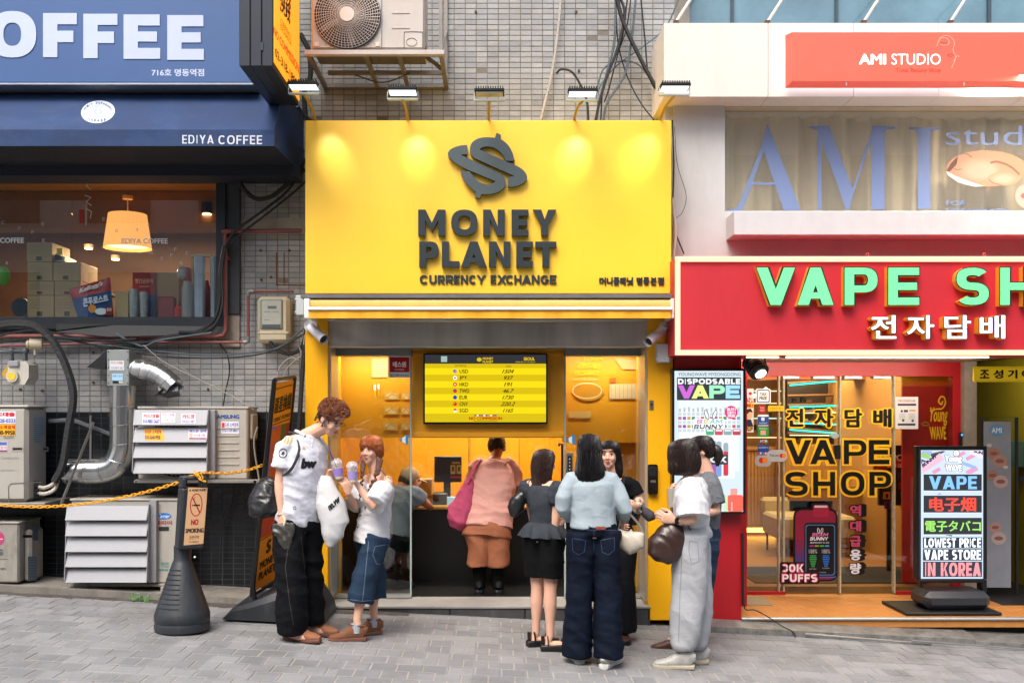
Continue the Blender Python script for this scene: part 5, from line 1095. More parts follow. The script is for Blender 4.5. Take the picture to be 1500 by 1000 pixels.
for ch, a, b, c in (('V', 993, 1018, 'cf6ad8'), ('A', 1013, 1038.5, 'e6ee8a'), ('P', 1039, 1062, 'a4ecc4'), ('E', 1063, 1084, 'a6dcf6')): pr.ht(ch, (a, 564, b, 583.5), kk(c), .33, .27)
random.seed(5)
for i in range(14):
    x = 993 + i * 6.6; c = ('b87a90', '9a50b0', 'c8a048', '5a8a68', 'd0d4d8', 'c85a68', '78a0b8')[i % 7]
    for j in range(5): pr.rect(x + .5, 604 + j * 6, x + 5.4, 608.5 + j * 6, kk(c if j % 2 else 'c9d2d6', .4))
    pr.rect(x + 1.5, 598 - (i % 3), x + 4.5, 603, kk('b4c0c4'))
pr.rrect(1015, 613, 1062, 628.5, 3, kk('f6fafa'))
pr.ht('B', (1021, 614, 1029, 620), kk('d070b8'), .25, .22, .1, .2); pr.ht('E', (1031, 614, 1038, 620), kk('c8c870'), .25, .22, .1, .2); pr.ht('AM', (1040, 614, 1058, 620), kk('80c8c0'), .25, .22, .1, .2); pr.ht('BUNNY', (1017, 621.5, 1059, 627.8), kk('3a4048', .3), .25, .22, .14, .2)
for s_ in (-1, 1): pr.ring(1041 + s_ * 6, 607, 3, 7.5, 1, kk('3a4048', .3), 16, s_ * .35); pr.ell(1041 + s_ * 6, 607, 2, 6.4, kk('f6fafa'), 16, s_ * .35)
for i, c in enumerate(('50b080', 'd05060', '90a8a8', 'c04858')): pr.rrect(1034 + i * 13, 628, 1046 + i * 13, 637, 2, kk(c, .5)); pr.rect(1035.5 + i * 13, 629, 1044.5 + i * 13, 631.5, kk('e8eef0'))
pr.ell(1071, 603.5, 9.5, 9.5, kk('dc3c78')); pr.text('BUY1', (1065, 597, 1077.5, 602), kk('fbe8f0'), .06); pr.text('GET1', (1065, 602.5, 1077.5, 606.5), kk('fbe8f0'), .06); pr.text('FREE', (1066, 607, 1077, 611), kk('fbe8f0'), .06)
for i, (x, c, y0_, y1_) in enumerate(((1000, '5090c8', 647, 702), (1010, '8050c0', 647, 702), (1020, 'c060a0', 646, 700), (1031, '70b0d8', 645, 700), (1042, 'a060b8', 645, 700), (1049.5, '7aa0d8', 646, 698), (1059.5, 'd83848', 648, 697))):
    pr.rrect(x, y0_, x + 7.5, y1_, 3, kk('9ab0bc')); pr.rect(x + .3, y0_ + 13, x + 7.2, y1_ - 1, kk(c))
pr.rect(1026, 665.5, 1066, 680, kk('3c444a', .3)); pr.text('OX', (1040, 668, 1064.5, 677.5), kk('f2f6f8'), .06)
pr.rect(1060, 725, 1066, 749, kk('c8e6c0')); pr.rrect(1066, 724.5, 1088.5, 749, 3, kk('ee6a58')); pr.rrect(1070, 715, 1080, 724.5, 1.5, kk('f0a098')); pr.rect(1071, 735, 1073, 748, kk('f8b8b0'))
pr.done('display', ld)
# ---------------- standing lit sign
dk9 = lambda c, e=0: disp(c, .85)
ss = thing('standing_display', 'lit standing sign with vape lettering on a black weighted foot', 'sign', P(1394, 893, .3))
SY_ = .28
mb = MB()
mb.pbox(1342.5, 653, 1347.5, 848, SY_ - .02, SY_ + .05, .004); mb.pbox(1441.5, 653, 1446, 848, SY_ - .02, SY_ + .05, .004); mb.pbox(1347.5, 653, 1441.5, 657.5, SY_ - .019, SY_ + .05, .004); mb.pbox(1347.5, 848.5, 1441.5, 853, SY_ - .019, SY_ + .05, .004)
mb.box(P(1347, 860, SY_), P(1350, 848, SY_ + .03)); mb.box(P(1439, 885, SY_), P(1443, 848, SY_ + .03)); part('frame', mb, mat('tv_black', '0a0a0b', .3), ss)
mb = MB(); mb.pbox(1347.5, 657.5, 1441.5, 848.5, SY_, SY_ + .04); part('screen_body', mb, dk, ss, smooth=False)
mb = MB(); mb.box((X(1326, .1), .08, zt + .003), (X(1466, .1), .62, zt + .03), .004); part('foot_tray', mb, mat('matt_black', '0a0a0b', .5), ss)
mb = MB(); mb.box((X(1352, .2), .14, zt + .032), (X(1449, .2), .5, zt + .19), .05); part('sandbag', mb, mat('bag_vinyl', '24262a', .35, var=.1), ss)
pr = Print(SY_ - .001)
pr.rect(1349, 659, 1440, 847, dk9('b4c4d4', .35))
random.seed(11)
for k in range(16):
    x, y = random.uniform(1352, 1425), random.choice([random.uniform(660, 690), random.uniform(660, 690), random.uniform(725, 845)]); l = random.uniform(10, 22); w_ = random.uniform(4, 8); a = random.choice([-.5, .35, -.6, .2]); c, s_ = math.cos(a), math.sin(a)
    q = [(x + u * c - v_ * s_, y + u * s_ + v_ * c) for u, v_ in ((-l / 2, -w_ / 2), (l / 2, -w_ / 2), (l / 2, w_ / 2), (-l / 2, w_ / 2))]; q = [(min(max(u, 1349.5), 1439.5), min(max(v_, 660), 846)) for u, v_ in q]
    pr.poly(q, dk9(random.choice(['c88aa8', 'd8e0ea', '90b070', '8aa0d0', 'e8ecf4', '404850', 'b0a0d0']), .5))
pr.poly([(1349.5, 684), (1377, 663), (1383, 673), (1352, 693)], dk9('d8a8bc', .6)); pr.text('BUNNY', ((1350, 680), (1371, 664), (1373, 669), (1352, 685)), dk9('1c2026', .2), .06); pr.poly([(1422, 659.5), (1439.5, 660), (1439.5, 672), (1420, 664)], dk9('d8c8d4', .6)); pr.text('BUN', ((1427, 660), (1439.5, 660), (1439.5, 666), (1426, 662)), dk9('1c2026', .2), .06)
w1 = dk9('f4f8ff', .8); pr.ring(1401, 663.5, 5, 5, 1.4, dk9('20242a', .2)); pr.ring(1401, 663.5, 4.2, 4.2, 1, w1); pr.ell(1402, 664, 1.6, 1.6, w1); pr.text('Young', (1383, 665, 1410, 680), dk9('20242a', .2), .14); pr.text('Young', (1384, 666, 1409, 679), w1, .07); pr.text('WAVE', (1384, 679, 1410, 691), dk9('20242a', .2), .14); pr.text('WAVE', (1385, 680, 1409, 690), w1, .07)
for y0_, y1_ in ((693.5, 719), (724.5, 751), (757, 783)): pr.rect(1352, y0_, 1439, y1_, dk9('c8d0d8', .5)); pr.rect(1352.8, y0_ + .8, 1438.2, y1_ - .8, dk9('2c3034', .12))
pr.ht('VAPE', (1361, 697, 1431, 716), dk9('78b0f0', .8), .24, .2, .12); pr.text('电子烟', (1361, 727.5, 1430, 749), dk9('e2483a', .7), .035); pr.text('電子タバコ', (1355, 762, 1437, 778.5), dk9('90d060', .7), .025)
for t_, y0_, y1_, c in (('LOWEST PRICE', 787, 802, 'f0f6ff'), ('VAPE STORE', 804, 820, 'f0f6ff'), ('IN KOREA', 822.5, 844, 'e08a90')):
    pr.rect(1352, y0_ - .5, 1438.5, y1_ + .5, dk9('2c343e', .15)); pr.ht(t_, (1354, y0_ + .8, 1437, y1_ - .8), dk9(c, .7), .19, .2, .1)
pr.done('display', ss)
# ---------------- stair alcove at the right
al = thing('stair_entrance', 'dim yellow stair entrance beside the vape shop with hanging name board', 'entrance', P(1480, 880, 1.))
xq = 4.48
olive = mat('olive_wall', '8a7a0c', .7, var=.1)
mb = MB(); mb.quad((xq, 1.6, -.3), (xq, 3.2, -.3), (xq, 3.2, 2.6), (xq, 1.6, 2.6)); mb.quad((xq, 3.2, -.3), (6, 3.2, -.3), (6, 3.2, 2.6), (xq, 3.2, 2.6)); mb.quad((5.2, 1., -.3), (5.2, 3.2, -.3), (5.2, 3.2, 2.6), (5.2, 1., 2.6)); part('wall', mb, olive, al, smooth=False)
mb = MB(); mb.quad((xq, .05, 2.25), (6, .05, 2.25), (6, 3.2, 2.25), (xq, 3.2, 2.25)); part('ceiling', mb, mat('steel_ceiling', '6c6c68', .4, .5), al, smooth=False)
mb = MB(); mb.quad((xq, .55, zt + .003), (6, .55, zt + .003), (6, 3.2, zt + .003), (xq, 3.2, zt + .003)); part('floor', mb, mat('black_tread', '161616', .5), al, smooth=False)
for i in range(7): mb = MB(); mb.box((xq + .35, 1.9 + i * .25, 0), (xq + 1.6, 1.9 + i * .25 + .26, .17 * (i + 1))); part('stair_step', mb, mat('stair_stone', '3a3630', .7), al, smooth=False)
mb = MB(); mb.pbox(1427, 536.5, 1600, 559, .3, .33, .003); nb = part('name_board', mb, mat('board_yellow', 'd4b40a', .5, emis=.15), al)
pr = Print(.298); pr.rect(1428.5, 538, 1600, 538.5, '8a7810'); pr.rect(1428.5, 557, 1600, 557.5, '8a7810')
for ch, a, c in (('조', 1435, 1449.5), ('성', 1455, 1470), ('기', 1476, 1490.5), ('여', 1496.5, 1512)): pr.text(ch, (a, 541, c, 554.5), '14140c', .05)
pr.done('name_lettering', al)
mb = MB(); c = P(1450, 524, .6); mb.cyl(c, c + V((0, 0, .02)), .04, n=14); part('downlight', mb, emit('dim_dot', 'f0f4f0', 1.5), al)
area('alcove_light', (c.x + .3, 1.2, 2.2), (c.x, 2.4, .8), 5, (1, .95, .8), .3, .3)
# banner inside the alcove
bn = thing('roll_banner', 'grey beauty studio banner with round lip pictures on a black stand', 'banner', P(1463, 870, 1.))
mb = MB(); mb.tube([P(1438, 870, 1.), P(1438, 611, 1.), P(1489, 611, 1.), P(1489, 870, 1.)], .018, 6); part('frame', mb, mat('matt_black', '0a0a0b', .5), bn)
mb = MB(); mb.pbox(1441, 617, 1481, 860, .98, .985); part('sheet', mb, mat('banner_grey', '80848c', .6), bn, smooth=False)
pr = Print(.979); pr.ell(1460, 630, 10.5, 9, '5d86ac'); pr.text('AMI', (1452.5, 626, 1467.5, 634), 'cfdae4', .02)
for x, y, r_, c in ((1456, 664, 9.5, 'a0705c'), (1464.5, 675, 11, 'a8806c'), (1454, 696, 9.5, '9a7460'), (1466, 705, 11, 'b4958a'), (1458, 772, 9, 'a88078'), (1463, 788, 11, 'a89890')): pr.ell(x, y, r_, r_ * .85, c); pr.ell(x, y, r_ * .6, r_ * .28, '83504a')
for x, y in ((1449, 652), (1473, 684)): pr.ell(x, y, 4, 2.6, 'c0b0a0', 12)
pr.done('banner_print', bn)
mb = MB(); mb.prism([(1492, 701), (1500, 694), (1512, 701), (1500, 708)], 1.15, 1.16); solo('arrow_sign', mb, dk, 'black diamond shaped plate on the yellow stair wall', 'sign')
mb = MB(); mb.pbox(1486, 646, 1500, 684, 1.5, 1.6, .004); solo('wall_notice', mb, mat('notice_green', '4a6a60', .6), 'small green framed notice behind the banner stand', 'notice')
t = thing('intercom', 'slim black device with a blue screen on the red door post', 'intercom', P(1410, 650, VD)); mb = MB(); mb.box(P(1406.5, 656, VD - .04), P(1413, 633, VD), .004); part('case', mb, dk, t)
mb = MB(); mb.box(P(1408, 638, VD - .042), P(1412, 635, VD - .0405)); part('screen', mb, emit('blue_led', '3aa0ff', 1.2), t)
# cable running over the threshold
cb_ = mat('cable_black', '101112', .5)
mb = MB(); mb.tube([P(1089, 800, -.02), P(1089, 850, -.02), P(1090, 878, -.03), P(1092, 892, -.04), P(1106, 893, -.03), P(1125, 903, -.05), P(1145, 916, -.12), P(1162, 925, -.17), P(1165, 933, -.2)], .005, 5, sm=5); mb.tube([P(1087.5, 780, -.02), P(1088.5, 885, -.04)], .012, 6); solo('power_cable', mb, cb_, 'thin black power cable running down the red pillar and over the threshold', 'cable')
# ================================================================ BLADE SIGN
bl = thing('blade_sign', 'black framed orange blade sign hanging over the blue cafe board', 'sign', P(420, 158, -.2))
bz = Z(97, -1.13); bx0, bx1 = X(350, -1.13), X(400, -1.13); t3 = (bx1 - bx0) / 3
fr_ = mat('blade_frame', '222a33', .5, .3, var=.1)
for i in range(3): mb = MB(); mb.box((bx0 + i * t3 + .002, -1.13, bz), (bx0 + (i + 1) * t3 - .002, -.2, 6.4), .004); part('frame_panel', mb, fr_, bl)
mb = MB(); mb.box((bx0 + .01, -1.12, bz + .01), (bx1 - .01, -.21, 6.39)); part('core', mb, dk, bl)
mb = MB(); mb.box((bx1, -1.11, bz + .035), (bx1 + .006, -.21, 6.3)); part('lit_face', mb, mat('orange_face', 'ff9a1c', .4, emis=.62, var=.02), bl, smooth=False)
pr = Print(plane=(V((bx1 + .008, 0, 0)), V((1, 0, 0))))
bkl = ink('2a1c10'); rdl = ink('e03820', .2)
def bq(y0a, y1a, xa, xb): # quad on the side face following its perspective
    s0, s1 = (xa - 400) / 38, (xb - 400) / 38
    return ((xa, y0a + s0 * (602 - y0a) * .115), (xb, y0a + s1 * (602 - y0a) * .115), (xb, y1a + s1 * (602 - y1a) * .115), (xa, y1a + s0 * (602 - y1a) * .115))
pr.text('換錢', ((411, -28), (427, -8), (425, 38), (410, 16)), bkl, .03)
pr.text('CURRENCY', ((411, 26), (427, 52), (427, 60), (411, 34)), bkl); pr.text('EXCHANGE', ((411, 35), (427, 61), (427, 69), (411, 43)), bkl)
pr.text('NO COMMISSION', ((401, 38), (438, 95), (438, 110), (401, 50)), rdl, .03); pr.text('02-318-1892', ((403, 69), (436, 118), (436, 132), (403, 82)), bkl, .03)
pr.done('face_lettering', bl)
mb = MB(); mb.box((bx0 + 1.9 * t3, -1.136, bz + .11), (bx0 + 2.15 * t3, -1.13, bz + .17), .002); part('hinge', mb, mat('hinge_m', '3c444c', .4, .6), bl)
# ================================================================ AIR CONDITIONERS
acm = mat('ac_casing', 'a3a097', .5, var=.06, vs=4, dirt=.28, dcol='857a68', dscale=(2, 2, .5), dth=.5)
acd = mat('ac_dirty', '8f8b82', .6, var=.15, vs=5, dirt=.6, dcol='4c463c', dscale=(1.5, 1.5, .6), dth=.45)
acw = mat('ac_warm', 'b9b3ac', .5, var=.06, vs=4, dirt=.2, dcol='857a68')
acg = mat('ac_louver', '8b8d92', .45, .1, var=.06, vs=4, dirt=.15, dcol='77736c')
dkg = mat('grill_dark', '1e1e1f', .6, .3); grl = mat('grill_wire', 'a5a199', .45, .3)
def fan(t, cx, cy, Y, r, n=12, spokes=36, gm=None, hub=True):
    c = P(cx, cy, Y); mb = MB(); mb.cyl(c + V((0, .018, 0)), c + V((0, .024, 0)), r * 1.02, n=36); part('fan_opening', mb, dkg, t)
    mb = MB()
    for k in range(5):
        a = k * 1.257 + .3; M = Matrix.Rotation(a, 3, 'Y'); pts = [M @ V(q) for q in ((r * .15, .0, r * .1), (r * .9, .0, r * .25), (r * .85, .02, -r * .25), (r * .15, .02, -r * .12))]
        mb.add([c + V((0, .01, 0)) + q for q in pts], [(0, 1, 2, 3)])
    part('fan_blades', mb, mat('fan_blade', '5a5854', .5), t)
    mb = MB()
    for i in range(1, n + 1):
        rr = r * i / n; mb.tube([c + V((rr * math.cos(2 * math.pi * k / 40), -.004 + .012 * (1 - (i / n) ** 2) * -1, rr * math.sin(2 * math.pi * k / 40))) for k in range(41)], .0022, 3, cap=False)
    for k in range(spokes):
        a = 2 * math.pi * k / spokes; mb.tube([c + V((r * .2 * math.cos(a), -.014, r * .2 * math.sin(a))), c + V((r * math.cos(a + .5), -.004, r * math.sin(a + .5)))], .0022, 3, cap=False)
    part('fan_grille', mb, gm or grl, t, smooth=False)
    if hub: mb = MB(); mb.cyl(c + V((0, -.02, 0)), c + V((0, -.01, 0)), r * .22, n=24); part('hub', mb, gm or grl, t)
def louver(t, x0, x1, rows, Y, m):
    a, b = X(x0, Y), X(x1, Y)
    for y0, y1 in rows:
        z0, z1 = Z(y0, Y), Z(y1, Y); mb = MB()
        mb.add([(a, Y - .03, z0), (b, Y - .03, z0), (b, Y - .075, z1), (a, Y - .075, z1), (a, Y - .01, z0 + .004), (b, Y - .01, z0 + .004), (a, Y - .045, z1 - .008), (b, Y - .045, z1 - .008)], [(0, 1, 2, 3), (0, 1, 5, 4), (3, 2, 7, 6)])
        part('louvre_blade', mb, m, t, smooth=False)
    z0, z1 = Z(rows[0][0] - 2, Y), Z(rows[-1][1] + 3, Y)
    for xx in (a - .008, b):
        mb = MB(); mb.add([(xx, Y, z0), (xx, Y - .03, z0), (xx, Y - .08, z1 + .03), (xx, Y, z1), (xx + .006, Y, z0), (xx + .006, Y - .03, z0), (xx + .006, Y - .08, z1 + .03), (xx + .006, Y, z1)], [(0, 1, 2, 3), (4, 5, 6, 7), (0, 1, 5, 4), (1, 2, 6, 5), (2, 3, 7, 6)]); part('louvre_side', mb, m, t, smooth=False)
# Samsung-type wide unit
sa_ = thing('air_conditioner', 'outdoor air conditioner with blue lettering, four louvres and colourful stickers, on a wall bracket', 'air conditioner', P(285, 706, .1))
AY_ = .12
mb = MB(); mb.pbox(202, 597, 363, 702, AY_, AY_ + .33, .012); part('casing', mb, acm, sa_)
mb = MB(); mb.pbox(201, 595, 364, 598.5, AY_ - .008, AY_ + .335, .004); part('top_cover', mb, acm, sa_)
fan(sa_, 257, 655, AY_ - .04, .25, 11, 40)
louver(sa_, 199.5, 306, ((600.5, 622), (626, 647), (649, 669.5), (671.5, 692)), AY_ - .06, acg)
mb = MB(); mb.pbox(306, 600, 315, 700, AY_ - .06, AY_, .004)
for k in range(9): c = P(309, 606 + k * 11, AY_ - .061); mb.box(c - V((.004, .003, .008)), c + V((.004, 0, .008)))
part('grille_edge', mb, acg, sa_)
mb = MB()
for k in range(6): mb.pbox(318, 626 + k * 10.5, 350, 628.5 + k * 10.5, AY_ - .006, AY_, .002)
part('pressed_ribs', mb, acm, sa_)
mb = MB(); yy = AY_ + .05; mb.box((X(363, AY_), yy, Z(643, AY_)), (X(363, AY_) + .03, yy + .18, Z(606, AY_)), .008); part('pipe_cover', mb, acm, sa_)
mb = MB(); mb.box((X(363, AY_) + .001, yy + .02, Z(700, AY_)), (X(363, AY_) + .02, yy + .2, Z(645, AY_))); part('valve_recess', mb, dkg, sa_)
mb = MB(); mb.pbox(198, 702, 379, 707, AY_ - .06, AY_ - .02, .002); mb.pbox(198, 703, 379, 706, AY_ + .3, AY_ + .34, .002); 
for px in (200, 374): mb.box((X(px, AY_), AY_ - .06, Z(706, AY_)), (X(px + 4, AY_), WY, Z(702.5, AY_)))
mb.tube([P(377, 625, AY_ - .05), P(372, 650, AY_ - .055), P(380, 705, AY_ - .05)], .008, 6, sm=5); part('bracket', mb, mat('bracket_steel', '8f8c84', .5, .5, dirt=.4, dcol='4a4038'), sa_)
st0 = AY_ - .105
pr = Print(AY_ - .002); pr.text('SAMSUNG', (314, 607, 350.5, 613), '1e4a94', .05); pr.rect(324, 617, 350, 635, 'd0d4e0'); pr.text('핸드폰 소액결제', (326, 619, 349, 625), '3a3f98', .02); pr.rect(325, 619, 329, 626, 'c83040'); pr.text('010-7769-8867', (325.5, 627.5, 349, 632.5), '2e38a0', .02); pr.done('lettering', sa_)
def tilt(Y, y0, y1): # plane of a louvre blade between two photo heights
    a = V((0, Y - .03, Z(y0, Y))); b = V((0, Y - .075, Z(y1, Y))); d = b - a; n = V((0, d.z, -d.y)); n = n.normalized(); n = n if n.y < 0 else -n
    return (a + n * .0012, n)
pr = Print(plane=tilt(AY_ - .06, 600.5, 622))
pr.rect(208.5, 604.5, 234, 621, 'd0cfd6'); pr.text('카드대출', (209.5, 606, 233.5, 612), 'b42030', .05); pr.text('010-9881-3667', (209.5, 614, 233.5, 620), '2e3a98', .05)
pr.rect(236, 604.5, 257, 619, 'cac6cc'); pr.text('카드대출', (237, 605, 256, 609), 'b06070', .02); pr.text('010-9871-3667', (238, 613.5, 256, 617), '7a6a90', .0)
pr.rect(265.5, 605.5, 287, 620, 'c2c0c6'); pr.text('카드깡', (267, 607, 285, 613), 'b42030', .05); pr.text('010-2231-9871', (267, 615, 285.5, 619), '3c4690', .02); pr.done('stickers', sa_)
pr = Print(plane=tilt(AY_ - .06, 626, 647)); pr.poly([(211, 628), (237.5, 628), (241, 641), (240, 645.5), (213, 644.5)], 'e0a010'); pr.text('휴대폰 소액결제', (212, 629.5, 236, 635), 'a02818', .05); pr.text('010-5640-9958', (212.5, 637, 235, 643.5), '20202c', .05)
pr.rect(276, 628, 303, 643.5, 'c8c6d0'); pr.text('핸드폰 결제', (277, 629, 302, 633), '2e3a98', .04); pr.text('수수료 10%', (284, 635, 301, 639.5), 'c04030', .03); pr.rect(277.5, 634, 282, 641, 'd8a080'); pr.rect(277, 641, 302.5, 643, '802858'); pr.done('stickers', sa_)
# Carrier-type unit low in the centre
ca_ = thing('air_conditioner', 'outdoor air conditioner with five louvre blades standing behind the black no smoking cone', 'air conditioner', P(185, 862, .1))
CY_ = .12; zc0 = gz(X(185)) + .075
mb = MB(); a, b = P(104, 731, CY_), P(262, 858, CY_); mb.box((a.x, CY_, zc0 + .03), (b.x, CY_ + .36, a.z), .014); part('casing', mb, acm, ca_)
mb = MB(); mb.box((a.x - .01, CY_ - .01, a.z - .012), (b.x + .008, CY_ + .37, a.z + .006), .005); part('top_cover', mb, acm, ca_)
mb = MB(); mb.box((a.x - .005, CY_ - .012, zc0 + .005), (b.x + .005, CY_ + .33, zc0 + .032), .004)
for px in (118, 245): mb.box((X(px, CY_) - .05, CY_ - .03, gz(X(px)) + .05), (X(px, CY_) + .05, CY_ + .37, zc0 + .006), .005)
part('base_feet', mb, acd, ca_)
fan(ca_, 158, 795, CY_ - .04, .30, 12, 44)
louver(ca_, 101, 219, ((740, 760), (763, 783), (786, 806), (808.5, 828), (831, 850.5)), CY_ - .05, acg)
mb = MB(); mb.pbox(219, 733, 229, 853, CY_ - .05, CY_, .004)
for k in range(10): c = P(224.5, 742 + k * 11.5, CY_ - .051); mb.cyl(c, c + V((0, -.004, 0)), .005, n=8)
part('grille_edge', mb, acg, ca_)
pr = Print(CY_ - .002); pr.ell(240, 755.5, 11, 4.6, '2068b4', 24); pr.text('Carrier', (231, 752.5, 249, 758.5), 'c8d4e4', .02, .15); pr.text('캐리어', (227, 762, 252, 768.5), 'a83440', .04); pr.rect(232.5, 771, 247.5, 777, '2c2c2c')
pr.text('ECO', (236, 823, 247, 827), '3f8a80', .06); pr.text('Green', (237, 827.5, 248, 830.5), '3f8a80'); pr.text('inverter', (231, 832, 247, 835.5), '3f8a80', .05); pr.line(cm2([(227, 818), (233, 817.5), (238, 821)]), 1.4, '74a8a8'); pr.done('lettering', ca_)
# upper LG-type tall unit
lg = thing('air_conditioner', 'tall outdoor air conditioner cut by the picture edge, with red, blue and orange stickers', 'air conditioner', P(20, 740, 0))
mb = MB(); mb.pbox(-90, 595, 40, 735, 0, .37, .03); part('casing', mb, acm, lg)
mb = MB(); mb.pbox(-92, 593, 41.5, 597, -.008, .375, .012); part('top_cover', mb, acm, lg)
mb = MB(); mb.pbox(-90, 736, 66, 741.5, -.02, .5, .004); part('wall_bracket', mb, mat('bracket_steel', '8f8c84', .5, .5), lg)
pr = Print(-.0015); pr.rect(-12, 602, 23, 620, 'd4d4dc'); pr.text('카드대출', (-14, 603.5, 22, 610), 'c02430', .08); pr.text('010-8428-0333', (-20, 613, 22.5, 619), '3a50a8', .05); pr.rect(-20, 621, 22.5, 638, 'e2a414'); pr.text('휴대폰 소액결제', (-20, 622.5, 22, 628.5), 'b04018', .06); pr.text('010-5640-9958', (-24, 630, 22, 637), '3a2a18', .06); pr.text('LG', (5, 637, 20.5, 642), '86847e', .12)
pr.rect(-5, 646, 11, 662, 'cac8d0'); pr.rect(-2, 647, 10, 652, '5068a8'); pr.text('결제', (0, 653, 10, 658), 'c04040'); pr.rect(-4, 659, 10.5, 661.5, '803a60'); pr.rect(17, 654, 34, 661, '9b978d'); pr.rect(18.5, 655.5, 32.5, 659, '1c1a18'); pr.text('Smart Inverter', (-18, 667.5, 28, 672), '93908a')
pr.line([(0, 688), (22, 688)], 1, '9b978d'); pr.line([(12.5, 735), (12.5, 712), (16, 708), (60, 706)], 1.1, '5a564e'); pr.done('lettering', lg)
pr = Print(plane=(V((X(40, 0) + .0015, 0, 0)), V((1, 0, 0)))); pr.poly([(49, 610), (66, 610), (66, 637), (60, 637), (60, 650), (49, 649)], '8fa0ac')
for k in range(12): pr.line([(50, 613 + k * 3), (59 if k > 8 else 65, 613 + k * 3)], .6, '5a6670')
pr.rect(62.5, 654, 71, 661.5, '9b978d'); pr.rect(63.5, 656, 69.5, 658.5, '1c1a18'); pr.done('rating_label', lg)
mb = MB(); 
for dy in (0, 9): mb.tube([P(52, 712 + dy, .15), P(66, 714 + dy, .1), P(80, 707 + dy, .1), P(86, 700, .15)], .016, 8, sm=5)
part('refrigerant_pipe', mb, mat('pipe_wrap', 'b4afa4', .7), lg)
mb = MB()
for k in range(4): c = P(51, 706 + k * 6, .12); mb.cyl(c, c + V((.03, 0, 0)), .014, n=8)
part('valve', mb, dkg, lg)
# lower LG-type old unit
l2 = thing('air_conditioner', 'grimy old outdoor air conditioner on the ground with a pink round logo', 'air conditioner', P(10, 861, 0))
zb0 = gz(X(10)) + .075
mb = MB(); a, b = P(-90, 766, .0), P(25, 860, .0); mb.box((a.x, .03, zb0), (b.x, .43, a.z), .014); part('casing', mb, acd, l2)
mb = MB(); mb.box((a.x, .02, a.z - .01), (b.x + .008, .44, a.z + .01), .008); part('top_cover', mb, acd, l2)
mb = MB(); xx = b.x; mb.box((xx - .01, .12, Z(852, .1)), (xx + .06, .36, Z(776, .1)), .02); part('side_cover', mb, acd, l2)
pr = Print(.0285); pr.ell(-2, 788, 8.5, 10, 'a83c68', 24); pr.line([(-2, 783), (-2, 789), (4, 789)], 1.4, 'd8c8cc'); pr.text('LG', (-13, 803, 4, 813.5), '55595a', .1); pr.text('INVERTER', (-24, 831, 9, 834), '55595a', .03); pr.rect(-20, 818, 12, 818.8, '6a675f'); pr.done('lettering', l2)
pr = Print(plane=(V((xx + .0615, 0, 0)), V((1, 0, 0)))); pr.rect(33, 783, 47, 787, '0f0f0f'); pr.rect(41, 815, 54, 850, '5d6c78'); 
for k in range(8): pr.line([(42, 818 + k * 4), (53, 818 + k * 4)], .5, '8896a0')
pr.rect(48, 769, 56, 791, '4d5a66'); pr.done('rating_label', l2)
# upper wall unit
ua = thing('air_conditioner', 'wall air conditioner on an open steel bracket high above the yellow sign', 'air conditioner', P(540, 78, -.3))
UY = -.35
mb = MB(); mb.pbox(456, -60, 622, 72, UY, UY + .36, .014); part('casing', mb, acw, ua)
mb = MB(); mb.pbox(458, -40, 559, 70, UY - .012, UY - .004, .004); part('grille_panel', mb, acw, ua)
fan(ua, 508.5, 22, UY - .045, .262, 14, 56, mat('grill_pale', 'c9bcb0', .45, .2))
mb = MB()
for px, py in ((464, 65), (553, 65)): c = P(px, py, UY - .014); mb.box(c - V((.018, .004, .018)), c + V((.018, 0, .018)), .004)
part('corner_screws', mb, mat('grill_pale', 'c9bcb0', .45), ua)
mb = MB(); 
for k in range(4): mb.pbox(574, 40 - k * 22, 600, 42 - k * 22, UY - .005, UY, .002)
part('pressed_ribs', mb, acw, ua)
mb = MB(); mb.tube([P(592, 72, UY - .002), P(592, 50, UY - .002), P(595, 47, UY - .002), P(617, 47, UY - .002), P(619, 50, UY - .002), P(619, 72, UY - .002)], .0025, 5, sm=3); mb.tube([P(598 + 8 * math.cos(k * .6) + 5, 62 + 6 * math.sin(k * .6), UY - .002) for k in range(11)], .002, 4); part('valve_cover_seam', mb, mat('seam', '5f5a54', .6), ua)
brk = mat('bracket_brown', '85817c', .55, .4, var=.15, dirt=.4, dcol='4a4038')
mb = MB(); mb.pbox(446, 73, 651, 80, UY - .05, UY, .003); part('front_rail', mb, acw, ua)
mb = MB(); z0 = Z(80, UY); z1 = z0 + .03
xa, xb = X(447, UY), X(648, UY)
for xx in (xa, (xa + xb) / 2 - .09, (xa + xb) / 2 + .18, xb - .03): mb.box((xx, UY, z0), (xx + .035, WY, z0 + .03))
mb.box((xa, WY - .05, z0 - .002), (xb, WY - .01, z0 + .028)); mb.box((X(483, WY - .3), .1, z0 - .003), (xb, .14, z0 + .027))
mb.box((xb - .028, UY - .01, z1), (xb, UY + .02, 6.)); mb.box((xb - .028, WY - .04, z1), (xb, WY - .01, 6.)); mb.tube([(xb - .01, UY + .01, z0 + .02), (xb - .01, WY - .02, z0 + .5)], .012, 6)
part('bracket', mb, brk, ua)
mb = MB(); mb.pbox(458, 72.5, 620, 73.5, UY + .01, UY + .34)
for px in (470, 540, 600): mb.box((X(px, UY), UY + .05, z1 - .0), (X(px + 10, UY), UY + .3, z1 + .012), .002)
part('base_pan', mb, mat('base_pan', '6f6a64', .5, .4, dirt=.4), ua)
mb = MB(); mb.tube([P(619, 66, UY + .05), P(626, 84, UY + .1), P(636, 92, UY + .2), P(645, 100, UY + .4)], .018, 8, sm=5); mb.tube([P(520, 110, 0), P(560, 121, .05), P(600, 108, .1)], .006, 5, sm=5); part('drain_pipe', mb, mat('worn_wrap', '4b443c', .9, bump=.8, bs=40), ua)
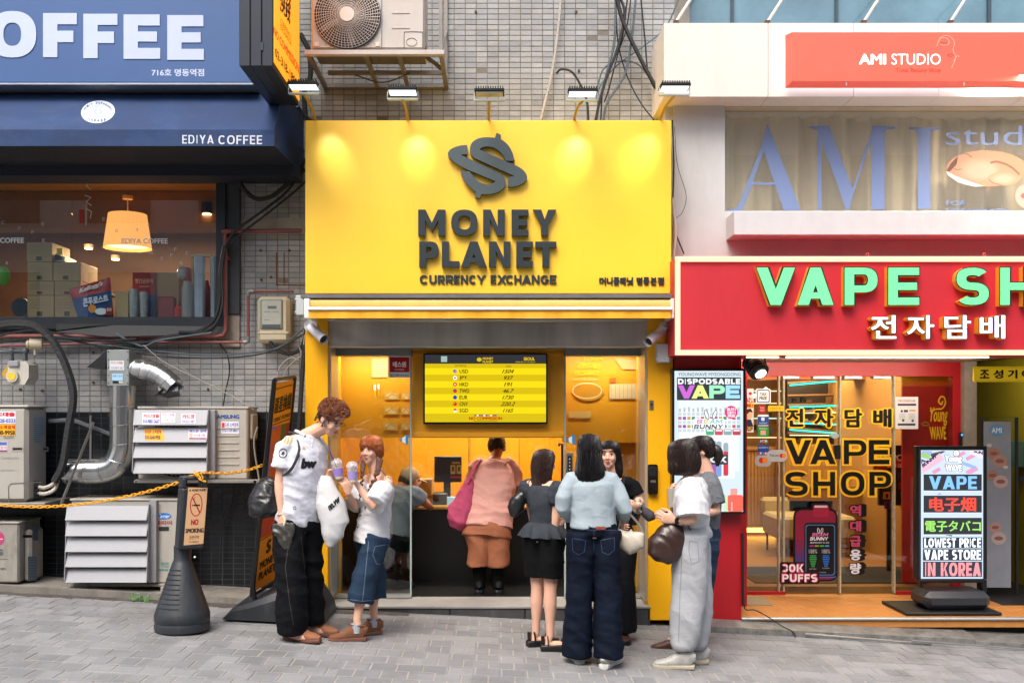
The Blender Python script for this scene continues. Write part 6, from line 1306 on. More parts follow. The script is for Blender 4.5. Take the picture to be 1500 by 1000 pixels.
# ================================================================ DUCTS
dm = stripemat('galvanised_duct', '8a8e90', 'd0d2d2', 0, 14, .22, .7); dm.node_tree.nodes['Principled BSDF'].inputs['Metallic'].default_value = .9
du = thing('ventilation_duct', 'shiny spiral steel duct with grey fan box bending down beside the louvred air conditioner', 'duct', P(180, 700, .3))
DY = .22
mb = MB(); mb.pbox(156.5, 512, 189, 565, DY - .1, DY + .2, .004); part('fan_box', mb, mat('box_grey', '8b918f', .45, .3, var=.08, dirt=.2), du)
mb = MB()
for px in (159, 187): 
    for k in range(5): c = P(px, 515 + k * 11.5, DY - .101); mb.cyl(c, c + V((0, -.003, 0)), .005, n=6)
part('box_screws', mb, dkg, du)
pr = Print(DY - .103); pr.rect(160.5, 528, 182, 542, 'c6cacc'); pr.text('카드대출', (162, 529.5, 180, 533), 'b05060', .02); pr.text('010-9871-3667', (163, 537, 181, 540.5), '5a60a0'); pr.rect(164, 547, 180, 557, '9cc0d8'); pr.text('환풍기 공조', (165, 549, 179, 552), '2a6aa8', .02); pr.rect(165, 558, 174, 561, '1c1c20'); pr.rect(174, 558, 180, 561, 'b8b8b0'); pr.done('stickers', du)
mb = MB(); mb.add([P(156.5, 513, DY - .1), P(127, 538, DY - .1), P(154, 541, DY - .09), P(156.5, 513, DY + .2), P(133, 533, DY + .2), P(156.5, 541, DY + .2)], [(0, 1, 2), (3, 4, 5), (0, 3, 4, 1), (1, 4, 5, 2)]); part('rain_hood', mb, mat('hood_black', '16191c', .5), du)
def duct(pts, r, name, sm=8, seam=.03, n=20):
    P_ = catmull(pts, sm); mb = MB(); mb.tube(P_, r, n); part(name, mb, dm, du, ang=60)
    mb = MB(); acc = 0; last = P_[0]
    for i in range(1, len(P_) - 1):
        acc += (P_[i] - last).length; last = P_[i]
        if acc > seam:
            acc = 0; t = (P_[i + 1] - P_[i - 1]).normalized(); u = t.orthogonal().normalized(); w = t.cross(u)
            sk = V((0, 0, 0)); mb.tube([P_[i] + (u * math.cos(2 * math.pi * k / 16) + w * math.sin(2 * math.pi * k / 16)) * (r + .001) + t * (.02 * math.cos(2 * math.pi * k / 16)) for k in range(17)], .0035, 4, cap=False)
    part(name + '_seam', mb, dm, du)
rD = .108
duct([P(180, 565, DY), P(180, 600, DY), P(180, 640, DY), P(178, 662, DY), P(168, 681, DY), P(150, 689, DY), P(120, 690, DY), P(97, 690, DY)], rD, 'lower_pipe', 6, .14)
duct([P(190, 540, DY), P(205, 541, DY - .02), P(225, 545, DY - .05), P(243, 556, DY - .08), P(256, 568, DY - .1)], .09, 'upper_elbow', 6, .075)
mb = MB(); r_ = random.Random(2)
for k in range(9):
    a = P(250 + k * 1.5, 556 + k, DY - .16 + .02 * k); b = P(220 + k * 5.5, 584 - k * 1.5 + r_.uniform(-3, 2), DY - .2 + .03 * r_.random()); c = P(226 + k * 5.5, 580 - k * 1.2, DY - .1); mb.add([a, b, c, a + V((.03, .04, 0))], [(0, 1, 2), (0, 2, 3)])
part('plastic_flap', mb, mat('grey_film', '6c7074', .25, var=.3, vs=20, spec=.8), du, smooth=True, ang=80)
mb = MB(); mb.tube([P(262, 572, DY - .1), P(240, 575, DY - .12), P(232, 565, DY - .1)], [.05, .04, .02], 8, sm=4); part('wrapped_end', mb, mat('grey_film2', '3b3d40', .35, var=.3, vs=20, bump=.6, bs=30), du)
# ================================================================ METERS
em = thing('electricity_meter', 'beige electricity meter with a grey window on the tiled wall', 'meter', P(400, 502, .3))
bei = mat('meter_beige', 'b5ab8f', .5, var=.06, dirt=.2, dcol='7a705a')
mb = MB(); mb.pbox(376, 434, 424, 502, WY - .16, WY - .01, .03); part('case', mb, bei, em)
mb = MB(); mb.pbox(377, 486, 423, 489, WY - .165, WY - .1, .004); part('case_rim', mb, bei, em)
mb = MB(); mb.pbox(381, 438, 414, 482, WY - .172, WY - .155, .012); part('window_bezel', mb, mat('meter_grey', '80837e', .35, var=.1), em)
mb = MB(); mb.pbox(383.5, 440, 412, 480, WY - .175, WY - .165, .006); part('window', mb, mat('meter_face', 'a5a79c', .2, var=.08), em)
pr = Print(WY - .1765); pr.rect(392, 448, 405, 452, '5c6262'); pr.rect(384, 475, 411, 480, '4a5256'); pr.rect(386, 456, 396, 457, '7c807a'); pr.rect(400, 456, 408, 457, '7c807a'); pr.rect(387, 468, 395, 469, '7c807a'); pr.done('meter_print', em)
gm_ = thing('gas_meter', 'white gas meter with a round yellow dial hanging from grey pipes', 'meter', P(27, 564, .2))
wm_ = mat('meter_white', 'b9b6aa', .5, var=.08, dirt=.3)
mb = MB(); mb.prism([(11, 533), (13, 529), (38, 529), (42, 534), (42, 553), (36, 563), (16, 564), (11, 557)], .12, .3); part('body', mb, wm_, gm_, smooth=False)
mb = MB(); mb.pbox(11, 528, 27, 537, .1, .2, .008); part('counter', mb, mat('counter_grey', '8c8f92', .35), gm_)
mb = MB(); c = P(19.5, 551, .12); mb.cyl(c, c - V((0, .03, 0)), .05, n=20); part('dial_ring', mb, wm_, gm_); mb = MB(); mb.cyl(c - V((0, .03, 0)), c - V((0, .034, 0)), .034, n=20); part('dial', mb, mat('dial_yellow', 'd8b830', .5), gm_)
mb = MB(); mb.tube([P(17, 528, .2), P(17, 514, .2), P(37, 514, .2), P(37, 528, .2)], .022, 10); mb.tube([P(-20, 515, .2), P(16, 515, .2)], .016, 10); mb.ell(P(17, 514, .2), (.032, .032, .032)); mb.ell(P(37, 514, .2), (.03, .03, .03)); part('pipework', mb, mat('pipe_grey', '5c6266', .5, .4, dirt=.3), gm_)
mb = MB(); mb.prism([(2, 548), (10, 535), (11, 556)], .16, .17); part('tag', mb, mat('tag_y', 'b98c20', .6), gm_, smooth=False)
mb = MB(); c = P(51, 504, .15); mb.cyl(c + V((-.045, 0, 0)), c + V((.05, .03, 0)), .048, n=18); mb.cyl(c + V((-.06, 0, 0)), c + V((-.045, 0, 0)), .035, n=14); mb.cyl(c + V((0, 0, -.09)), c + V((0, 0, -.04)), .01, n=8); part('regulator', mb, bei, gm_)
# ================================================================ PIPES AND CABLES
rp = mat('red_pipe', '7d4440', .55, .1, var=.15, vs=8, dirt=.3, dcol='4a3330'); gj = mat('pipe_joint', '7c7d78', .5, .4, dirt=.3)
t = thing('red_conduit', 'thick reddish conduit running under the window and up to the cement strip', 'pipe', P(330, 492, .38)); PY = .4
mb = MB(); mb.tube([P(442, 338, PY), P(335, 339, PY), P(330, 342, PY), P(330, 350, PY), P(331, 484, PY), P(327, 491, PY), P(318, 492.5, PY), P(80, 492, PY), P(-60, 493, PY)], .019, 10, sm=1); part('pipe', mb, rp, t)
mb = MB(); mb.tube([P(330, 376, PY), P(330, 379, PY)], .032, 8); mb.tube([P(322, 380, PY), P(338, 380, PY)], .006, 6); mb.tube([P(325, 338.5, PY), P(340, 338.5, PY)], .023, 10); mb.tube([P(305, 492.5, PY), P(310, 492.5, PY)], .024, 10); part('clamp', mb, rp, t)
t = thing('red_conduit', 'thinner red conduit with grey elbows beside the electricity meter', 'pipe', P(363, 502, .4))
mb = MB(); mb.tube([P(430, 426.5, PY), P(370, 427, PY)], .012, 8); mb.tube([P(363.5, 432, PY), P(363.5, 494, PY)], .014, 8); mb.tube([P(358, 501, PY), P(200, 501, PY + .02), P(-60, 508, PY + .03)], .012, 8); part('pipe', mb, rp, t)
mb = MB(); mb.tube([P(372, 427, PY), P(365, 427.5, PY), P(363.5, 434, PY)], .019, 8, sm=3); mb.tube([P(363.5, 493, PY), P(363, 500, PY), P(357, 501, PY)], .019, 8, sm=3); part('elbow', mb, gj, t)
kb = mat('cable_rubber', '15171a', .55, var=.2); kg = mat('cable_grey', '4a5860', .5, var=.2); kw = mat('cable_pale', '8e8a80', .6)
def cable(label, pts, r, m, Y=.35, name='cable', sm=6):
    mb = MB(); mb.tube([P(q[0], q[1], q[2] if len(q) > 2 else Y) for q in pts], r, 6, sm=sm); return solo(name, mb, m, label, 'cable', None)
cable('thick wrapped black hose arching from the window corner down to the tall air conditioner', [(-20, 480), (20, 474), (52, 478), (75, 496), (92, 525), (105, 562), (107, 590), (100, 630), (92, 680), (80, 705)], .035, mat('hose_black', '1b1d20', .6, bump=.8, bs=30), .08, 'hose')
cable('black cable hanging in a deep loop between the awning corner and the yellow sign', [(345, 248), (352, 270), (372, 290), (395, 289), (415, 275), (447, 248)], .02, mat('frayed_cable', '2b2825', .9, bump=1, bs=60), .3)
cable('black cable rising diagonally to the sign beside the frayed loop', [(330, 360), (345, 338), (390, 305), (425, 275), (450, 228)], .012, kb, .32)
cable('second black cable rising diagonally under the frayed loop', [(329, 366), (350, 345), (395, 310), (430, 282), (452, 262)], .010, kb, .34)
cable('black cable bundle curving down past the right window corner', [(328, 360), (322, 400), (322, 440), (312, 470), (285, 487), (250, 492), (205, 503), (170, 500)], .014, kb, .36)
cable('black cable beside the window bundle with a tighter bend', [(333, 352), (325, 395), (326, 445), (316, 474), (296, 486), (262, 486)], .012, kb, .34)
cable('grey cable crossing below the pipes with a knot', [(170, 489), (195, 502), (212, 507), (235, 498), (310, 487)], .009, kg, .3)
cable('long grey cable sagging from the fan box to the electricity meter', [(80, 498), (150, 505), (210, 512), (300, 520), (370, 516), (410, 508), (446, 480)], .007, kg, .34)
cable('black cable sagging below the long grey one to the meter', [(90, 495), (170, 512), (240, 522), (330, 524), (400, 514), (447, 488)], .006, kb, .3)
cable('thin cable dropping over the tiles to the right of the fan box', [(322, 503), (333, 520), (336, 545), (330, 575), (327, 595)], .006, kb, .45)
cable('thin pale wire running diagonally over the duct elbow', [(210, 505), (240, 530), (290, 555), (340, 580), (372, 600)], .004, kw, .2)
cable('thin wire looping across the tiles above the louvred unit', [(255, 530), (300, 560), (360, 573), (400, 568), (435, 556)], .0035, kw, .4)
cable('black cable arching out of the sill near the gas pipes', [(-20, 497), (20, 487), (60, 484), (110, 494), (150, 499), (200, 496)], .009, kb, .28)
cable('black cable along the sill above the gas regulator', [(-20, 503), (30, 498), (70, 494), (120, 497)], .012, kb, .26)
cable('thick black cable from the meter under the yellow sign edge', [(395, 500), (405, 512), (425, 518), (442, 508), (449, 480)], .016, kb, .36)
cable('pale looped cable pair near the yellow pillar', [(405, 556), (410, 538), (425, 524), (440, 528), (444, 512), (446, 490)], .006, kw, .3)
cable('thin pale cable loop next to the yellow pillar', [(414, 556), (420, 540), (432, 528), (441, 520), (438, 508)], .005, kw, .28)
cable('black hose dropping beside the orange banner', [(446, 505), (442, 560), (438, 620), (430, 680)], .02, kb, .3)
cable('black cable down the left edge of the yellow sign', [(412, 195), (432, 210), (446, 222)], .007, kb, .3)
cable('black cable slanting behind the louvred unit foot', [(345, 710), (338, 740), (325, 775), (322, 830)], .008, kb, .4)
cable('grey conduit crossing behind the hose', [(72, 617), (105, 616), (130, 624), (162, 636)], .02, mat('pipe_grey', '5c6266', .5, .4), .38, 'pipe')
cable('curled black cable end left of the fourth floodlight', [(815, 108), (822, 102), (838, 106), (852, 128), (860, 150), (862, 176)], .010, kb, .3)
cable('pale diagonal cable on the upper tiles', [(823, -20), (818, 40), (808, 110), (792, 176)], .012, mat('cable_cream', 'a9a49a', .6), .44)
for i, (pts, r, m) in enumerate((
    ([(900, -20), (912, 30), (935, 80), (962, 130), (982, 155)], .018, kb), ([(905, -10), (915, 20), (905, 70), (890, 110), (878, 150), (873, 176)], .012, kb), ([(902, -10), (900, 60), (888, 110), (872, 176)], .010, kg),
    ([(920, -10), (910, 60), (885, 120), (880, 176)], .007, kb), ([(932, -10), (925, 60), (915, 110), (890, 150), (884, 176)], .010, kg), ([(938, -10), (945, 60), (950, 110), (965, 140)], .007, kb), ([(902, 0), (905, 60), (918, 110), (938, 150), (958, 176)], .006, kb),
    ([(998, -10), (975, 40), (940, 70), (905, 95), (880, 125), (873, 150)], .006, kg), ([(874, 130), (885, 100), (910, 90), (935, 95), (955, 120), (972, 150)], .007, kg), ([(925, -10), (918, 40), (905, 80), (892, 130), (885, 150)], .006, kb))):
    cable(['thick black cable crossing the upper tiles to the white fascia', 'black cable of the tangle falling to the sign top', 'grey cable of the tangle beside the pale stain', 'slim black cable bending left in the tangle', 'grey cable hanging down in the middle of the tangle', 'slim black cable hugging the white fascia edge', 'thin black cable sweeping right to the sign corner', 'thin grey wire coming in from the glazed storey', 'grey cable bent into an arch over the sign', 'thin black wire tucked inside the cable tangle'][i], pts, r, m, .3 + .012 * i)
cable('pale cable on the side of the yellow sign', [(985, 290), (990, 340), (987, 380), (986, 428)], .012, mat('cable_cream', 'a9a49a', .6), -.1)
cable('thin wire loop hanging on the grey pier', [(988, 185), (992, 240), (1005, 285), (1000, 310), (990, 320)], .003, kg, .0)
cable('black wires between the yellow sign and the grey pier', [(985, 176), (987, 240), (986, 300), (990, 340), (1002, 372)], .006, kb, .02)
cable('black bundle between blade sign and wall unit', [(440, 50), (452, 75), (455, 110), (446, 135), (448, 176)], .022, kb, .3)
cable('black lead from the blade sign to the yellow sign', [(437, 157), (448, 170), (458, 178)], .012, kb, -.1)
# diagonal strut
t = thing('support_strut', 'slanted steel strut leaning in front of the duct', 'strut', P(95, 738, .2)); mb = MB(); mb.tube([P(137, 618, .1), P(89, 739, -.0)], .012, 4); mb.box(P(131, 690, .3), P(136, 608, .33)); part('bar', mb, mat('strut_steel', '8a8884', .4, .7, dirt=.3), t)
# rust marks and bolts
mb = MB(); r_ = random.Random(9)
for px, py in ((383, 410), (397, 406), (382, 367), (424, 367), (30, 570), (62, 572), (137, 560), (137, 516), (697, 18), (844, 18), (848, 104), (160, 608), (260, 560), (305, 570)): c = P(px, py, WY - .004); mb.cyl(c, c - V((0, .012, 0)), .011, n=8)
solo('wall_bolts', mb, mat('rust', '5a3a2c', .8), 'rusty anchor bolts and plugged holes scattered over the tiled wall', 'bolts', kind='stuff')
mb = MB(); mb.tube([P(405, 370, WY - .008), P(405, 417, WY - .008), P(448, 417.5, WY - .008)], .006, 4); mb.tube([P(416, 370, WY - .008), P(416, 417, WY - .008)], .004, 4); solo('rusty_rail', mb, mat('rust_orange', '8a5a34', .8, var=.3), 'rusty angle iron left on the tiled wall above the meter', 'rail')
# ================================================================ NO SMOKING STAND
cx_, cy_ = X(267, -1.02), -1.02; gz_ = gz(cx_)
ns = thing('no_smoking_stand', 'black plastic cone stand carrying a beige no smoking panel and the chain', 'stand', (cx_, cy_, gz_))
plast = mat('black_plastic', '24282d', .45, var=.15, vs=8, dirt=.25, dcol='6a6a68', bump=.1)
mb = MB(); mb.lathe([(.18, 0), (.196, .012), (.198, .05), (.192, .07), (.198, .08), (.197, .125), (.188, .15), (.182, .17), (.070, .50), (.060, .52), (.060, .62)], (cx_, cy_, gz_ + .002), 40); part('cone', mb, plast, ns)
mb = MB()
for k in range(9):
    z = .19 + k * .033; r0 = .182 - (z - .17) * (.112 / .33)
    a0 = -2.6; mb.tube([V((cx_ + (r0 + .002) * math.cos(a0 + j * .12), cy_ + (r0 + .002) * math.sin(a0 + j * .12), gz_ + z)) for j in range(11)], .005, 5)
part('grip_rib', mb, plast, ns)
yaw = R(35); roll = R(3.4)
M = Matrix.Translation(P(280, 750, -1.04)) @ Matrix.Rotation(yaw, 4, 'Z') @ Matrix.Rotation(roll, 4, 'Y')
w, h, t_ = .092, .265, .055
mb = MB(); mb.box((-w, -t_, -h), (w, t_, h - .085), .014, M); mb.box((-w, -t_, h - .09), (-.055, t_, h - .012), .012, M); mb.box((.055, -t_, h - .09), (w, t_, h - .012), .012, M); mb.box((-w, -t_, h - .028), (w, t_, h), .013, M); part('panel_body', mb, plast, ns)
n_ = (M.to_3x3() @ V((0, -1, 0))).normalized(); p_ = M @ V((0, -t_ - .001, 0))
pr = Print(plane=(p_, n_))
S_ = lambda x, y: (x / 8.33 + 250, y / 8.33 + 680)
pr.poly([S_(215, 280), S_(450, 283), S_(398, 965), S_(157, 985)], 'd8ad80')
q = lambda xa, ya, xb, yb, sh=0: (S_(xa + sh, ya), S_(xb + sh, ya - 6), S_(xb, yb - 6), S_(xa, yb))
pr.text('MONEY PLANET', q(262, 300, 440, 330), '2a211c', .06); pr.ell(*S_(238, 316), 1.3, 1.5, '2a211c', 10)
pr.ring(*S_(312, 492), 9.2, 17, 1.5, 'b81f28', 32, .07); pr.line([S_(268, 405), S_(355, 585)], 2, 'b81f28'); pr.rect(*S_(278, 487), *S_(358, 506), '1c1816'); pr.rect(*S_(262, 487), *S_(272, 506), '1c1816'); pr.line([S_(285, 430), S_(295, 400), S_(305, 395)], .6, '6a5040')
pr.text('NO', q(246, 668, 338, 742, 4), 'b01f30', .06); pr.text('SMOKING', q(178, 778, 402, 836, 5), '241c18', .05); pr.text('금연구역', q(225, 868, 340, 912, 4), '4a3c30', .0); pr.text('머니플래닛', q(225, 935, 335, 955, 2), '4a3c30', .02)
pr.done('panel_print', ns)
mb = MB(); c = P(285.5, 815, -1.12); mb.cyl(c, c - V((0, .006, 0)), .007, n=10); part('rivet', mb, mat('white_bar', 'e2e2de', .35), ns)
# chain
ch = thing('plastic_chain', 'yellow plastic chain hung from the no smoking stand past the air conditioners', 'chain', P(150, 742, -.7))
ychain = mat('chain_yellow', 'e8a412', .4, var=.05)
lm = MB(); lk = []
for k in range(12):
    a = 2 * math.pi * k / 12; lk.append((.014 * math.copysign(1, math.cos(a)) + .012 * math.cos(a), 0, .0105 * math.sin(a)))
lm.tube(lk + [lk[0]], .0034, 6, cap=False); lme = lm.mesh('link', ychain)
pth = catmull([P(-25, 737, -.55), P(0, 739.5, -.6), P(55, 742, -.65), P(110, 739, -.75), P(165, 731, -.85), P(215, 720, -.95), P(262, 706, -1.02), P(279, 698, -1.06), P(287, 694, -1.08), P(298, 692, -1.02), P(330, 693, -.85), P(360, 689, -.65), P(385, 681, -.5)], 12)
ext_ = [catmull([P(287, 693, -1.09), P(292, 699, -1.1), P(297, 703, -1.1), P(292, 694, -1.09)], 8)]
seg = .036; tot = 0
for path in [pth] + ext_:
    acc = 0
    for a, b in zip(path, path[1:]):
        l = (b - a).length
        while acc <= l:
            p = a.lerp(b, acc / l); d = (b - a).normalized()
            o = bpy.data.objects.new('link', lme); COL.objects.link(o); o.parent = ch; o.location = p - org(ch)
            o.rotation_mode = 'QUATERNION'; o.rotation_quaternion = d.to_track_quat('X', 'Z') @ Matrix.Rotation((math.pi / 2 if tot % 2 else 0) + .35, 3, 'X').to_quaternion(); tot += 1; acc += seg
        acc -= l
# ================================================================ ORANGE BANNER STAND
ob = thing('banner_stand', 'slanted orange exchange banner in a black frame behind the curly haired man', 'banner', P(400, 900, -.4))
nt_, ft_, nb, fb = P(402, 556, -.5), P(432, 552, -.05), P(369, 872, -.5), P(403, 852, -.05)
mb = MB(); mb.tube([nt_, nb], .02, 6); mb.tube([ft_, fb], .016, 6); mb.tube([nt_, ft_], .014, 6); mb.tube([nb, fb], .014, 6); mb.tube([P(371, 862, -.5), P(376, 904, -.52)], .02, 6)
part('frame', mb, mat('black_satin', '101010', .3), ob)
L2 = lambda s, t: (nt_ * (1 - s) + ft_ * s) * (1 - t) + (nb * (1 - s) + fb * s) * t
nrm = (ft_ - nt_).cross(nb - nt_).normalized(); nrm = nrm if nrm.x > 0 else -nrm
p0 = L2(.5, .5)
mb = MB(); mb.quad(L2(.06, .015), L2(.96, .015), L2(.96, .985), L2(.06, .985)); part('sheet', mb, mat('banner_orange', 'ee921c', .5, var=.05, vs=3), ob, smooth=False)
class BP(Print):
    def pt(s, x, y, k): return L2(x, y) + nrm * (k + .002)
pr = BP(plane=1)
pr.poly([(.07, .22), (.95, .22), (.95, .74), (.07, .74)], 'd8642c'); pr.poly([(.07, .22), (.3, .22), (.28, .74), (.07, .74)], '6f6cb0'); pr.poly([(.3, .22), (.55, .22), (.53, .5), (.29, .5)], 'd8602c'); pr.poly([(.55, .22), (.78, .22), (.76, .5), (.54, .5)], '5a6a30'); pr.poly([(.78, .22), (.95, .22), (.95, .4), (.77, .4)], 'a03030'); pr.poly([(.07, .6), (.95, .6), (.95, .74), (.07, .74)], 'c84438')
bk_ = '1c1410'
pr.text('匯星換錢', ((.14, .085), (.92, .07), (.92, .155), (.14, .165)), bk_, .035); pr.text('CURRENCY EXCHANGE', ((.14, .182), (.92, .17), (.92, .19), (.14, .203)), bk_, .02)
pr.line([(.12, .045), (.92, .035)], .004, bk_); pr.line([(.12, .212), (.92, .202)], .004, bk_); pr.text('$', ((.36, .31), (.5, .31), (.5, .40), (.36, .40)), 'e8dcd0', .05)
pr.text('S', ((.4, .765), (.62, .76), (.62, .83), (.4, .835)), bk_, .08); pr.text('MONEY', ((.2, .855), (.9, .845), (.9, .885), (.2, .895)), bk_, .06); pr.text('PLANET', ((.2, .905), (.9, .895), (.9, .935), (.2, .945)), bk_, .06); pr.line([(.12, .75), (.92, .74)], .004, bk_)
pr.done('banner_print', ob)
mb = MB()
bx = [(-2.12, .02), (-2.05, .10), (-1.9, .15), (-1.62, .28), (-1.45, .24), (-1.36, .1), (-1.34, .02)]
for s_, Y0_, Y1_ in ((0, -.62, -.05),):
    fr1 = [V((x, Y0_, gz(x) + z)) for x, z in bx]; bk1 = [V((x, Y1_, gz(x) + z)) for x, z in bx]; fm = [V((x, Y0_ - .05, gz(x) + z * .75 + .004)) for x, z in bx]
    n = len(bx); mb.add(fr1 + bk1, [tuple(range(2 * n - 1, n - 1, -1))] + [(i, i + n, (i + 1) % n + n, (i + 1) % n) for i in range(n)]); mb.add(fm + fr1, [tuple(range(n))] + [(i, i + 1, i + 1 + n, i + n) for i in range(n - 1)])
part('water_base', mb, plast, ob, ang=25)
# weeds
gr = mat('weed_leaf', '3f8a2c', .6, var=.3, vs=30); r_ = random.Random(4); mb = MB()
for k in range(130):
    a = r_.random(); px = 196 + a * 26 + r_.gauss(0, 3); py = 875 + a * 10 + r_.gauss(0, 3.5) - 2; c = P(px, py, -.05 - .06 * r_.random()); u = V((r_.uniform(-1, 1), r_.uniform(-1, .3), r_.uniform(-.2, 1))).normalized() * r_.uniform(.008, .02); w = u.orthogonal().normalized() * .006
    mb.add([c, c + u * .5 + w, c + u, c + u * .5 - w], [(0, 1, 2, 3)])
for k in range(14): c = P(196 + k * 2, 880 + k * .8, -.06); mb.tube([c, c + V((r_.uniform(-.05, .05), r_.uniform(-.05, .0), r_.uniform(.01, .06)))], .002, 3)
solo('weed', mb, gr, 'small green weed growing from the gutter by the air conditioner foot', 'weed', smooth=False)
# ================================================================ THINGS ON THE CAFE WINDOW SILL
card = mat('carton', 'a68f6c', .8, var=.06); sz = winB + .001
mb = MB(); mb.box((winL, WY + .05, winB - .03), (winR, 1.5, winB)); part('inner_sill', mb, mat('sill_dark', '4a3a2c', .5), cf, smooth=False)
cart = [(40, 433, 79, 465), (80, 433, 118, 465), (40, 412, 79, 432.5), (80, 412, 118, 432.5), (40, 384, 77, 411.5), (78, 384, 118, 411.5), (39, 355, 76, 383.5)]
lb = ['bottom carton at the outer end of the carton stack', 'bottom carton next to the cereal bag', 'carton in the second layer at the outer end', 'carton in the second layer behind the cereal bag', 'third layer carton under the topmost one', 'third layer carton with white papers on top', 'topmost carton with a yellow label beside it']
for (a, b, c, d), l in zip(cart, lb):
    Yc = WY + .12; t = thing('carton', l, 'carton', P((a + c) / 2, d, Yc), 'cartons stacked in the cafe window'); mb = MB()
    z0 = sz if d > 460 else Z(d, Yc); mb.box((X(a, Yc), Yc, z0), (X(c, Yc), Yc + .38, Z(b, Yc)), .004); part('box', mb, card, t)
    pr = Print(Yc - .001); h = d - b; gcl = '6a9068' if b < 360 else '8a7a70'
    pr.rect(a + 3, b + h * .3, c - 8, b + h * .33, gcl); pr.rect(a + 3, b + h * .42, c - 5, b + h * .45, gcl); pr.rect(a + 3, b + h * .54, c - 12, b + h * .57, gcl); pr.rect(a + 14, b + h * .72, a + 22, d - 2, '4a4238'); pr.rect(a + 3, b + h * .18, a + 18, b + h * .21, gcl); pr.done('box_print', t)
boxthing('yellow_label', 'yellow note stuck beside the topmost carton', 'note', P(83, 373, WY + .14), P(93, 364, WY + .16), mat('note_y', 'd8c028', .6), 0)
mb = MB()
for k in range(4): mb.box(P(79 + k * .5, 383 - k * 1.4, WY + .15), P(112 - k * 3, 381.8 - k * 1.4, WY + .4), .001)
solo('paper_stack', mb, mat('paper_w', 'c8ccd0', .6), 'white papers lying on the third layer carton', 'papers')
# cereal bag
t = thing('snack_bag', 'crumpled red and blue cereal bag leaning on the cartons', 'bag', P(135, 465, WY + .1))
mb = MB(); gx, gy = 12, 12; CB = [(101, 424), (161, 406), (167, 465), (114, 465)]
def cb(u, v): 
    x = (CB[0][0] * (1 - u) + CB[1][0] * u) * (1 - v) + (CB[3][0] * (1 - u) + CB[2][0] * u) * v; y = (CB[0][1] * (1 - u) + CB[1][1] * u) * (1 - v) + (CB[3][1] * (1 - u) + CB[2][1] * u) * v; return x, y
vs2 = []
for sd in (0, 1):
    for j in range(gy + 1):
        for i in range(gx + 1):
            u, v = i / gx, j / gy; x, y = cb(u, v); b_ = .05 * math.sin(math.pi * u) ** .6 * min(1, v * 3 + .1) ** .6; nz_ = .006 * math.sin(u * 31 + v * 17) * math.sin(v * 23)
            vs2.append(P(x, y, WY + .11 + (b_ if sd else -b_) + nz_))
n1 = (gx + 1) * (gy + 1); mb.add(vs2, [(s * n1 + j * (gx + 1) + i, s * n1 + j * (gx + 1) + i + 1, s * n1 + (j + 1) * (gx + 1) + i + 1, s * n1 + (j + 1) * (gx + 1) + i) for s in (0, 1) for j in range(gy) for i in range(gx)])
nf = gx * gy
mb.m = [(1 if (k % nf) // gx < 4 else (2 if (k % nf) // gx > 8 and (k % gx) > 7 else 0)) for k in range(len(mb.f))]
part('bag_body', mb, [mat('bag_blue', '1c4a88', .3, var=.2, vs=12), mat('bag_red', 'a81c30', .3, var=.15), mat('bag_maroon', '701420', .3)], t)
pr = Print(WY + .045); pr.text("Kellogg's", ((116, 422), (150, 411), (151, 419), (117, 431)), 'e4dcdc', .05, .1); pr.text('콘푸로스트', ((121, 437), (158, 431), (159, 441), (122, 450)), 'dce4f0', .05); pr.ell(135, 452, 6, 6, 'd89038'); pr.ell(148, 456, 9, 5, 'd8e0e8'); pr.rect(155, 449, 164, 462, '7a1828'); pr.text('증정', (156, 451, 163, 456), 'e8d8d8', .02); pr.done('bag_print', t)
def bottle(name, label, cat, px, w, y0, prof, m, Y=WY + .12):
    c = P(px, 465, Y); k = (D0 + Y) / F; mb = MB(); mb.lathe([(r * w * k / 2, (465 - y) * k) for r, y in prof], (c.x, Y, sz), 18); return solo(name, mb, m, label, cat)
boxthing('paper_bag', 'cream paper block standing next to the cereal bag', 'box', (X(168, WY + .1), WY + .1, sz), (X(188, WY + .1), WY + .2, Z(427, WY + .1)), mat('paper_cream', 'b5a27c', .8))
bottle('cup_stack', 'tall stack of clear plastic cups', 'cups', 196, 14, 0, [(.8, 465), (1, 423), (.9, 421)], mat('cup_clear', '9ba1a4', .25, var=.15, vs=30))
bottle('cup_stack', 'second stack of plastic cups beside the tall one', 'cups', 211, 13, 0, [(.8, 465), (1, 427), (.9, 425)], mat('cup_clear', '9ba1a4', .25))
boxthing('red_carton', 'dark red printed box behind the plastic cups', 'box', (X(194, WY + .3), WY + .3, sz), (X(228, WY + .3), WY + .5, Z(399, WY + .3)), mat('red_carton', '8c2430', .6))
pr = Print(WY + .298); pr.text('빨간곰붕어', (198, 408, 224, 415), 'd8b088', .03); pr.rect(204, 419, 219, 420, 'd8b088'); pr.done('box_print', vs if False else cf)
boxthing('brown_carton', 'brown cardboard box behind the red tool bag', 'box', (X(228.5, WY + .32), WY + .32, sz), (X(262, WY + .32), WY + .6, Z(399, WY + .32)), card)
boxthing('blue_bag', 'blue plastic bag showing behind the cups', 'bag', (X(201, WY + .25), WY + .25, sz), (X(228, WY + .25), WY + .29, Z(432, WY + .25)), mat('blue_bag', '1f4c86', .5), .01)
boxthing('red_case', 'small dark red case with black cable on the sill', 'case', (X(231, WY + .12), WY + .12, sz), (X(255, WY + .12), WY + .2, Z(434, WY + .12)), mat('red_case', '7e1c26', .5), .01)
bottle('sauce_bottle', 'small red plastic bottle on the window sill', 'bottle', 261, 11, 0, [(.9, 465), (1, 463), (1, 449), (.4, 446), (.4, 443)], mat('bottle_red', 'b8241c', .3))
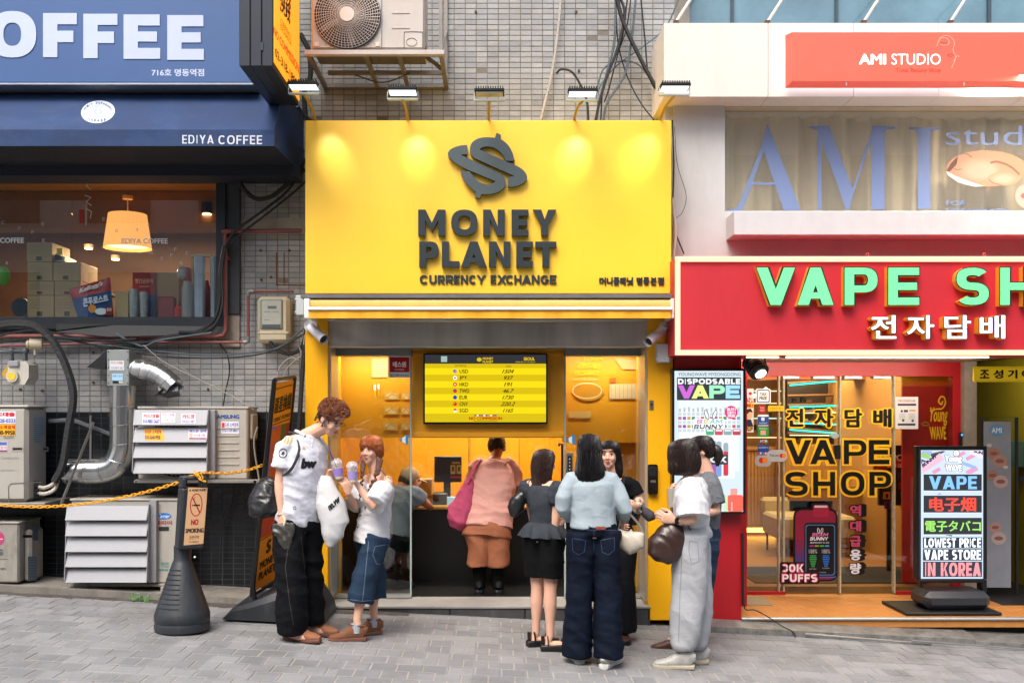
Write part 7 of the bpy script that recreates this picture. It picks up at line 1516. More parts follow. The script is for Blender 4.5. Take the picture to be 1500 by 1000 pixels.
t = thing('soda_cylinder', 'grey gas cylinder with red cap and clear wrap on the sill', 'cylinder', P(275, 465, WY + .12)); c = P(275, 465, WY + .12); k = (D0 + WY + .12) / F
mb = MB(); mb.lathe([(8 * k, 0), (8.6 * k, 3 * k), (8.6 * k, 46 * k), (6 * k, 54 * k), (4 * k, 58 * k)], (c.x, WY + .12, sz), 20); part('body', mb, mat('cyl_grey', '85898c', .4), t); mb = MB(); mb.lathe([(5 * k, 55 * k), (6.5 * k, 60 * k), (5 * k, 74 * k), (3 * k, 76 * k)], (c.x, WY + .12, sz), 14); part('cap', mb, mat('cap_red', '8c1a20', .4), t); mb = MB(); mb.ell(P(267, 400, WY + .1), (.05, .03, .06)); part('plastic_wrap', mb, mat('film_wrap', '8f9496', .3, var=.3, vs=25), t)
boxthing('white_bar_pack', 'tall white blue tinted wrapped pack next to the gas cylinder', 'pack', (X(284, WY + .1), WY + .1, sz), (X(298, WY + .1), WY + .17, Z(374, WY + .1)), mat('pack_white', 'a8b6cc', .4, var=.15, vs=14), .01)
boxthing('white_bar_pack', 'tall wrapped pack at the very end of the window', 'pack', (X(308, WY + .1), WY + .1, sz), (X(315, WY + .1), WY + .17, Z(374, WY + .1)), mat('pack_white', 'a8b6cc', .4), .01)
bottle('fire_extinguisher', 'dark red extinguisher half hidden between two white packs', 'extinguisher', 303, 14, 0, [(.9, 465), (1, 460), (1, 420), (.5, 412), (.3, 405)], mat('ext_red', '7c1822', .4), WY + .3)
mb = MB(); mb.ell(P(4, 404, WY + .3), (.07, .03, .09)); solo('green_round_sign', mb, mat('lime', '3f7a18', .4, emis=.1), 'glowing green round thing at the picture edge inside the cafe', 'sign')
mb = MB(); c = P(30, 450, WY + .25); mb.cyl(c, c + V((0, .02, 0)), .085, n=24); solo('round_disc', mb, mat('disc_dark', '283848', .3), 'dark blue disc leaning on the lowest carton', 'disc')

# ================================================================ HOUSES ACROSS THE STREET (behind the camera, seen in the glass)
for i, (xa, xb, h, c, lab) in enumerate(((-16, -5.2, 9.5, 'd2ccc2', 'beige house across the street reflected in the cafe glass'), (-5., 4.8, 8., '8b7f74', 'brown house across the street reflected in the shop glass'), (5., 16, 10.5, 'cfc9c0', 'pale house across the street reflected in the vape shop glass'))):
    t = thing('street_house', lab, 'building', ((xa + xb) / 2, -15, gz((xa + xb) / 2)), 'houses across the street'); g0 = gz(xa) - .9
    mb = MB(); mb.box((xa, -20, g0), (xb, -15, h)); part('wall', mb, mat('house_' + c, c, .8, var=.1, vs=1), t, smooth=False)
    n = 4; w = (xb - xa) / n
    for k in range(n):
        for z in (3.6, 6.3):
            mb = MB(); mb.box((xa + w * (k + .22), -15.02, z), (xa + w * (k + .78), -14.96, z + 1.5)); part('window', mb, mat('house_glass', '2c3940', .1, spec=.9), t, smooth=False)
    mb = MB(); mb.box((xa + .4, -15.03, g0 + 1.2), (xb - .4, -14.95, 2.5)); part('shop_window', mb, mat('house_glass', '2c3940', .1), t, smooth=False)
    mb = MB(); mb.box((xa + .2, -15.2, 2.6), (xb - .2, -14.9, 3.2), .02); part('shop_board', mb, mat('board_%d' % i, ('d8d8d4', '8a2a22', '2e5a48')[i], .5), t)
# ================================================================ PEOPLE
VL = bpy.context.view_layer
def remesh(mb, vox, sm=4, tri=False):
    me = bpy.data.meshes.new('t'); me.from_pydata([tuple(v) for v in mb.v], [], mb.f)
    o = bpy.data.objects.new('t', me); COL.objects.link(o)
    m = o.modifiers.new('r', 'REMESH'); m.mode = 'VOXEL'; m.voxel_size = vox
    if sm: s = o.modifiers.new('s', 'SMOOTH'); s.factor = .5; s.iterations = sm
    dg = bpy.context.evaluated_depsgraph_get(); ev = o.evaluated_get(dg); r = bpy.data.meshes.new_from_object(ev, depsgraph=dg)
    bpy.data.objects.remove(o); bpy.data.meshes.remove(me); return r
def wrinkle(me, amp, f=(14, 14, 30), seed=0, warp=2.5):
    n = len(me.vertices); co = np.empty(n * 3); me.vertices.foreach_get('co', co); co = co.reshape(-1, 3); no = np.empty(n * 3); me.vertices.foreach_get('normal', no); no = no.reshape(-1, 3)
    p = co * np.array(f) + seed * 7.3; d = np.zeros(n); A = 1.
    for o_ in range(3):
        w = np.stack([np.sin(p[:, 1] * .7 + 1.3 * np.sin(p[:, 2] * .4 + o_)), np.sin(p[:, 2] * .5 + p[:, 0] * .6 + 2 * o_), np.sin(p[:, 0] * .8 + 1.1 * np.sin(p[:, 1] * .5))], 1) * warp * .5
        q = p + w; v = np.sin(q[:, 2] + .9 * q[:, 0] + .6 * q[:, 1] + o_) * np.cos(.45 * q[:, 0] - .3 * q[:, 2] + .5 * q[:, 1]); d += A * (1 - 2.2 * np.abs(v)); A *= .38; p = p[:, [1, 0, 2]] * 1.75 + 3.1
    d = d * .6
    co = co + no * (d * amp)[:, None]; me.vertices.foreach_set('co', co.ravel()); me.update()
def mobj(name, me, m, parent, label=None):
    off = org(parent); 
    if off.length: me.transform(Matrix.Translation(-off))
    me.materials.clear(); me.materials.append(m); me.shade_smooth()
    o = bpy.data.objects.new(name, me); COL.objects.link(o); o.parent = parent; ORG[o.name] = off
    return setp(o, label)
def pp(q): return q if isinstance(q, V) else P(*q)
def hand(mb, w, u, t, s=1., curl=.6, spread=.1):
    """palm and five fingers; u along the hand, t towards the thumb"""
    u = u.normalized(); t = (t - u * t.dot(u)).normalized(); n = u.cross(t)  # fingers bend towards n
    mb.loft([(w - u * .01 * s, .024 * s, .018 * s), (w + u * .02 * s, .032 * s, .017 * s), (w + u * .06 * s, .040 * s, .015 * s), (w + u * .088 * s, .040 * s, .012 * s)], 12, t, 2.6)
    L = (.038, .042, .040, .031)
    for i in range(4):
        b = w + u * (.082 - .006 * abs(i - 1.2)) * s + t * (.031 - .0205 * i) * s; d = (u + t * spread * (1.5 - i) * .5).normalized(); pts = [b - d * .02 * s, b]; ang = 0
        for k in range(3):
            ang += curl * (.75, 1.0, .6)[k] + .04 * i; dd = d * math.cos(ang) + n * math.sin(ang); pts.append(pts[-1] + dd * L[i] * (1., .68, .55)[k] * s)
        mb.tube(pts, [.0088 * s, .0092 * s, .0085 * s, .0078 * s, .0062 * s], 8, sm=0)
    b = w + u * .02 * s + t * .026 * s; d1 = (u * .7 + t * .75 + n * .25).normalized(); d2 = (u * .95 + t * .25 + n * (.3 + .4 * curl)).normalized()
    mb.tube([b - d1 * .015 * s, b + d1 * .032 * s, b + d1 * .032 * s + d2 * .028 * s, b + d1 * .032 * s + d2 * .052 * s], [.013 * s, .0115 * s, .0098 * s, .007 * s], 8)
def headmat(yaw, pitch, rl=0): return Matrix.Rotation(yaw, 3, 'Z') @ Matrix.Rotation(pitch, 3, 'X') @ Matrix.Rotation(rl, 3, 'Y')
def head_into(mb, c, M, s):
    A_ = lambda x, y, z: c + M @ V((x * s, y * s, z * s))
    def e(x, y, z, a, b, d): mb.ell(A_(x, y, z), (a * s, b * s, d * s), 20, M, 14)
    e(0, .012, .025, .073, .091, .088); e(0, -.022, -.02, .062, .064, .082); e(0, -.038, -.07, .045, .043, .042); e(0, -.062, -.096, .021, .018, .017)
    e(0, -.071, .045, .052, .018, .02)
    mb.tube([A_(0, -.083, .016), A_(0, -.094, -.01), A_(0, -.103, -.028), A_(0, -.09, -.036)], [.007 * s, .009 * s, .0125 * s, .008 * s], 8); e(.012, -.088, -.031, .009, .009, .007); e(-.012, -.088, -.031, .009, .009, .007)
    e(0, -.083, -.058, .021, .011, .012)
    for sx in (-1, 1): e(sx * .072, .008, -.008, .011, .02, .031); e(sx * .036, -.066, -.028, .022, .017, .024)
def face(t, c, M, s, lip='a8605a', brow='2a1c18', closed=False):
    A_ = lambda x, y, z: c + M @ V((x * s, y * s, z * s))
    for sx in (-1, 1):
        if not closed:
            mb = MB(); mb.ell(A_(sx * .032, -.0795, .008), (.0125 * s, .006 * s, .0048 * s), 12, M, 6); part('eye', mb, mat('eye_white', '8d827c', .3, var=0), t)
            mb = MB(); mb.ell(A_(sx * .032, -.0835, .008), (.0066 * s, .003 * s, .0062 * s), 10, M, 6); part('iris', mb, mat('iris', '120b08', .15, var=0), t)
        mb = MB(); mb.tube([A_(sx * .018, -.0825, .012), A_(sx * .028, -.0865, .0165), A_(sx * .04, -.0835, .0155), A_(sx * .047, -.076, .010)], .0019 * s, 5); part('eyelash', mb, mat('lash', '1a100d', .6, var=0), t)
        mb = MB(); mb.tube([A_(sx * .014, -.0885, .036), A_(sx * .03, -.088, .041), A_(sx * .046, -.079, .036)], [.0028 * s, .0032 * s, .0015 * s], 5, flat=.6); part('eyebrow', mb, mat('brow_' + brow, brow, .8), t)
    mb = MB(); mb.tube([A_(-.021, -.084, -.058), A_(-.008, -.0945, -.0545), A_(0, -.0945, -.056), A_(.008, -.0945, -.0545), A_(.021, -.084, -.058)], [.0012 * s, .0042 * s, .0036 * s, .0042 * s, .0012 * s], 6); mb.tube([A_(-.018, -.084, -.061), A_(0, -.094, -.0655), A_(.018, -.084, -.061)], [.0012 * s, .0055 * s, .0012 * s], 6, sm=3); part('lips', mb, mat('lip_' + lip, lip, .4, var=.05), t)
def hair(t, c, M, s, prof, col, N=260, face_z=.035, fw=.95, r=.0032, seed=1, wave=.004, cap=True, label=None, tone=.35, part_x=0.):
    """prof rows: z, rx, ry, cy measured from the head centre; the fall below the head hangs straight down"""
    rnd = random.Random(seed); mb = MB()
    def pos(z, a, k=1.):
        for (z0, x0, y0, c0), (z1, x1, y1, c1) in zip(prof, prof[1:]):
            if z <= z0 and z >= z1:
                u = (z0 - z) / (z0 - z1); rx = x0 + (x1 - x0) * u; ry = y0 + (y1 - y0) * u; cy = c0 + (c1 - c0) * u; break
        else: z0, rx, ry, cy = prof[-1] if z < prof[-1][0] else prof[0]
        l = V((math.sin(a) * rx * k, -math.cos(a) * ry * k + cy, z)) * s
        Mf = M if z > -.05 else Myaw
        return c + Mf @ l if z > -.05 else c + M @ V((0, 0, -.05)) * s + Myaw @ (l - V((0, 0, -.05)) * s)
    e = M.to_euler(); Myaw = Matrix.Rotation(e.z, 3, 'Z')
    if cap:
        n = 28; rows = []; zs = []
        for (z0, *_), (z1, *_) in zip(prof, prof[1:]): zs += [z0 + (z1 - z0) * k / 3 for k in range(3)]
        zs.append(prof[-1][0])
        for z in zs: mb.v += [tuple(pos(z, 2 * math.pi * k / n, .97)) for k in range(n)]
        mb.f += [(i * n + k, i * n + (k + 1) % n, (i + 1) * n + (k + 1) % n, (i + 1) * n + k) for i in range(len(zs) - 1) for k in range(n)]; mb.f += [tuple(range(n)), tuple(range((len(zs) - 1) * n, len(zs) * n))]; mb.m += [0] * (len(mb.f) - len(mb.m))
    zt, zb_ = prof[0][0], prof[-1][0]
    N = int(N * 1.7); r *= .62
    for i in range(N):
        a0 = rnd.uniform(-math.pi, math.pi); pts = []; rs = []; zend = zb_ + rnd.uniform(0, .05) * (1 if zb_ < -.1 else .3); ph = rnd.uniform(0, 6.3); kk_ = rnd.uniform(.965, 1.045)
        steps = 16
        for j in range(steps + 1):
            z = zt + (zend - zt) * (j / steps) ** 1.15; a = a0 + .05 * math.sin(j * .5 + ph)
            aa = abs((a + math.pi) % (2 * math.pi) - math.pi)
            if aa < fw and z < face_z - .03 * (aa / fw): break
            p = pos(z, a, kk_); p = p + V((math.sin(j * .9 + ph), math.cos(j * 1.1 + ph), 0)) * wave * min(1, j / 6); pts.append(p); rs.append(r * s * (1 if j < steps - 3 else .75) * (.4 if j == 0 else 1))
        if len(pts) > 2: rs[-1] = r * .2; mb.tube(pts, rs, 4, cap=False, flat=1.)
    hm = hairmat(col, tone)
    return part('hair', mb, hm, t, label, ang=70)
def hairmat(col, tone=.35):
    k = 'hair_%s' % col
    if k in MC: return MC[k]
    m = mat(k, col, .38, var=tone, vs=45, spec=.5, bump=.5, bs=90, aniso=(1.5, 1.5, .08)); return m
SKIN = mat('skin', 'c99a80', .5, var=.06, vs=12, spec=.35); SKIN2 = mat('skin_fair', 'd6a890', .5, var=.05, vs=12, spec=.35); SKIN3 = mat('skin_tan', 'a8694a', .5, var=.06, vs=12)
for m in (SKIN, SKIN2, SKIN3):
    b = m.node_tree.nodes['Principled BSDF']; b.inputs['Subsurface Weight'].default_value = .12; b.inputs['Subsurface Radius'].default_value = (.5, .2, .1); b.inputs['Subsurface Scale'].default_value = .02
def cloth(name, col, rough=.85, weave=220, bump=.25, var=.08, vs=7, aniso=None):
    if name in MC: return MC[name]
    m = mat(name, col, rough, var=var, vs=vs, bump=bump, bs=weave, spec=.2, aniso=aniso); N = m.node_tree.nodes; L = m.node_tree.links; b = N['Principled BSDF']
    b.inputs['Specular IOR Level'].default_value = .12; old = b.inputs['Normal'].links[0].from_node
    tc = N.new('ShaderNodeTexCoord'); mp = N.new('ShaderNodeMapping'); mp.inputs['Rotation'].default_value = (.3, .5, .2); mp.inputs['Scale'].default_value = (1, 1, 1.6); nz = N.new('ShaderNodeTexNoise'); nz.inputs['Scale'].default_value = 7; nz.inputs['Detail'].default_value = 2; nz.inputs['Distortion'].default_value = 1.5
    bp = N.new('ShaderNodeBump'); bp.inputs['Strength'].default_value = .3; bp.inputs['Distance'].default_value = .02; L.new(tc.outputs['Object'], mp.inputs[0]); L.new(mp.outputs[0], nz.inputs['Vector']); L.new(nz.outputs[0], bp.inputs['Height']); L.new(bp.outputs[0], old.inputs['Normal']); return m
def shoe(t, a, ang, L, up, sole, name='shoe', sh=.03, low=1., lab=None):
    """a = point on the ground under the ankle; ang = heading of the toe"""
    d = V((math.sin(ang), -math.cos(ang), 0)); r = V((math.cos(ang), math.sin(ang), 0)); k = L / .27
    mb = MB(); rows = ((-.07, .045, .018, .022), (-.062, .056, .031, .048 * low), (-.03, .066, .037, .062 * low), (.01, .066, .038, .062 * low), (.04, .056, .038, .05 * low), (.075, .046, .04, .038), (.115, .038, .045, .028), (.155, .034, .044, .023), (.185, .03, .034, .018), (.2, .028, .014, .010))
    mb.loft([(a + d * q[0] * k + V((0, 0, q[1] * k + (sh - .03))), q[2] * k, q[3] * k) for q in rows], 16, r, 2.4); s_ = part(name, mb, up, t, lab)
    mb = MB(); rows = ((-.076, .02), (-.068, .034), (-.02, .038), (.04, .037), (.1, .046), (.15, .047), (.185, .038), (.205, .018))
    mb.loft([(a + d * x * k + V((0, 0, sh / 2)), w * k, sh / 2) for x, w in rows], 18, r, 5); o = part('sole', mb, sole, s_)
    if name == 'sneaker':
        mb = MB(); z_ = sh - .03
        for x, z in ((.045, .108), (.06, .098), (.075, .089), (.09, .080), (.105, .072)): c = a + d * x * k + V((0, 0, (z + z_) * k)); mb.tube([c - r * .022 - V((0, 0, .006)), c, c + r * .022 - V((0, 0, .006))], .0035, 5)
        part('laces', mb, mat('lace_' + up.name, tuple(min(1, v * 1.5 + .05) for v in up.node_tree.nodes['Principled BSDF'].inputs['Base Color'].default_value[:3]), .8), s_)
        mb = MB(); mb.tube([a + d * (x - .01) * k + r * y * k + V((0, 0, (.115 + z_) * k + x * .12)) for x, y in [(.055 * math.cos(q * .5236), .034 * math.sin(q * .5236)) for q in range(13)]], .007, 6, cap=False); part('collar', mb, up, s_)
    return s_
def person(label, root, H, yaw, J, skin=SKIN, vox=.0058, bare_leg=False, noarm=()):
    """one continuous body grown through joints given as points of the place"""
    t = thing('person', label, 'person', root); f = V((math.sin(yaw), -math.cos(yaw), 0)); l = V((math.cos(yaw), math.sin(yaw), 0)); s = H / 1.65
    pel, nk, hc = pp(J['pelvis']), pp(J['neck']), pp(J['head']); ax = (nk - pel); mid = pel + ax * .5 - f * ax.length * J.get('arch', 0)
    mb = MB()
    C_ = lambda u: (pel * (1 - u) ** 2 + mid * 2 * u * (1 - u) + nk * u * u)
    mb.loft([(C_(-.1), .10 * s, .09 * s), (C_(.0), .145 * s, .10 * s), (C_(.12), .14 * s, .10 * s), (C_(.35), .112 * s, .082 * s), (C_(.6), .13 * s, .093 * s), (C_(.8), .145 * s, .09 * s), (C_(.92), .12 * s, .07 * s), (C_(1.), .06 * s, .055 * s)], 18, l)
    M = headmat(J.get('hyaw', yaw), J.get('hpitch', 0), J.get('hroll', 0)); hs = s * .93
    mb.tube([C_(.9), nk, hc + M @ V((0, .012, -.07)) * hs, hc + M @ V((0, .01, 0)) * hs], [.065 * s, .053 * s, .049 * s, .045 * s], 12); head_into(mb, hc, M, hs)
    sh = {}
    for sd, sg in (('L', 1), ('R', -1)):
        S_ = nk - V((0, 0, .05 * s)) + l * sg * .155 * s; sh[sd] = S_ = pp(J['sh' + sd]) if 'sh' + sd in J else S_
        mb.tube([C_(.88), (C_(.9) + S_) / 2, S_], [.06 * s, .055 * s, .05 * s], 12)
        if 'el' + sd in J:
            E, W_ = pp(J['el' + sd]), pp(J['wr' + sd])
            mb.tube([S_, S_.lerp(E, .3), S_.lerp(E, .8), E, E.lerp(W_, .25), E.lerp(W_, .8), W_], [.048 * s, .044 * s, .036 * s, .033 * s, .035 * s, .024 * s, .021 * s], 12)
            hd = J.get('hd' + sd); u = V(hd[0]) if hd else (W_ - E); tt = V(hd[1]) if hd else V((0, 0, 1)); hand(mb, W_, u, tt, s * .98, J.get('curl' + sd, .5))
        hp = pel + l * sg * .08 * s - V((0, 0, .02 * s)); K, A = pp(J['kn' + sd]), pp(J['an' + sd])
        mb.tube([hp, hp.lerp(K, .4), hp.lerp(K, .85), K, K.lerp(A, .3), K.lerp(A, .75), A], [.085 * s, .076 * s, .056 * s, .052 * s, .054 * s, .036 * s, .033 * s], 14)
        fa = J.get('ft' + sd, yaw); d = V((math.sin(fa), -math.cos(fa), 0)); g = V((A.x, A.y, gz(A.x) + .055))
        mb.tube([A, g - d * .02, g + d * .06 - V((0, 0, .012)), g + d * .13 - V((0, 0, .025))], [.033 * s, .035 * s, .034 * s, .022 * s], 12)
    o = mobj('body', remesh(mb, vox, 3), skin, t)
    return dict(t=t, C=C_, M=M, hc=hc, hs=hs, s=s, l=l, f=f, sh=sh, J=J, pel=pel, nk=nk, H=H)
def top(Q, m, name, rings, sleeve=.45, sr=(.075, .085), arms=('L', 'R'), amp=.006, vox=.009, seed=0, smooth=2, f=(12, 12, 20), shf=1., rows=None):
    """rings: (u along the spine, half width, half depth[, forward shift])"""
    s, C_, l, f_ = Q['s'], Q['C'], Q['l'], Q['f']; mb = MB()
    mb.loft([(C_(r[0]) + f_ * (r[3] if len(r) > 3 else 0), r[1] * s, r[2] * s) for r in rings], 22, l, 2.2)
    for sd in arms:
        S_ = Q['sh'][sd]; E, W_ = pp(Q['J']['el' + sd]), pp(Q['J']['wr' + sd]); path = [C_(.86).lerp(S_, .5), S_.lerp(C_(.85), .12)]; rad = [.075 * s * shf, .07 * s * shf]
        n = 5
        for k in range(1, n + 1):
            q = sleeve * k / n; p = S_.lerp(E, q / 1.) if q <= 1 else E.lerp(W_, q - 1); path.append(p); rad.append((sr[0] + (sr[1] - sr[0]) * k / n) * s)
        mb.tube(path, rad, 14)
    me = remesh(mb, vox, smooth); wrinkle(me, amp * 1.25, f, seed); return mobj(name, me, m, Q['t'])
def pants(Q, m, name, rings, legs, amp=.007, vox=.010, seed=0, f=(9, 9, 16), to=1.0):
    """rings round the hips (u, half width, half depth); legs: (fraction hip to ankle, radius side, radius front)"""
    s, C_, l, J = Q['s'], Q['C'], Q['l'], Q['J']; mb = MB(); mb.loft([(C_(r[0]), r[1] * s, r[2] * s) for r in rings], 22, l, 2.2)
    for sd, sg in (('L', 1), ('R', -1)):
        hp = Q['pel'] + l * sg * .085 * s - V((0, 0, .0)); K, A = pp(J['kn' + sd]), pp(J['an' + sd]); rr = []
        for q, a, b in legs:
            p = hp.lerp(K, q * 2) if q <= .5 else K.lerp(A, q * 2 - 1); rr.append((p, a * s, b * s))
        mb.loft(rr, 20, l, 2.2)
    me = remesh(mb, vox, 2); wrinkle(me, amp * 1.35, f, seed); return mobj(name, me, m, Q['t'])
def strap(name, label, cat, pts, w, m, th=.004, group=None):
    mb = MB(); P_ = catmull([pp(q) for q in pts], 6); mb.tube(P_, w, 8, flat=th / w); return mb
def gp(px, Y): x = X(px, Y); return V((x, Y, gz(x)))
def surf_print(Q_obj, m, name, test, off=.002):
    """a printed area lying on a garment: its own thin layer lifted from the cloth faces that the test picks"""
    me = Q_obj.data; o_ = ORG[Q_obj.name]; mb = MB(); idx = {}
    for p in me.polygons:
        c = p.center + o_
        if test(c, p.normal):
            ids = []
            for vi in p.vertices:
                if vi not in idx: v = me.vertices[vi]; idx[vi] = len(mb.v); mb.v.append(tuple(v.co + o_ + v.normal * off))
                ids.append(idx[vi])
            mb.f.append(tuple(ids)); mb.m.append(0)
    if mb.f: part(name, mb, m, Q_obj.parent if Q_obj.parent and Q_obj.parent.type == 'EMPTY' else Q_obj)
def on_cloth(obj, t, quad, m, bold=.05, off=.003, shape=None, name='print'):
    """lettering or a shape laid on cloth: every point is dropped onto the garment along the view of the quad's normal"""
    off_ = ORG[obj.name]; tl, tr, br, bl = quad; dirn = V((0, 1, 0)); mb = MB()
    if shape is None:
        v, f, x0, x1, y0, y1 = glyphs(t); x0 -= bold; x1 += bold; y0 -= bold; y1 += bold; sets = [(([((q[0] + dx - x0) / (x1 - x0), (q[1] + dy - y0) / (y1 - y0)) for q in v]), f) for dx, dy in shifts(bold, 5)]
    else: sets = [shape]
    for j, (uv, f) in enumerate(sets):
        out = []
        for u, vv in uv:
            px = (bl[0] * (1 - u) + br[0] * u) * (1 - vv) + (tl[0] * (1 - u) + tr[0] * u) * vv; py = (bl[1] * (1 - u) + br[1] * u) * (1 - vv) + (tl[1] * (1 - u) + tr[1] * u) * vv
            a = V((0, -D0, CZ)); d = (P(px, py, 0) - a).normalized(); hit, loc, nn, _ = obj.ray_cast(a - off_, d)
            
            if not hit: _, loc, nn, _ = obj.closest_point_on_mesh(P(px, py, obj['_y'] + .15) - off_); d = -nn
            out.append(loc + off_ - d * (off + j * .0001))
        mb.add(out, f)
    return part(name, mb, m, obj.parent, smooth=False)
def ringshape(n, r0, r1): return ([(.5 + r * math.cos(2 * math.pi * k / n), .5 + r * math.sin(2 * math.pi * k / n)) for k in range(n) for r in (r0, r1)], [(2 * k, 2 * k + 1, (2 * k + 3) % (2 * n), (2 * k + 2) % (2 * n)) for k in range(n)])
LONG = [(.128, .012, .012, .0), (.12, .045, .055, .008), (.112, .06, .072, .009), (.098, .072, .088, .010), (.05, .086, .103, .012), (0, .088, .098, .024), (-.05, .088, .088, .036), (-.11, .094, .072, .052), (-.17, .100, .06, .066)]
white = cloth('white_tee', 'c9cacd', .8, 260, .15); soleW = mat('sole_white', 'b8b8b4', .6)
def seam(obj, lines, m, w_=.9, name='seam'):
    for ln in lines:
        for (ax, ay), (bx, by) in zip(ln, ln[1:]):
            n_ = max(2, int(math.hypot(bx - ax, by - ay) / 4)); dx, dy = bx - ax, by - ay; L_ = math.hypot(dx, dy); ox, oy = -dy / L_ * w_ / 2, dx / L_ * w_ / 2
            on_cloth(obj, '', ((ax + ox, ay + oy), (bx + ox, by + oy), (bx - ox, by - oy), (ax - ox, ay - oy)), m, off=.002, shape=([(k / n_, v) for k in range(n_ + 1) for v in (0, 1)], [(2 * k, 2 * k + 1, 2 * k + 3, 2 * k + 2) for k in range(n_)]), name=name)
# ---- 1 curly haired man
Y = -1.06
pm = person('tall man with curly copper hair and glasses in a white football shirt', gp(440, Y), 1.76, R(45), dict(pelvis=(436, 765, Y), neck=(449, 638, Y), shR=(420, 651, Y - .08), shL=(466, 650, Y + .12), head=(484, 613, Y - .06), arch=-.06, hyaw=R(62), hpitch=R(30),
    elR=(409, 706, Y - .10), wrR=(412, 752, Y - .13), hdR=((.05, -.1, -1), (.6, -.5, 0)), curlR=.35, elL=(462, 708, Y + .10), wrL=(482, 698, Y - .02), hdL=((.7, -.3, .35), (-.1, -.6, .8)), curlL=.75,
    knR=(427, 850, Y - .12), anR=(428, 918, Y - .10), knL=(452, 848, Y + .10), anL=(453, 905, Y + .10), ftR=R(68), ftL=R(75)), SKIN2)
jm = pants(pm, cloth('black_denim', '0d0f13', .8, 200, .3), 'trousers', [(-.05, .155, .12), (.05, .155, .12), (.14, .145, .11)], [(0, .10, .105), (.3, .096, .11), (.6, .098, .11), (.85, .102, .11), (1.0, .10, .108), (1.06, .098, .105)], .010, seed=2)
tshirt = top(pm, cloth('football_shirt', 'c6c9d2', .55, 260, .1), 'shirt', [(.0, .16, .12), (.15, .157, .12), (.4, .152, .12), (.65, .16, .122), (.82, .155, .11), (.93, .11, .085), (1.0, .07, .07)], .62, (.07, .08), amp=.008, seed=1, vox=.008); tshirt['_y'] = Y - .2
for s_ in (1,):
    on_cloth(tshirt, 'bw', ((443, 670), (465, 670), (463, 686), (440, 687)), ink('14161c'), .09); 
    on_cloth(tshirt, '', ((408, 657), (421, 656), (421, 670), (408, 671)), ink('1c2030'), shape=ringshape(16, .5, .41), name='badge')
    st5 = ([(.5 + (.3 if k % 2 else .13) * math.sin(k * math.pi / 5), .5 + (.3 if k % 2 else .13) * math.cos(k * math.pi / 5)) for k in range(10)], [tuple(range(10))]); on_cloth(tshirt, '', ((408, 657), (421, 656), (421, 670), (408, 671)), ink('1c2030'), shape=st5, name='badge_star')
    for k in range(3): on_cloth(tshirt, '', ((421 + k * 5, 627 + k * 1.5), (423.5 + k * 5, 627.5 + k * 1.5), (417 + k * 4, 649 + k * 1.5), (414.5 + k * 4, 648 + k * 1.5)), ink('b09a58'), shape=([(0, 0), (1, 0), (1, .5), (1, 1), (0, 1), (0, .5)], [(0, 1, 2, 5), (5, 2, 3, 4)]), name='sleeve_stripe')
    on_cloth(tshirt, '', ((442, 653), (448, 653), (448, 658), (442, 658)), ink('b09a58'), shape=([(0, 0), (1, 0), (.5, 1)], [(0, 1, 2)]), name='chest_mark')
    on_cloth(tshirt, '', ((429, 741), (434, 741), (434, 746), (429, 746)), ink('3a3f4a'), shape=ringshape(10, .5, .36), name='hem_mark')
mb = MB(); c = pm['nk']; l, f = pm['l'], pm['f']
mb.add([c - l * .07 + f * .0 + V((0, 0, .03)), c - l * .085 + f * .075 - V((0, 0, .03)), c - l * .03 + f * .115 - V((0, 0, .08)), c - l * .01 + f * .095 - V((0, 0, .02))], [(0, 1, 2, 3)]); mb.add([c + l * .07 + V((0, 0, .03)), c + l * .085 + f * .075 - V((0, 0, .03)), c + l * .03 + f * .115 - V((0, 0, .08)), c + l * .01 + f * .095 - V((0, 0, .02))], [(0, 1, 2, 3)])
mb.tube([c - l * .06 + f * (-.05) + V((0, 0, .035)), c - l * .075 + f * .01 + V((0, 0, .03)), c - l * .06 + f * .07 - V((0, 0, .0))], .012, 6); part('collar', mb, white, pm['t'])
face(pm['t'], pm['hc'], pm['M'], pm['hs'], 'a85a54', '3a241a')
# curls
rnd = random.Random(5); mb = MB(); hc, M, hs = pm['hc'], pm['M'], pm['hs']; mb.ell(hc + M @ V((0, .012, .045)) * hs, (.082 * hs, .098 * hs, .088 * hs), 20, M, 12)
for k in range(950):
    th_ = rnd.uniform(0, 2 * math.pi); z = rnd.uniform(-.35, 1); q = math.sqrt(1 - z * z); d = V((q * math.cos(th_), q * math.sin(th_), z))
    if d.y < -.45 and d.z < .15: continue
    bump_ = 1.12 + .25 * max(0, -d.y) * (d.z > -.1)
    base = hc + M @ V((d.x * .083, d.y * .098 + .008, .05 + d.z * .085)) * hs * (1.0); o_ = (M @ d).normalized(); base = hc + (base - hc) * (bump_ * .95 + rnd.uniform(-.07, .07)); u = o_.orthogonal().normalized(); u.rotate(Matrix.Rotation(rnd.uniform(0, 6.28), 3, o_)); w = o_.cross(u); rr = rnd.uniform(.005, .012)
    mb.tube([base + u * rr * math.cos(j * .8) + o_ * rr * math.sin(j * .8) * .9 + w * (j - 4) * .0032 for j in range(10)], [.0015] + [rnd.uniform(.0015, .0028)] * 8 + [.001], 4)
part('hair', mb, hairmat('80492a', .5), pm['t'], ang=80)
mb = MB()
for k in range(160):
    a = rnd.uniform(.9, 5.4); z = rnd.uniform(-.05, .03); p = hc + M @ V((-math.sin(a) * .077, -math.cos(a) * .093 * -1 * -1 + .014, z)) * hs; mb.tube([p, p + M @ V((0, .004, -.018)) * hs], [.003, .0015], 4)
mb.ell(hc + M @ V((0, .025, .0)) * hs, (.0755 * hs, .082 * hs, .062 * hs), 16, M, 10); part('hair_undercut', mb, hairmat('2e1c14'), pm['t'])
mb = MB(); A_ = lambda x, y, z: hc + M @ V((x, y, z)) * hs
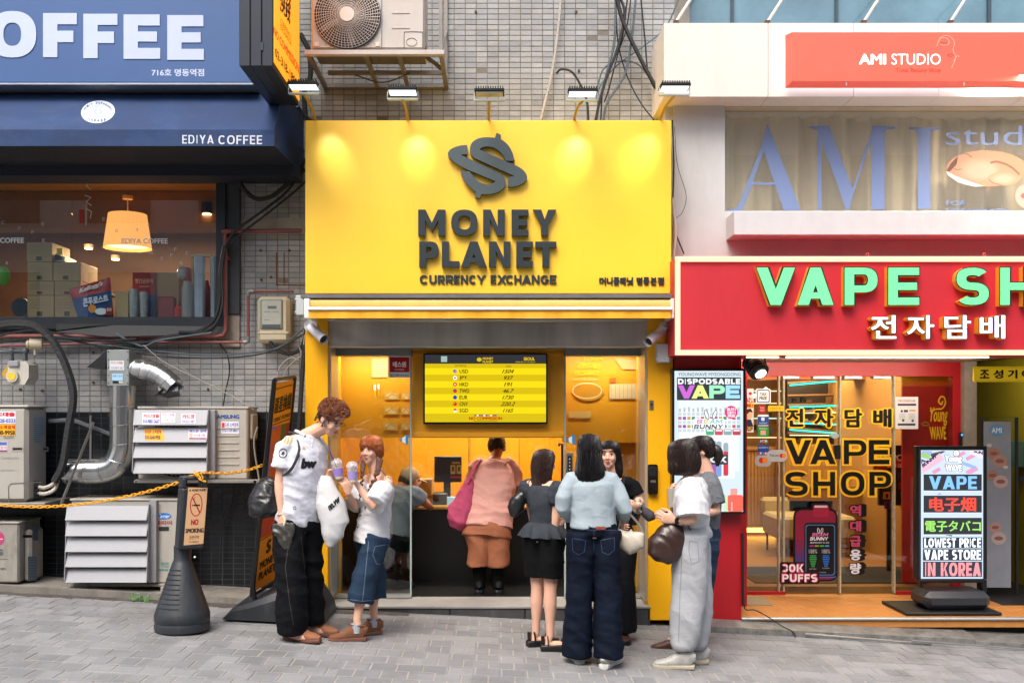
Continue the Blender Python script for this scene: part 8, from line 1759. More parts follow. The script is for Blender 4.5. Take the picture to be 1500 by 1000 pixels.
for sx in (-1, 1):
    mb.tube([A_(sx * .034 + .021 * math.cos(k * .524), -.098, .004 + .016 * math.sin(k * .524)) for k in range(13)], .0018, 5, cap=False); mb.tube([A_(sx * .056, -.096, .012), A_(sx * .078, -.04, .012), A_(sx * .08, .02, .008)], .0018, 5)
mb.tube([A_(-.013, -.099, .008), A_(.013, -.099, .008)], .0018, 5); part('glasses', mb, mat('black_satin', '101010', .3), pm['t'])
br_ = mat('suede_tan', '8a5a3e', .85, var=.12, vs=20, bump=.3); sl_b = mat('sole_tan', '6b4236', .7)
shoe(pm['t'], gp(431, Y - .08), R(68), .29, br_, sl_b, 'sneaker'); shoe(pm['t'], gp(456, Y + .12), R(75), .29, br_, sl_b, 'sneaker')
mb = MB(); wr = pp((412, 752, Y - .13)); mb.tube([wr + V((.027 * math.cos(k * .63), .027 * math.sin(k * .63), -.004 + .004 * math.sin(k))) for k in range(11)], .005, 6, cap=False); part('bracelet', mb, mat('beads', 'c8c0a0', .3, var=.6, vs=150), pm['t'])
def pouch(name, label, cat, rows, m, ref=(1, 0, 0), amp=.006, f=(20, 20, 24), vox=.008, seed=3, strapp=None, sm=None, p=2.2, extra=None):
    mb = MB(); mb.loft([(pp(c), a, b) for c, a, b in rows], 20, V(ref), p)
    lo = min((pp(c) for c, a, b in rows), key=lambda q: q.z); t = thing(name, label, cat, lo)
    me = remesh(mb, vox, 2); wrinkle(me, amp, f, seed); b = mobj('bag_body', me, m, t); b['_y'] = lo.y - .1
    if strapp:
        for pts, w in strapp: mb = MB(); mb.tube([pp(q) for q in pts], w, 8, sm=6, flat=.35); part('strap', mb, sm or m, t)
    return t, b
blackbag = mat('black_vinyl', '16171a', .35, var=.25, vs=10, spec=.6)
pouch('shoulder_bag', 'slouchy black shoulder bag behind the arm of the curly haired man', 'bag', [((402, 700, Y + .05), .05, .05), ((396, 715, Y + .05), .11, .09), ((390, 738, Y + .03), .135, .11), ((391, 752, Y + .02), .12, .10), ((392, 757, Y + .02), .06, .05)], blackbag, amp=.010,
      strapp=[([(404, 702, Y + .0), (424, 690, Y - .19), (436, 668, Y - .17), (438, 652, Y - .13), (432, 636, Y - .02), (424, 634, Y + .1)], .017)], sm=mat('strap_grey', '4a4a4e', .8))
t, b = pouch('plastic_bag', 'white plastic shopping bag with small black print hanging from the curly man’s forearm'.replace('’', ''), 'bag', [((479, 697, Y - .03), .05, .03), ((478, 712, Y - .04), .075, .045), ((484, 740, Y - .05), .10, .06), ((491, 765, Y - .05), .105, .06), ((487, 785, Y - .05), .07, .045), ((483, 800, Y - .05), .025, .02)], mat('plastic_white', 'c8c9ca', .3, var=.06, spec=.6), amp=.014, f=(12, 12, 9), strapp=None)
on_cloth(b, 'nn.vw', ((480, 741), (496, 726), (499, 735), (483, 749)), ink('17181c'), .07)
pouch('small_pouch', 'small crinkled charcoal pouch dangling from the curly man hand', 'pouch', [((414, 766, Y - .19), .085, .012), ((415, 776, Y - .19), .08, .018), ((417, 790, Y - .19), .055, .02), ((420, 804, Y - .19), .02, .015)], mat('charcoal_crinkle', '35342f', .4, var=.4, vs=12, spec=.6), amp=.010, f=(26, 26, 30), vox=.007)
def cup(label, c, tilt_, bandcol, s=1.):
    t = thing('drink_cup', label, 'drink', c); ax = V(tilt_).normalized(); g = glassmat('cup_plastic', (.93, .94, .95), 1.35, .08, .25, (.85, .87, .9))
    mb = MB(); mb.tube([c, c + ax * .11 * s], [.028 * s, .041 * s], 18); part('cup', mb, g, t)
    mb = MB(); mb.tube([c + ax * .025 * s, c + ax * .075 * s], [.0325 * s, .0378 * s], 18, cap=False); part('sleeve', mb, mat('band_' + bandcol, bandcol, .5), t)
    mb = MB(); mb.tube([c + ax * .004, c + ax * .05 * s], [.026 * s, .031 * s], 16); part('drink', mb, mat('drink_milk', 'b8b8a0', .4, var=.3, vs=25), t)
    mb = MB(); mb.tube([c + ax * .11 * s, c + ax * .118 * s, c + ax * .14 * s, c + ax * .148 * s], [.043 * s, .042 * s, .03 * s, .012 * s], 18); part('lid', mb, g, t)
    mb = MB(); b0 = c + ax * .06 * s; return t, ax, b0
cA = P(497, 701, Y - .10); t, ax, b0 = cup('clear cup with a purple sleeve held by the curly man', cA, (-.15, 0, 1), '8f76c4'); mb = MB(); mb.tube([b0, P(483, 661, Y - .14)], .004, 6); part('straw', mb, mat('straw_purple', '4c2a88', .4), t)
# ---- 2 copper haired young woman
Y = -.94
pg_ = person('young woman with copper braids and an off shoulder white tee drinking through a straw', gp(530, Y), 1.53, R(-50), dict(pelvis=(545, 783, Y), neck=(553, 695, Y), head=(543, 659, Y - .02), arch=.03, hyaw=R(-24), hpitch=R(2),
    elL=(546, 741, Y - .30), wrL=(521, 706, Y - .30), hdL=((-.35, .0, 1), (-.3, -.8, .1)), curlL=.5, elR=(520, 742, Y - .05), wrR=(510, 722, Y - .20), hdR=((-.25, -.1, 1), (.6, .6, 0)), curlR=.6,
    knL=(533, 850, Y - .10), anL=(523, 908, Y - .12), knR=(548, 845, Y + .08), anR=(547, 897, Y + .10), ftL=R(-80), ftR=R(-60)), SKIN2)
denim = cloth('denim_blue', '25364a', .8, 240, .35, .2, 9)
jn = pants(pg_, denim, 'denim_shorts', [(-.02, .15, .115), (.08, .15, .115), (.16, .14, .11)], [(0, .10, .11), (.25, .092, .105), (.5, .09, .102), (.62, .092, .104), (.78, .094, .106)], .005, seed=5)
tee = top(pg_, white, 'tee', [(-.14, .168, .132), (.0, .158, .124), (.15, .15, .115), (.4, .142, .112), (.6, .148, .115), (.72, .165, .12), (.8, .175, .118), (.84, .17, .11)], 0.82, (.088, .105), amp=.009, seed=7, shf=.0001, arms=(), vox=.008)
def sleeve(Q, m, sd, u0, u1, r0, r1, amp=.006, seed=0, name='sleeve'):
    S_ = Q['sh'][sd]; E, W_ = pp(Q['J']['el' + sd]), pp(Q['J']['wr' + sd]); s = Q['s']; pt = lambda u: S_.lerp(E, u) if u <= 1 else E.lerp(W_, u - 1)
    mb = MB(); mb.tube([pt(u0 + (u1 - u0) * k / 5) for k in range(6)], [(r0 + (r1 - r0) * k / 5) * s for k in range(6)], 14); me = remesh(mb, .008, 3); wrinkle(me, amp, (14, 14, 22), seed); return mobj(name, me, m, Q['t'])
for sd in 'LR': sleeve(pg_, white, sd, .25, .95, .085, .10, .008, 3)
tee['_y'] = Y - .2
on_cloth(tee, 'A', ((521, 733), (529, 733), (528, 752), (521, 752)), ink('1b1c20'), .08); on_cloth(tee, '', ((519, 752), (529, 752), (529, 755), (519, 755)), ink('1b1c20'), shape=([(0, 0), (1, 0), (1, 1), (0, 1)], [(0, 1, 2, 3)]))
face(pg_['t'], pg_['hc'], pg_['M'], pg_['hs'], 'b0605c', '5a3826')
copper = 'a85c30'
prof = [(.128, .012, .012, .0), (.12, .047, .057, .008), (.113, .062, .075, .009), (.098, .076, .09, .010), (.05, .09, .106, .012), (0, .092, .098, .026), (-.04, .088, .07, .045), (-.07, .07, .05, .055)]
hair(pg_['t'], pg_['hc'], pg_['M'], pg_['hs'], prof, copper, 420, .028, .72, .0035, 3)
def braid(Q, pts, r, m, n=11):
    P_ = catmull([pp(q) for q in pts], 8); mb = MB(); L = len(P_)
    for k in range(n * 2):
        i = int(k / (n * 2) * (L - 1)); p = P_[i]; d = (P_[min(i + 1, L - 1)] - P_[max(i - 1, 0)]).normalized(); sgn = 1 if k % 2 else -1; sd = d.cross(V((0, 1, 0))).normalized(); rr = r * (1 - .45 * k / (n * 2))
        a = p + sd * sgn * rr * .6; b = p + d * rr * 1.6 - sd * sgn * rr * .35; mb.tube([a - d * rr * .9, a, b], [rr * .4, rr * .8, rr * .3], 8, sm=2)
    i0 = P_[-1]; mb.tube([i0, i0 + (P_[-1] - P_[-3])], [r * .4, .002], 6); part('braid', mb, m, Q['t'])
hm = hairmat('4e2a1c', .4)
braid(pg_, [(556, 672, Y - .10), (553, 690, Y - .17), (543, 715, Y - .19), (536, 740, Y - .2)], .020, hm); braid(pg_, [(533, 676, Y - .06), (531, 692, Y - .10), (529, 715, Y - .14), (527, 730, Y - .15)], .016, hm)
mb = MB(); mb.tube([P(552, 684, Y - .15), P(560, 690, Y - .17), P(565, 697, Y - .15)], .003, 5); part('strap', mb, mat('strap_brown', '5a4034', .6), pg_['t'])
for px, yy, an in ((522, Y - .12, -80), (546, Y + .10, -60)):
    x = X(px, yy); mb = MB(); mb.tube([V((x, yy, gz(x) + .06)), V((x, yy, gz(x) + .125))], [.042, .04], 14); part('sock', mb, cloth('sock_grey', '9aa0a8', .9), pg_['t'])
    shoe(pg_['t'], V((x, yy, gz(x))), R(an), .265, mat('suede_brown', '6d452c', .85, var=.15, vs=20, bump=.3), sl_b, 'sneaker')
cB = P(517, 706, Y - .36); t, ax, b0 = cup('clear cup with a purple sleeve in the hands of the braided woman', cB, (-.05, 0, 1), '9a8ac8'); mb = MB(); mb.tube([b0, P(530, 667, Y - .16)], .004, 6); part('straw', mb, mat('straw_purple', '4c2a88', .4), t)
# ---- 3 customer in a cap behind the glass
Y = .78
fl = Z(874, .4)
def gpf(px, Y): return V((X(px, Y), Y, fl))
pc = person('customer in a cream cap and reflection grey top leaning at the counter behind the glass', gpf(580, Y), 1.6, R(140), dict(pelvis=(576, 785, Y), neck=(588, 712, Y + .1), head=(600, 702, Y + .16), arch=.03, hyaw=R(110), hpitch=R(20), elR=(631, 744, Y + .1), wrR=(611, 717, Y + .1), hdR=((-.3, .3, .8), (.5, -.3, 0)), curlR=.8, elL=(590, 745, Y + .3), wrL=(605, 741, Y + .4), knL=(580, 825, Y + .06), anL=(580, 858, Y + .05), knR=(570, 825, Y - .06), anR=(570, 860, Y - .05)), SKIN3, .008)
top(pc, cloth('reflection_grey_tee', '6f757b'), 'shirt', [(.0, .17, .125), (.3, .16, .12), (.65, .17, .13), (.85, .16, .11), (.97, .09, .08)], .5, amp=.007, seed=9, vox=.011)  # shirt grey stands in for a passer-by mirrored in the glass
pants(pc, cloth('black_cotton', '0c0d0f'), 'trousers', [(-.02, .165, .125), (.1, .16, .12)], [(0, .105, .11), (.5, .085, .09), (1., .07, .075)], .006, seed=4, vox=.013)
hc, M, hs = pc['hc'], pc['M'], pc['hs']; mb = MB(); mb.ell(hc + M @ V((0, .01, .035)) * hs, (.088 * hs, .104 * hs, .095 * hs), 20, M, 12); mb.ell(hc + M @ V((0, -.12, .03)) * hs, (.07 * hs, .07 * hs, .012 * hs), 16, M, 8); part('cap', mb, cloth('cream_cap', 'b39c7c'), pc['t'])
hair(pc['t'], hc, M, hs, [(.03, .078, .092, .012), (-.03, .076, .08, .03), (-.08, .05, .04, .05)], '1a110d', 80, .2, 1.6, seed=4)
for px in (570, 580): shoe(pc['t'], gpf(px, Y), R(130), .26, dk, dk)
# ---- 4 customer in pink bending to the counter
Y = .62
pk = person('customer in a pale pink shirt and brown shorts bending towards the counter', gpf(712, Y), 1.6, R(180), dict(pelvis=(714, 780, Y), neck=(724, 672, Y + .24), head=(728, 655, Y + .33), arch=.10, hpitch=R(45), hyaw=R(190), elL=(688, 722, Y + .30), wrL=(695, 740, Y + .58), elR=(759, 722, Y + .30), wrR=(748, 740, Y + .58), knL=(702, 835, Y + .02), anL=(702, 862, Y + .02), knR=(730, 835, Y + .02), anR=(730, 862, Y + .02)), SKIN3, .007)
top(pk, cloth('pink_linen', 'cf9a8c', .85, 180, .3), 'shirt', [(.08, .235, .165), (.25, .23, .16), (.5, .225, .165), (.7, .215, .165), (.85, .18, .13), (.95, .10, .085)], .7, (.075, .085), amp=.012, seed=12, vox=.010, f=(8, 8, 14))
pants(pk, cloth('brown_shorts', '935c42', .8, 160, .25), 'shorts', [(-.05, .23, .17), (.05, .225, .165), (.2, .2, .15)], [(0, .12, .14), (.2, .108, .15), (.42, .105, .155)], .010, seed=14, f=(8, 8, 10))
mb = MB()
for sd in 'LR': K, A = pp(pk['J']['kn' + sd]), pp(pk['J']['an' + sd]); mb.tube([K + V((0, 0, .1)), K, A], [.075, .062, .05], 14)
part('leggings', mb, cloth('black_cotton', '0c0d0f'), pk['t'])
hc, M, hs = pk['hc'], pk['M'], pk['hs']; mb = MB(); mb.ell(hc + M @ V((0, .02, .03)) * hs, (.09 * hs, .105 * hs, .105 * hs), 20, M, 12); rnd = random.Random(8)
for k in range(300):
    d = V((rnd.gauss(0, 1), rnd.gauss(0, 1), rnd.gauss(.3, 1))).normalized(); 
    if d.y < -.5 and d.z < .3: continue
    p = hc + M @ V((d.x * .09, .02 + d.y * .105, .03 + d.z * .105)) * hs; u = (M @ d).orthogonal().normalized(); mb.tube([p, p + u * .02 + V((0, 0, -.01)), p + u * .03 + V((0, 0, -.025))], [.004, .004, .001], 4)
part('hair', mb, hairmat('17100e'), pk['t'])
for px in (702, 730): shoe(pk['t'], gpf(px, Y + .02), R(180), .26, dk, dk)
mb = MB(); mb.tube([P(744, 676, Y + .13), P(729, 690, Y + .06), P(712, 708, Y - .02), P(694, 724, Y - .02)], .016, 8, sm=5, flat=.3); solo('crossbody_strap', mb, mat('tan_leather', 'a8641c', .5), 'tan leather strap crossing the pink shirt back', 'strap')
pouch('tote_bag', 'pink fabric tote bag hanging from the shoulder of the pink shirted customer', 'bag', [((689, 700, Y + .02), .03, .03), ((684, 722, Y - .0), .075, .05), ((676, 745, Y - .02), .115, .075), ((671, 762, Y - .02), .11, .08), ((668, 773, Y - .01), .06, .05)], cloth('pink_tote', 'b04a68', .7, 200, .2), amp=.012, f=(14, 14, 12), strapp=[([(684, 708, Y - .02), (691, 694, Y + .0), (698, 681, Y + .08), (702, 674, Y + .2)], .028)])
# ---- 5 short girl with long brown hair
Y = -1.03
ps = person('short girl with long brown hair, grey puff sleeve top and black shorts', gp(797, Y), 1.47, R(140), dict(pelvis=(797, 785, Y), neck=(796, 704, Y), head=(798, 678, Y + .03), hyaw=R(125), hpitch=R(0), elR=(812, 772, Y - .08), wrR=(830, 757, Y + .03), hdR=((.8, .4, .2), (0, 0, 1)), elL=(780, 760, Y + .2), wrL=(800, 762, Y + .3), knL=(787, 862, Y + .06), anL=(785, 925, Y + .08), knR=(806, 864, Y - .05), anR=(806, 930, Y - .04), ftL=R(110), ftR=R(95)), SKIN2)
gtop = cloth('charcoal_wash', '363b41', .8, 200, .3, .2, 8)
top(ps, gtop, 'blouse', [(.22, .125, .1), (.35, .125, .1), (.6, .14, .11), (.8, .15, .1), (.93, .11, .08)], .001, (.06, .06), amp=.004, seed=3, arms=())
for sd in 'LR':
    mb = MB(); S_ = ps['sh'][sd]; E = pp(ps['J']['el' + sd]); mb.tube([S_.lerp(E, q) for q in (-.15, 0, .2, .38, .45)], [.05, .075, .08, .07, .045], 14); me = remesh(mb, .008, 2); wrinkle(me, .006, (22, 22, 10), 4); mobj('puff_sleeve', me, gtop, ps['t'])
mb = MB(); n = 48; C_ = ps['C']; vs_ = []
for j, (u, r) in enumerate(((.26, .115), (.18, .15), (.08, .175), (.0, .185))):
    for k in range(n): a = 2 * math.pi * k / n; q = r + .010 * j * math.sin(a * 11 + j * .3); vs_.append(C_(u) + ps['l'] * q * math.cos(a) + ps['f'] * q * .78 * math.sin(a))
mb.add(vs_, [(j * n + k, j * n + (k + 1) % n, (j + 1) * n + (k + 1) % n, (j + 1) * n + k) for j in range(3) for k in range(n)]); part('peplum', mb, gtop, ps['t'], ang=80)
pants(ps, cloth('black_cotton', '0c0d0f'), 'shorts', [(-.05, .16, .12), (.05, .16, .12), (.2, .14, .11)], [(0, .105, .11), (.2, .1, .105), (.38, .098, .105)], .004, seed=2)
hair(ps['t'], ps['hc'], ps['M'], ps['hs'], LONG[:7] + [(-.11, .09, .08, .035), (-.2, .09, .075, .035), (-.3, .08, .06, .045), (-.36, .055, .04, .05)], '2e1c16', 420, .03, .8, seed=6, wave=.006)
for px, yy, an in ((785, Y + .08, 110), (806, Y - .04, 95)):
    g_ = gp(px, yy); d = V((math.sin(R(an)), -math.cos(R(an)), 0)); r = V((math.cos(R(an)), math.sin(R(an)), 0)); mb = MB(); mb.loft([(g_ + d * x + V((0, 0, .025)), w, .025) for x, w in ((-.07, .03), (-.06, .037), (.02, .036), (.1, .043), (.15, .04), (.175, .02))], 16, r, 5); so_ = part('sandal', mb, mat('black_leather', '0d0d0e', .4), ps['t'])
    mb = MB()
    for x, z, w in ((.09, .085, .042), (.11, .08, .042), (-.02, .115, .038)): mb.tube([g_ + d * x + r * w * math.cos(a) + V((0, 0, .05 + (z - .05) * math.sin(a))) for a in [math.pi * k / 8 for k in range(9)]], .010, 6, flat=.5)
    mb.tube([g_ + d * -.05 + V((0, 0, .05)), g_ + d * -.055 + V((0, 0, .11))], .014, 6); part('sandal_strap', mb, mat('black_leather', '0d0d0e', .4), so_)
pouch('handbag', 'black handbag tucked under the arm of the short girl with long brown hair', 'bag', [((768, 722, Y + .08), .03, .03), ((760, 733, Y + .08), .06, .05), ((754, 746, Y + .08), .06, .05), ((752, 756, Y + .08), .02, .02)], blackbag, strapp=[([(766, 724, Y + .05), (775, 705, Y + .05), (783, 700, Y + .1)], .01)])
# ---- 6 woman in pale blue sweater
Y = -1.4
pb = person('woman with long black hair in a pale blue sweater and dark jeans', gp(868, Y), 1.66, R(184), dict(pelvis=(870, 778, Y), neck=(867, 694, Y), head=(863, 660, Y + .01), hyaw=R(178), hpitch=R(4), elL=(822, 741, Y - .05), wrL=(840, 762, Y + .18), elR=(916, 744, Y - .05), wrR=(912, 762, Y + .20), knL=(849, 870, Y + .02), anL=(845, 955, Y + .04), knR=(891, 870, Y - .02), anR=(892, 958, Y - .04), ftL=R(190), ftR=R(160), curlL=.6), SKIN2)
jb = pants(pb, cloth('indigo_denim', '0b1322', .75, 240, .3, .15, 9), 'jeans', [(-.05, .155, .125), (.05, .155, .125), (.14, .145, .115), (.18, .138, .11)], [(0, .10, .115), (.25, .094, .11), (.5, .088, .105), (.8, .095, .11), (1.02, .10, .112)], .009, seed=8)
swm = cloth('blue_knit', '98a6ad', .85, 60, .35, .05, 6, (1, 1, .12))
top(pb, swm, 'sweater', [(.08, .163, .128), (.16, .16, .124), (.25, .155, .12), (.45, .155, .12), (.65, .165, .12), (.82, .165, .115), (.93, .12, .09), (1., .07, .07)], 1.75, (.064, .040), amp=.007, seed=10, f=(10, 10, 9))
hair(pb['t'], pb['hc'], pb['M'], pb['hs'], LONG[:7] + [(-.10, .098, .075, .05), (-.16, .105, .06, .068), (-.22, .09, .04, .075), (-.25, .05, .02, .08)], '0e0c0e', 480, .03, .8, seed=9, wave=.003)
shw = mat('sneaker_white', 'b9b7b2', .6); shoe(pb['t'], gp(846, Y + .05), R(190), .27, shw, soleW, 'sneaker', .035); shoe(pb['t'], gp(890, Y - .05), R(150), .28, shw, soleW, 'sneaker', .035)
mb = MB(); mb.box(P(873, 771, Y - .15), P(887, 775, Y - .146)); part('waist_label', mb, mat('label_orange', '8a3a1c', .6, var=.5, vs=60), pb['t'])
pouch('shoulder_bag', 'small cream half moon bag on the elbow of the woman in the pale blue sweater', 'bag', [((905, 776, Y + .04), .02, .03), ((912, 788, Y + .03), .065, .045), ((924, 793, Y + .02), .095, .05), ((935, 790, Y + .0), .07, .045), ((941, 780, Y + .0), .02, .03)], mat('cream_leather', 'b5ac9e', .5, var=.06), ref=(0, 0, 1), amp=.002, strapp=[([(942, 782, Y + .0), (936, 768, Y - .03), (920, 750, Y - .05), (913, 744, Y - .02)], .012), ([(905, 780, Y + .05), (908, 765, Y + .05), (913, 750, Y + .04)], .012)])
# ---- 7 woman in black top
Y = -.57
pw = person('dark haired woman in a black top facing the street between two friends', gp(902, Y), 1.57, R(-15), dict(pelvis=(900, 785, Y), neck=(898, 700, Y), head=(893, 666, Y - .03), hyaw=R(-18), hpitch=R(0), elL=(938, 735, Y - .06), wrL=(933, 741, Y - .28), hdL=((-.8, -.3, -.1), (.0, -.4, .9)), curlL=.7, elR=(868, 745, Y), wrR=(880, 765, Y - .15), knL=(908, 860, Y - .03), anL=(911, 920, Y - .02), knR=(890, 860, Y - .0), anR=(890, 920, Y), ftL=R(5), ftR=R(-30)), SKIN2)
blk_ = cloth('black_knit', '0f1013', .9, 200, .3, .2)
top(pw, blk_, 'top', [(.02, .145, .11), (.2, .14, .11), (.5, .135, .11), (.75, .15, .11), (.9, .12, .085), (.97, .085, .07)], .62, (.062, .066), amp=.004, seed=5)
pants(pw, cloth('charcoal_trousers', '15161a', .8), 'trousers', [(-.02, .16, .12), (.1, .155, .115), (.2, .14, .11)], [(0, .105, .11), (.4, .11, .115), (.8, .12, .125), (1.02, .125, .13)], .007, seed=6, f=(14, 14, 4))
face(pw['t'], pw['hc'], pw['M'], pw['hs'], 'b0504e', '2a1c18')
hair(pw['t'], pw['hc'], pw['M'], pw['hs'], LONG[:5] + [(0, .09, .085, .032), (-.06, .095, .07, .045), (-.14, .10, .065, .045), (-.22, .09, .055, .05)], '1a1110', 380, .045, .62, seed=11, wave=.005)
shoe(pw['t'], gp(911, Y - .02), R(5), .25, mat('brown_shoe', '3a1f1a', .5), dk); shoe(pw['t'], gp(890, Y), R(-30), .25, mat('brown_shoe', '3a1f1a', .5), dk)
mb = MB(); w0 = P(934, 740, Y - .2); rnd = random.Random(3)
mb.tube([w0 + V((.0 + .01 * math.sin(k * 2.), .045 * math.cos(k * .42), .045 * math.sin(k * .42))) for k in range(16)], [.017 + .005 * rnd.random() for k in range(16)], 8, cap=False); solo('scrunchie', mb, mat('scrunchie_cloth', 'b3a690', .8, var=.7, vs=50), 'speckled cream scrunchie round the wrist of the woman in the black top', 'scrunchie')
pouch('backpack', 'black backpack strap and bag behind the woman in the black top', 'backpack', [((915, 700, Y + .12), .05, .03), ((918, 725, Y + .14), .09, .07), ((922, 755, Y + .14), .09, .07), ((922, 768, Y + .14), .06, .05)], blackbag, strapp=[([(912, 745, Y - .08), (913, 722, Y - .135), (914, 704, Y - .10), (914, 696, Y - .0)], .02)])
pouch('small_bag', 'dark grey pouch with a pale star held beside the black top woman', 'pouch', [((938, 742, Y - .2), .02, .03), ((945, 750, Y - .2), .04, .04), ((953, 756, Y - .2), .045, .04), ((960, 757, Y - .2), .02, .02)], mat('star_pouch', '3a3a42', .6), ref=(0, 0, 1), amp=.003)
# ---- 8 woman in white tee and grey joggers
Y = -1.32
pt_ = person('woman with a dark bob in a loose white tee and pale grey joggers', gp(1008, Y), 1.63, R(-105), dict(pelvis=(1012, 780, Y), neck=(1013, 700, Y), head=(1001, 667, Y), arch=.02, hyaw=R(-100), hpitch=R(14), elL=(1014, 762, Y - .22), wrL=(988, 762, Y - .16), hdL=((-1, 0, .25), (0, -.2, 1)), curlL=.75, elR=(1008, 755, Y + .2), wrR=(985, 758, Y + .05), hdR=((-1, -.2, .2), (0, .2, 1)), curlR=.8, knL=(1010, 870, Y - .08), anL=(1000, 952, Y - .08), knR=(1018, 868, Y + .09), anR=(1020, 950, Y + .09), ftL=R(-95), ftR=R(-85)), SKIN2)
jt = pants(pt_, cloth('grey_fleece', 'a0a3a7', .9, 240, .2, .06), 'joggers', [(-.05, .155, .15), (.05, .155, .145), (.15, .14, .12), (.2, .125, .105)], [(0, .10, .12), (.3, .105, .13), (.6, .098, .12), (.85, .088, .105), (.96, .078, .09), (1.0, .06, .07)], .009, seed=15, f=(8, 8, 8))
top(pt_, white, 'tee', [(.12, .145, .115), (.3, .155, .125), (.5, .158, .128), (.7, .16, .125), (.85, .15, .11), (.95, .10, .085), (1., .07, .07)], .92, (.10, .12), amp=.010, seed=20, vox=.008, f=(10, 10, 12))
hair(pt_['t'], pt_['hc'], pt_['M'], pt_['hs'], [(.128, .012, .012, .0), (.12, .047, .06, .005), (.113, .063, .078, .005), (.098, .078, .095, .005), (.05, .092, .112, .006), (0, .096, .118, .002), (-.05, .098, .12, -.002), (-.09, .098, .118, -.006), (-.13, .094, .11, -.012), (-.15, .07, .09, -.012)], '21130f', 480, -.2, .1, seed=13, wave=.002)
for px, yy, an in ((1001, Y - .08, -95), (1022, Y + .09, -85)): shoe(pt_['t'], gp(px, yy), R(an), .275, mat('runner_silver', '9a9a96', .5, var=.25, vs=40), mat('sole_cream', 'a59c8a', .6), 'sneaker', .035)
mb = MB(); c = pp((991, 762, Y - .165)); mb.tube([c + V((-.0, .026 * math.cos(k * .63), .026 * math.sin(k * .63))) for k in range(11)], .008, 6, cap=False, flat=1); mb.box(c + V((-.018, -.034, -.018)), c + V((.018, -.026, .02)), .004); part('wristwatch', mb, mat('black_satin', '101010', .3), pt_['t'])
mb = MB(); mb.box(P(968, 754, Y - .12), P(982, 748, Y - .1), .003); solo('phone', mb, dk, 'phone held in both hands by the woman in the white tee', 'phone')
pouch('shoulder_bag', 'slouchy dark brown leather bag at the hip of the woman in grey joggers', 'bag', [((990, 768, Y - .1), .05, .04), ((985, 780, Y - .12), .095, .07), ((975, 800, Y - .12), .125, .085), ((970, 815, Y - .12), .10, .08), ((968, 822, Y - .12), .05, .04)], mat('brown_leather', '301c15', .35, var=.2, spec=.6), amp=.010, f=(16, 16, 12), strapp=[([(995, 772, Y - .13), (1005, 768, Y - .14), (1012, 776, Y - .15)], .01), ([(985, 772, Y + .12), (1010, 735, Y + .2), (1020, 700, Y + .1)], .01)])
# ---- 9 ponytail woman behind
Y = -.72
pq = person('woman with a ponytail in a grey knit top behind the woman in the white tee', gp(1020, Y), 1.62, R(-95), dict(pelvis=(1031, 785, Y), neck=(1036, 692, Y), head=(1027, 660, Y), hyaw=R(-95), hpitch=R(6), elL=(1050, 748, Y - .2), wrL=(1018, 752, Y - .25), elR=(1010, 742, Y + .1), wrR=(992, 728, Y - .05), hdR=((-.6, -.2, .7), (-.2, -.6, -.2)), curlR=.8, knL=(1026, 865, Y - .07), anL=(1012, 935, Y - .07), knR=(1022, 862, Y + .08), anR=(1003, 926, Y + .08), ftL=R(-90), ftR=R(-90)), SKIN2)
top(pq, cloth('grey_knit', '65696e', .95, 110, .9, .25, 60), 'knit_top', [(.1, .14, .11), (.3, .14, .115), (.6, .15, .12), (.82, .155, .11), (.94, .10, .08), (1., .06, .06)], .8, (.075, .08), amp=.004, seed=21)
pants(pq, denim, 'jeans', [(-.03, .15, .13), (.08, .15, .125), (.18, .13, .11)], [(0, .1, .12), (.4, .09, .1), (.8, .085, .095), (1.0, .08, .09)], .006, seed=22)
hair(pq['t'], pq['hc'], pq['M'], pq['hs'], LONG[:5] + [(0, .082, .085, .03), (-.035, .07, .06, .045), (-.06, .04, .03, .055)], '1a100e', 380, .045, 1.0, seed=17, wave=.002)
mb = MB(); hc, M, hs = pq['hc'], pq['M'], pq['hs']; A_ = lambda x, y, z: hc + M @ V((x, y, z)) * hs
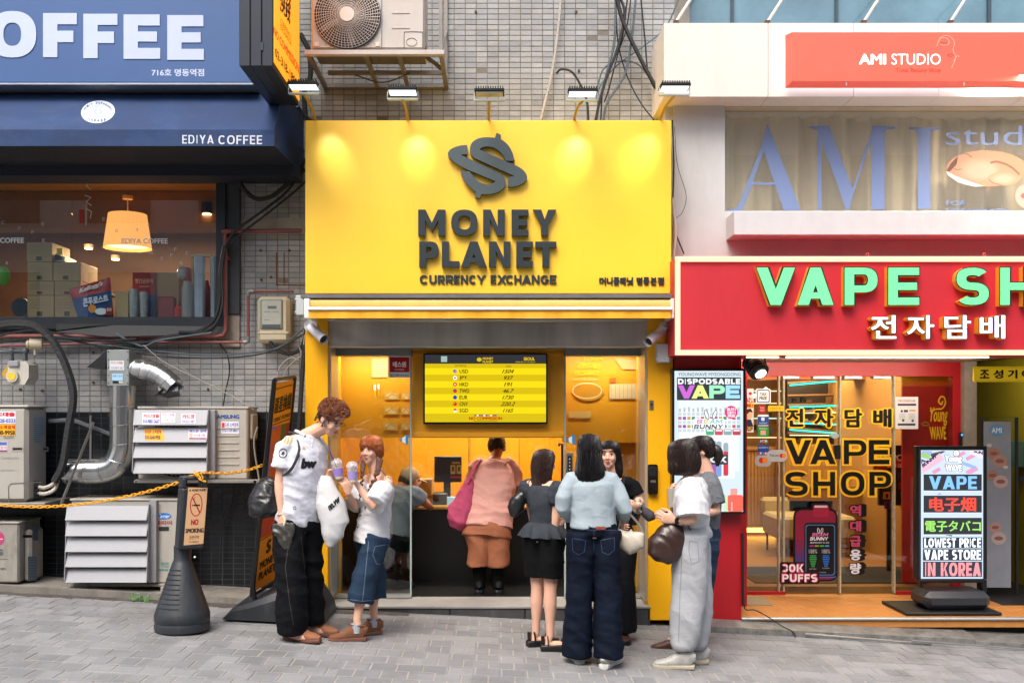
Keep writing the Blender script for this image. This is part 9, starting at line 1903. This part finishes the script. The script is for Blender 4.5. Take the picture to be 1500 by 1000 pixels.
mb.tube([A_(0, .09, .005), A_(0, .12, .01), A_(0, .135, -.02), A_(0, .135, -.06), A_(0, .125, -.1), A_(0, .115, -.13)], [.018, .03, .038, .036, .025, .004], 12, sm=4)
rnd = random.Random(2)
for k in range(60): o_ = V((rnd.uniform(-.03, .03), rnd.uniform(-.02, .02), 0)); mb.tube([A_(0, .1, .01), A_(*(V((0, .132, -.02)) + o_)), A_(*(V((0, .13, -.08)) + o_)), A_(*(V((0, .12, -.14)) + o_ * .6))], [.003, .004, .004, .001], 4, sm=3)
part('ponytail', mb, hairmat('1a100e'), pq['t'])
fb_ = mat('flat_brown', '4a2a1e', .5)
shoe(pq['t'], gp(990, Y - .07), R(-90), .25, fb_, fb_, 'flat_shoe', .015, .7); shoe(pq['t'], gp(1003, Y + .0), R(-90), .25, fb_, fb_, 'flat_shoe', .015, .7)
mb = MB(); c = P(984, 742, Y - .12); mb.cyl(c, c + V((0, 0, .14)), .03, .036, 16); solo('drink_cup', mb, mat('cup_clear2', 'a8a196', .3), 'pale drink held near the cheek of the ponytail woman', 'drink')

jn['_y'] = -1.05; jb['_y'] = -1.5; jt['_y'] = -1.42; jm['_y'] = -1.15
sl_ = ink('5a6f86'); seam(jn, [[(549, 800), (568, 797)], [(549, 801), (546, 812), (552, 826), (563, 824), (567, 812), (568, 798)], [(540, 792), (531, 880)], [(510, 877), (530, 880), (555, 878)]], sl_)
sb_ = ink('2c3c58'); seam(jb, [[(838, 788), (858, 791)], [(838, 788), (839, 806), (847, 812), (856, 808), (858, 791)], [(880, 791), (900, 787)], [(880, 791), (882, 808), (891, 812), (900, 805), (900, 787)], [(870, 776), (870, 805)], [(836, 776), (904, 776)]], sb_, .8)
seam(jt, [[(1010, 792), (1022, 794), (1024, 822), (1013, 826), (1009, 806), (1010, 792)], [(1000, 790), (996, 870), (994, 940)]], ink('767a82'), .8)
seam(jm, [[(425, 780), (418, 830), (424, 880), (430, 915)], [(441, 785), (447, 840)]], ink('3a3430'), .8)
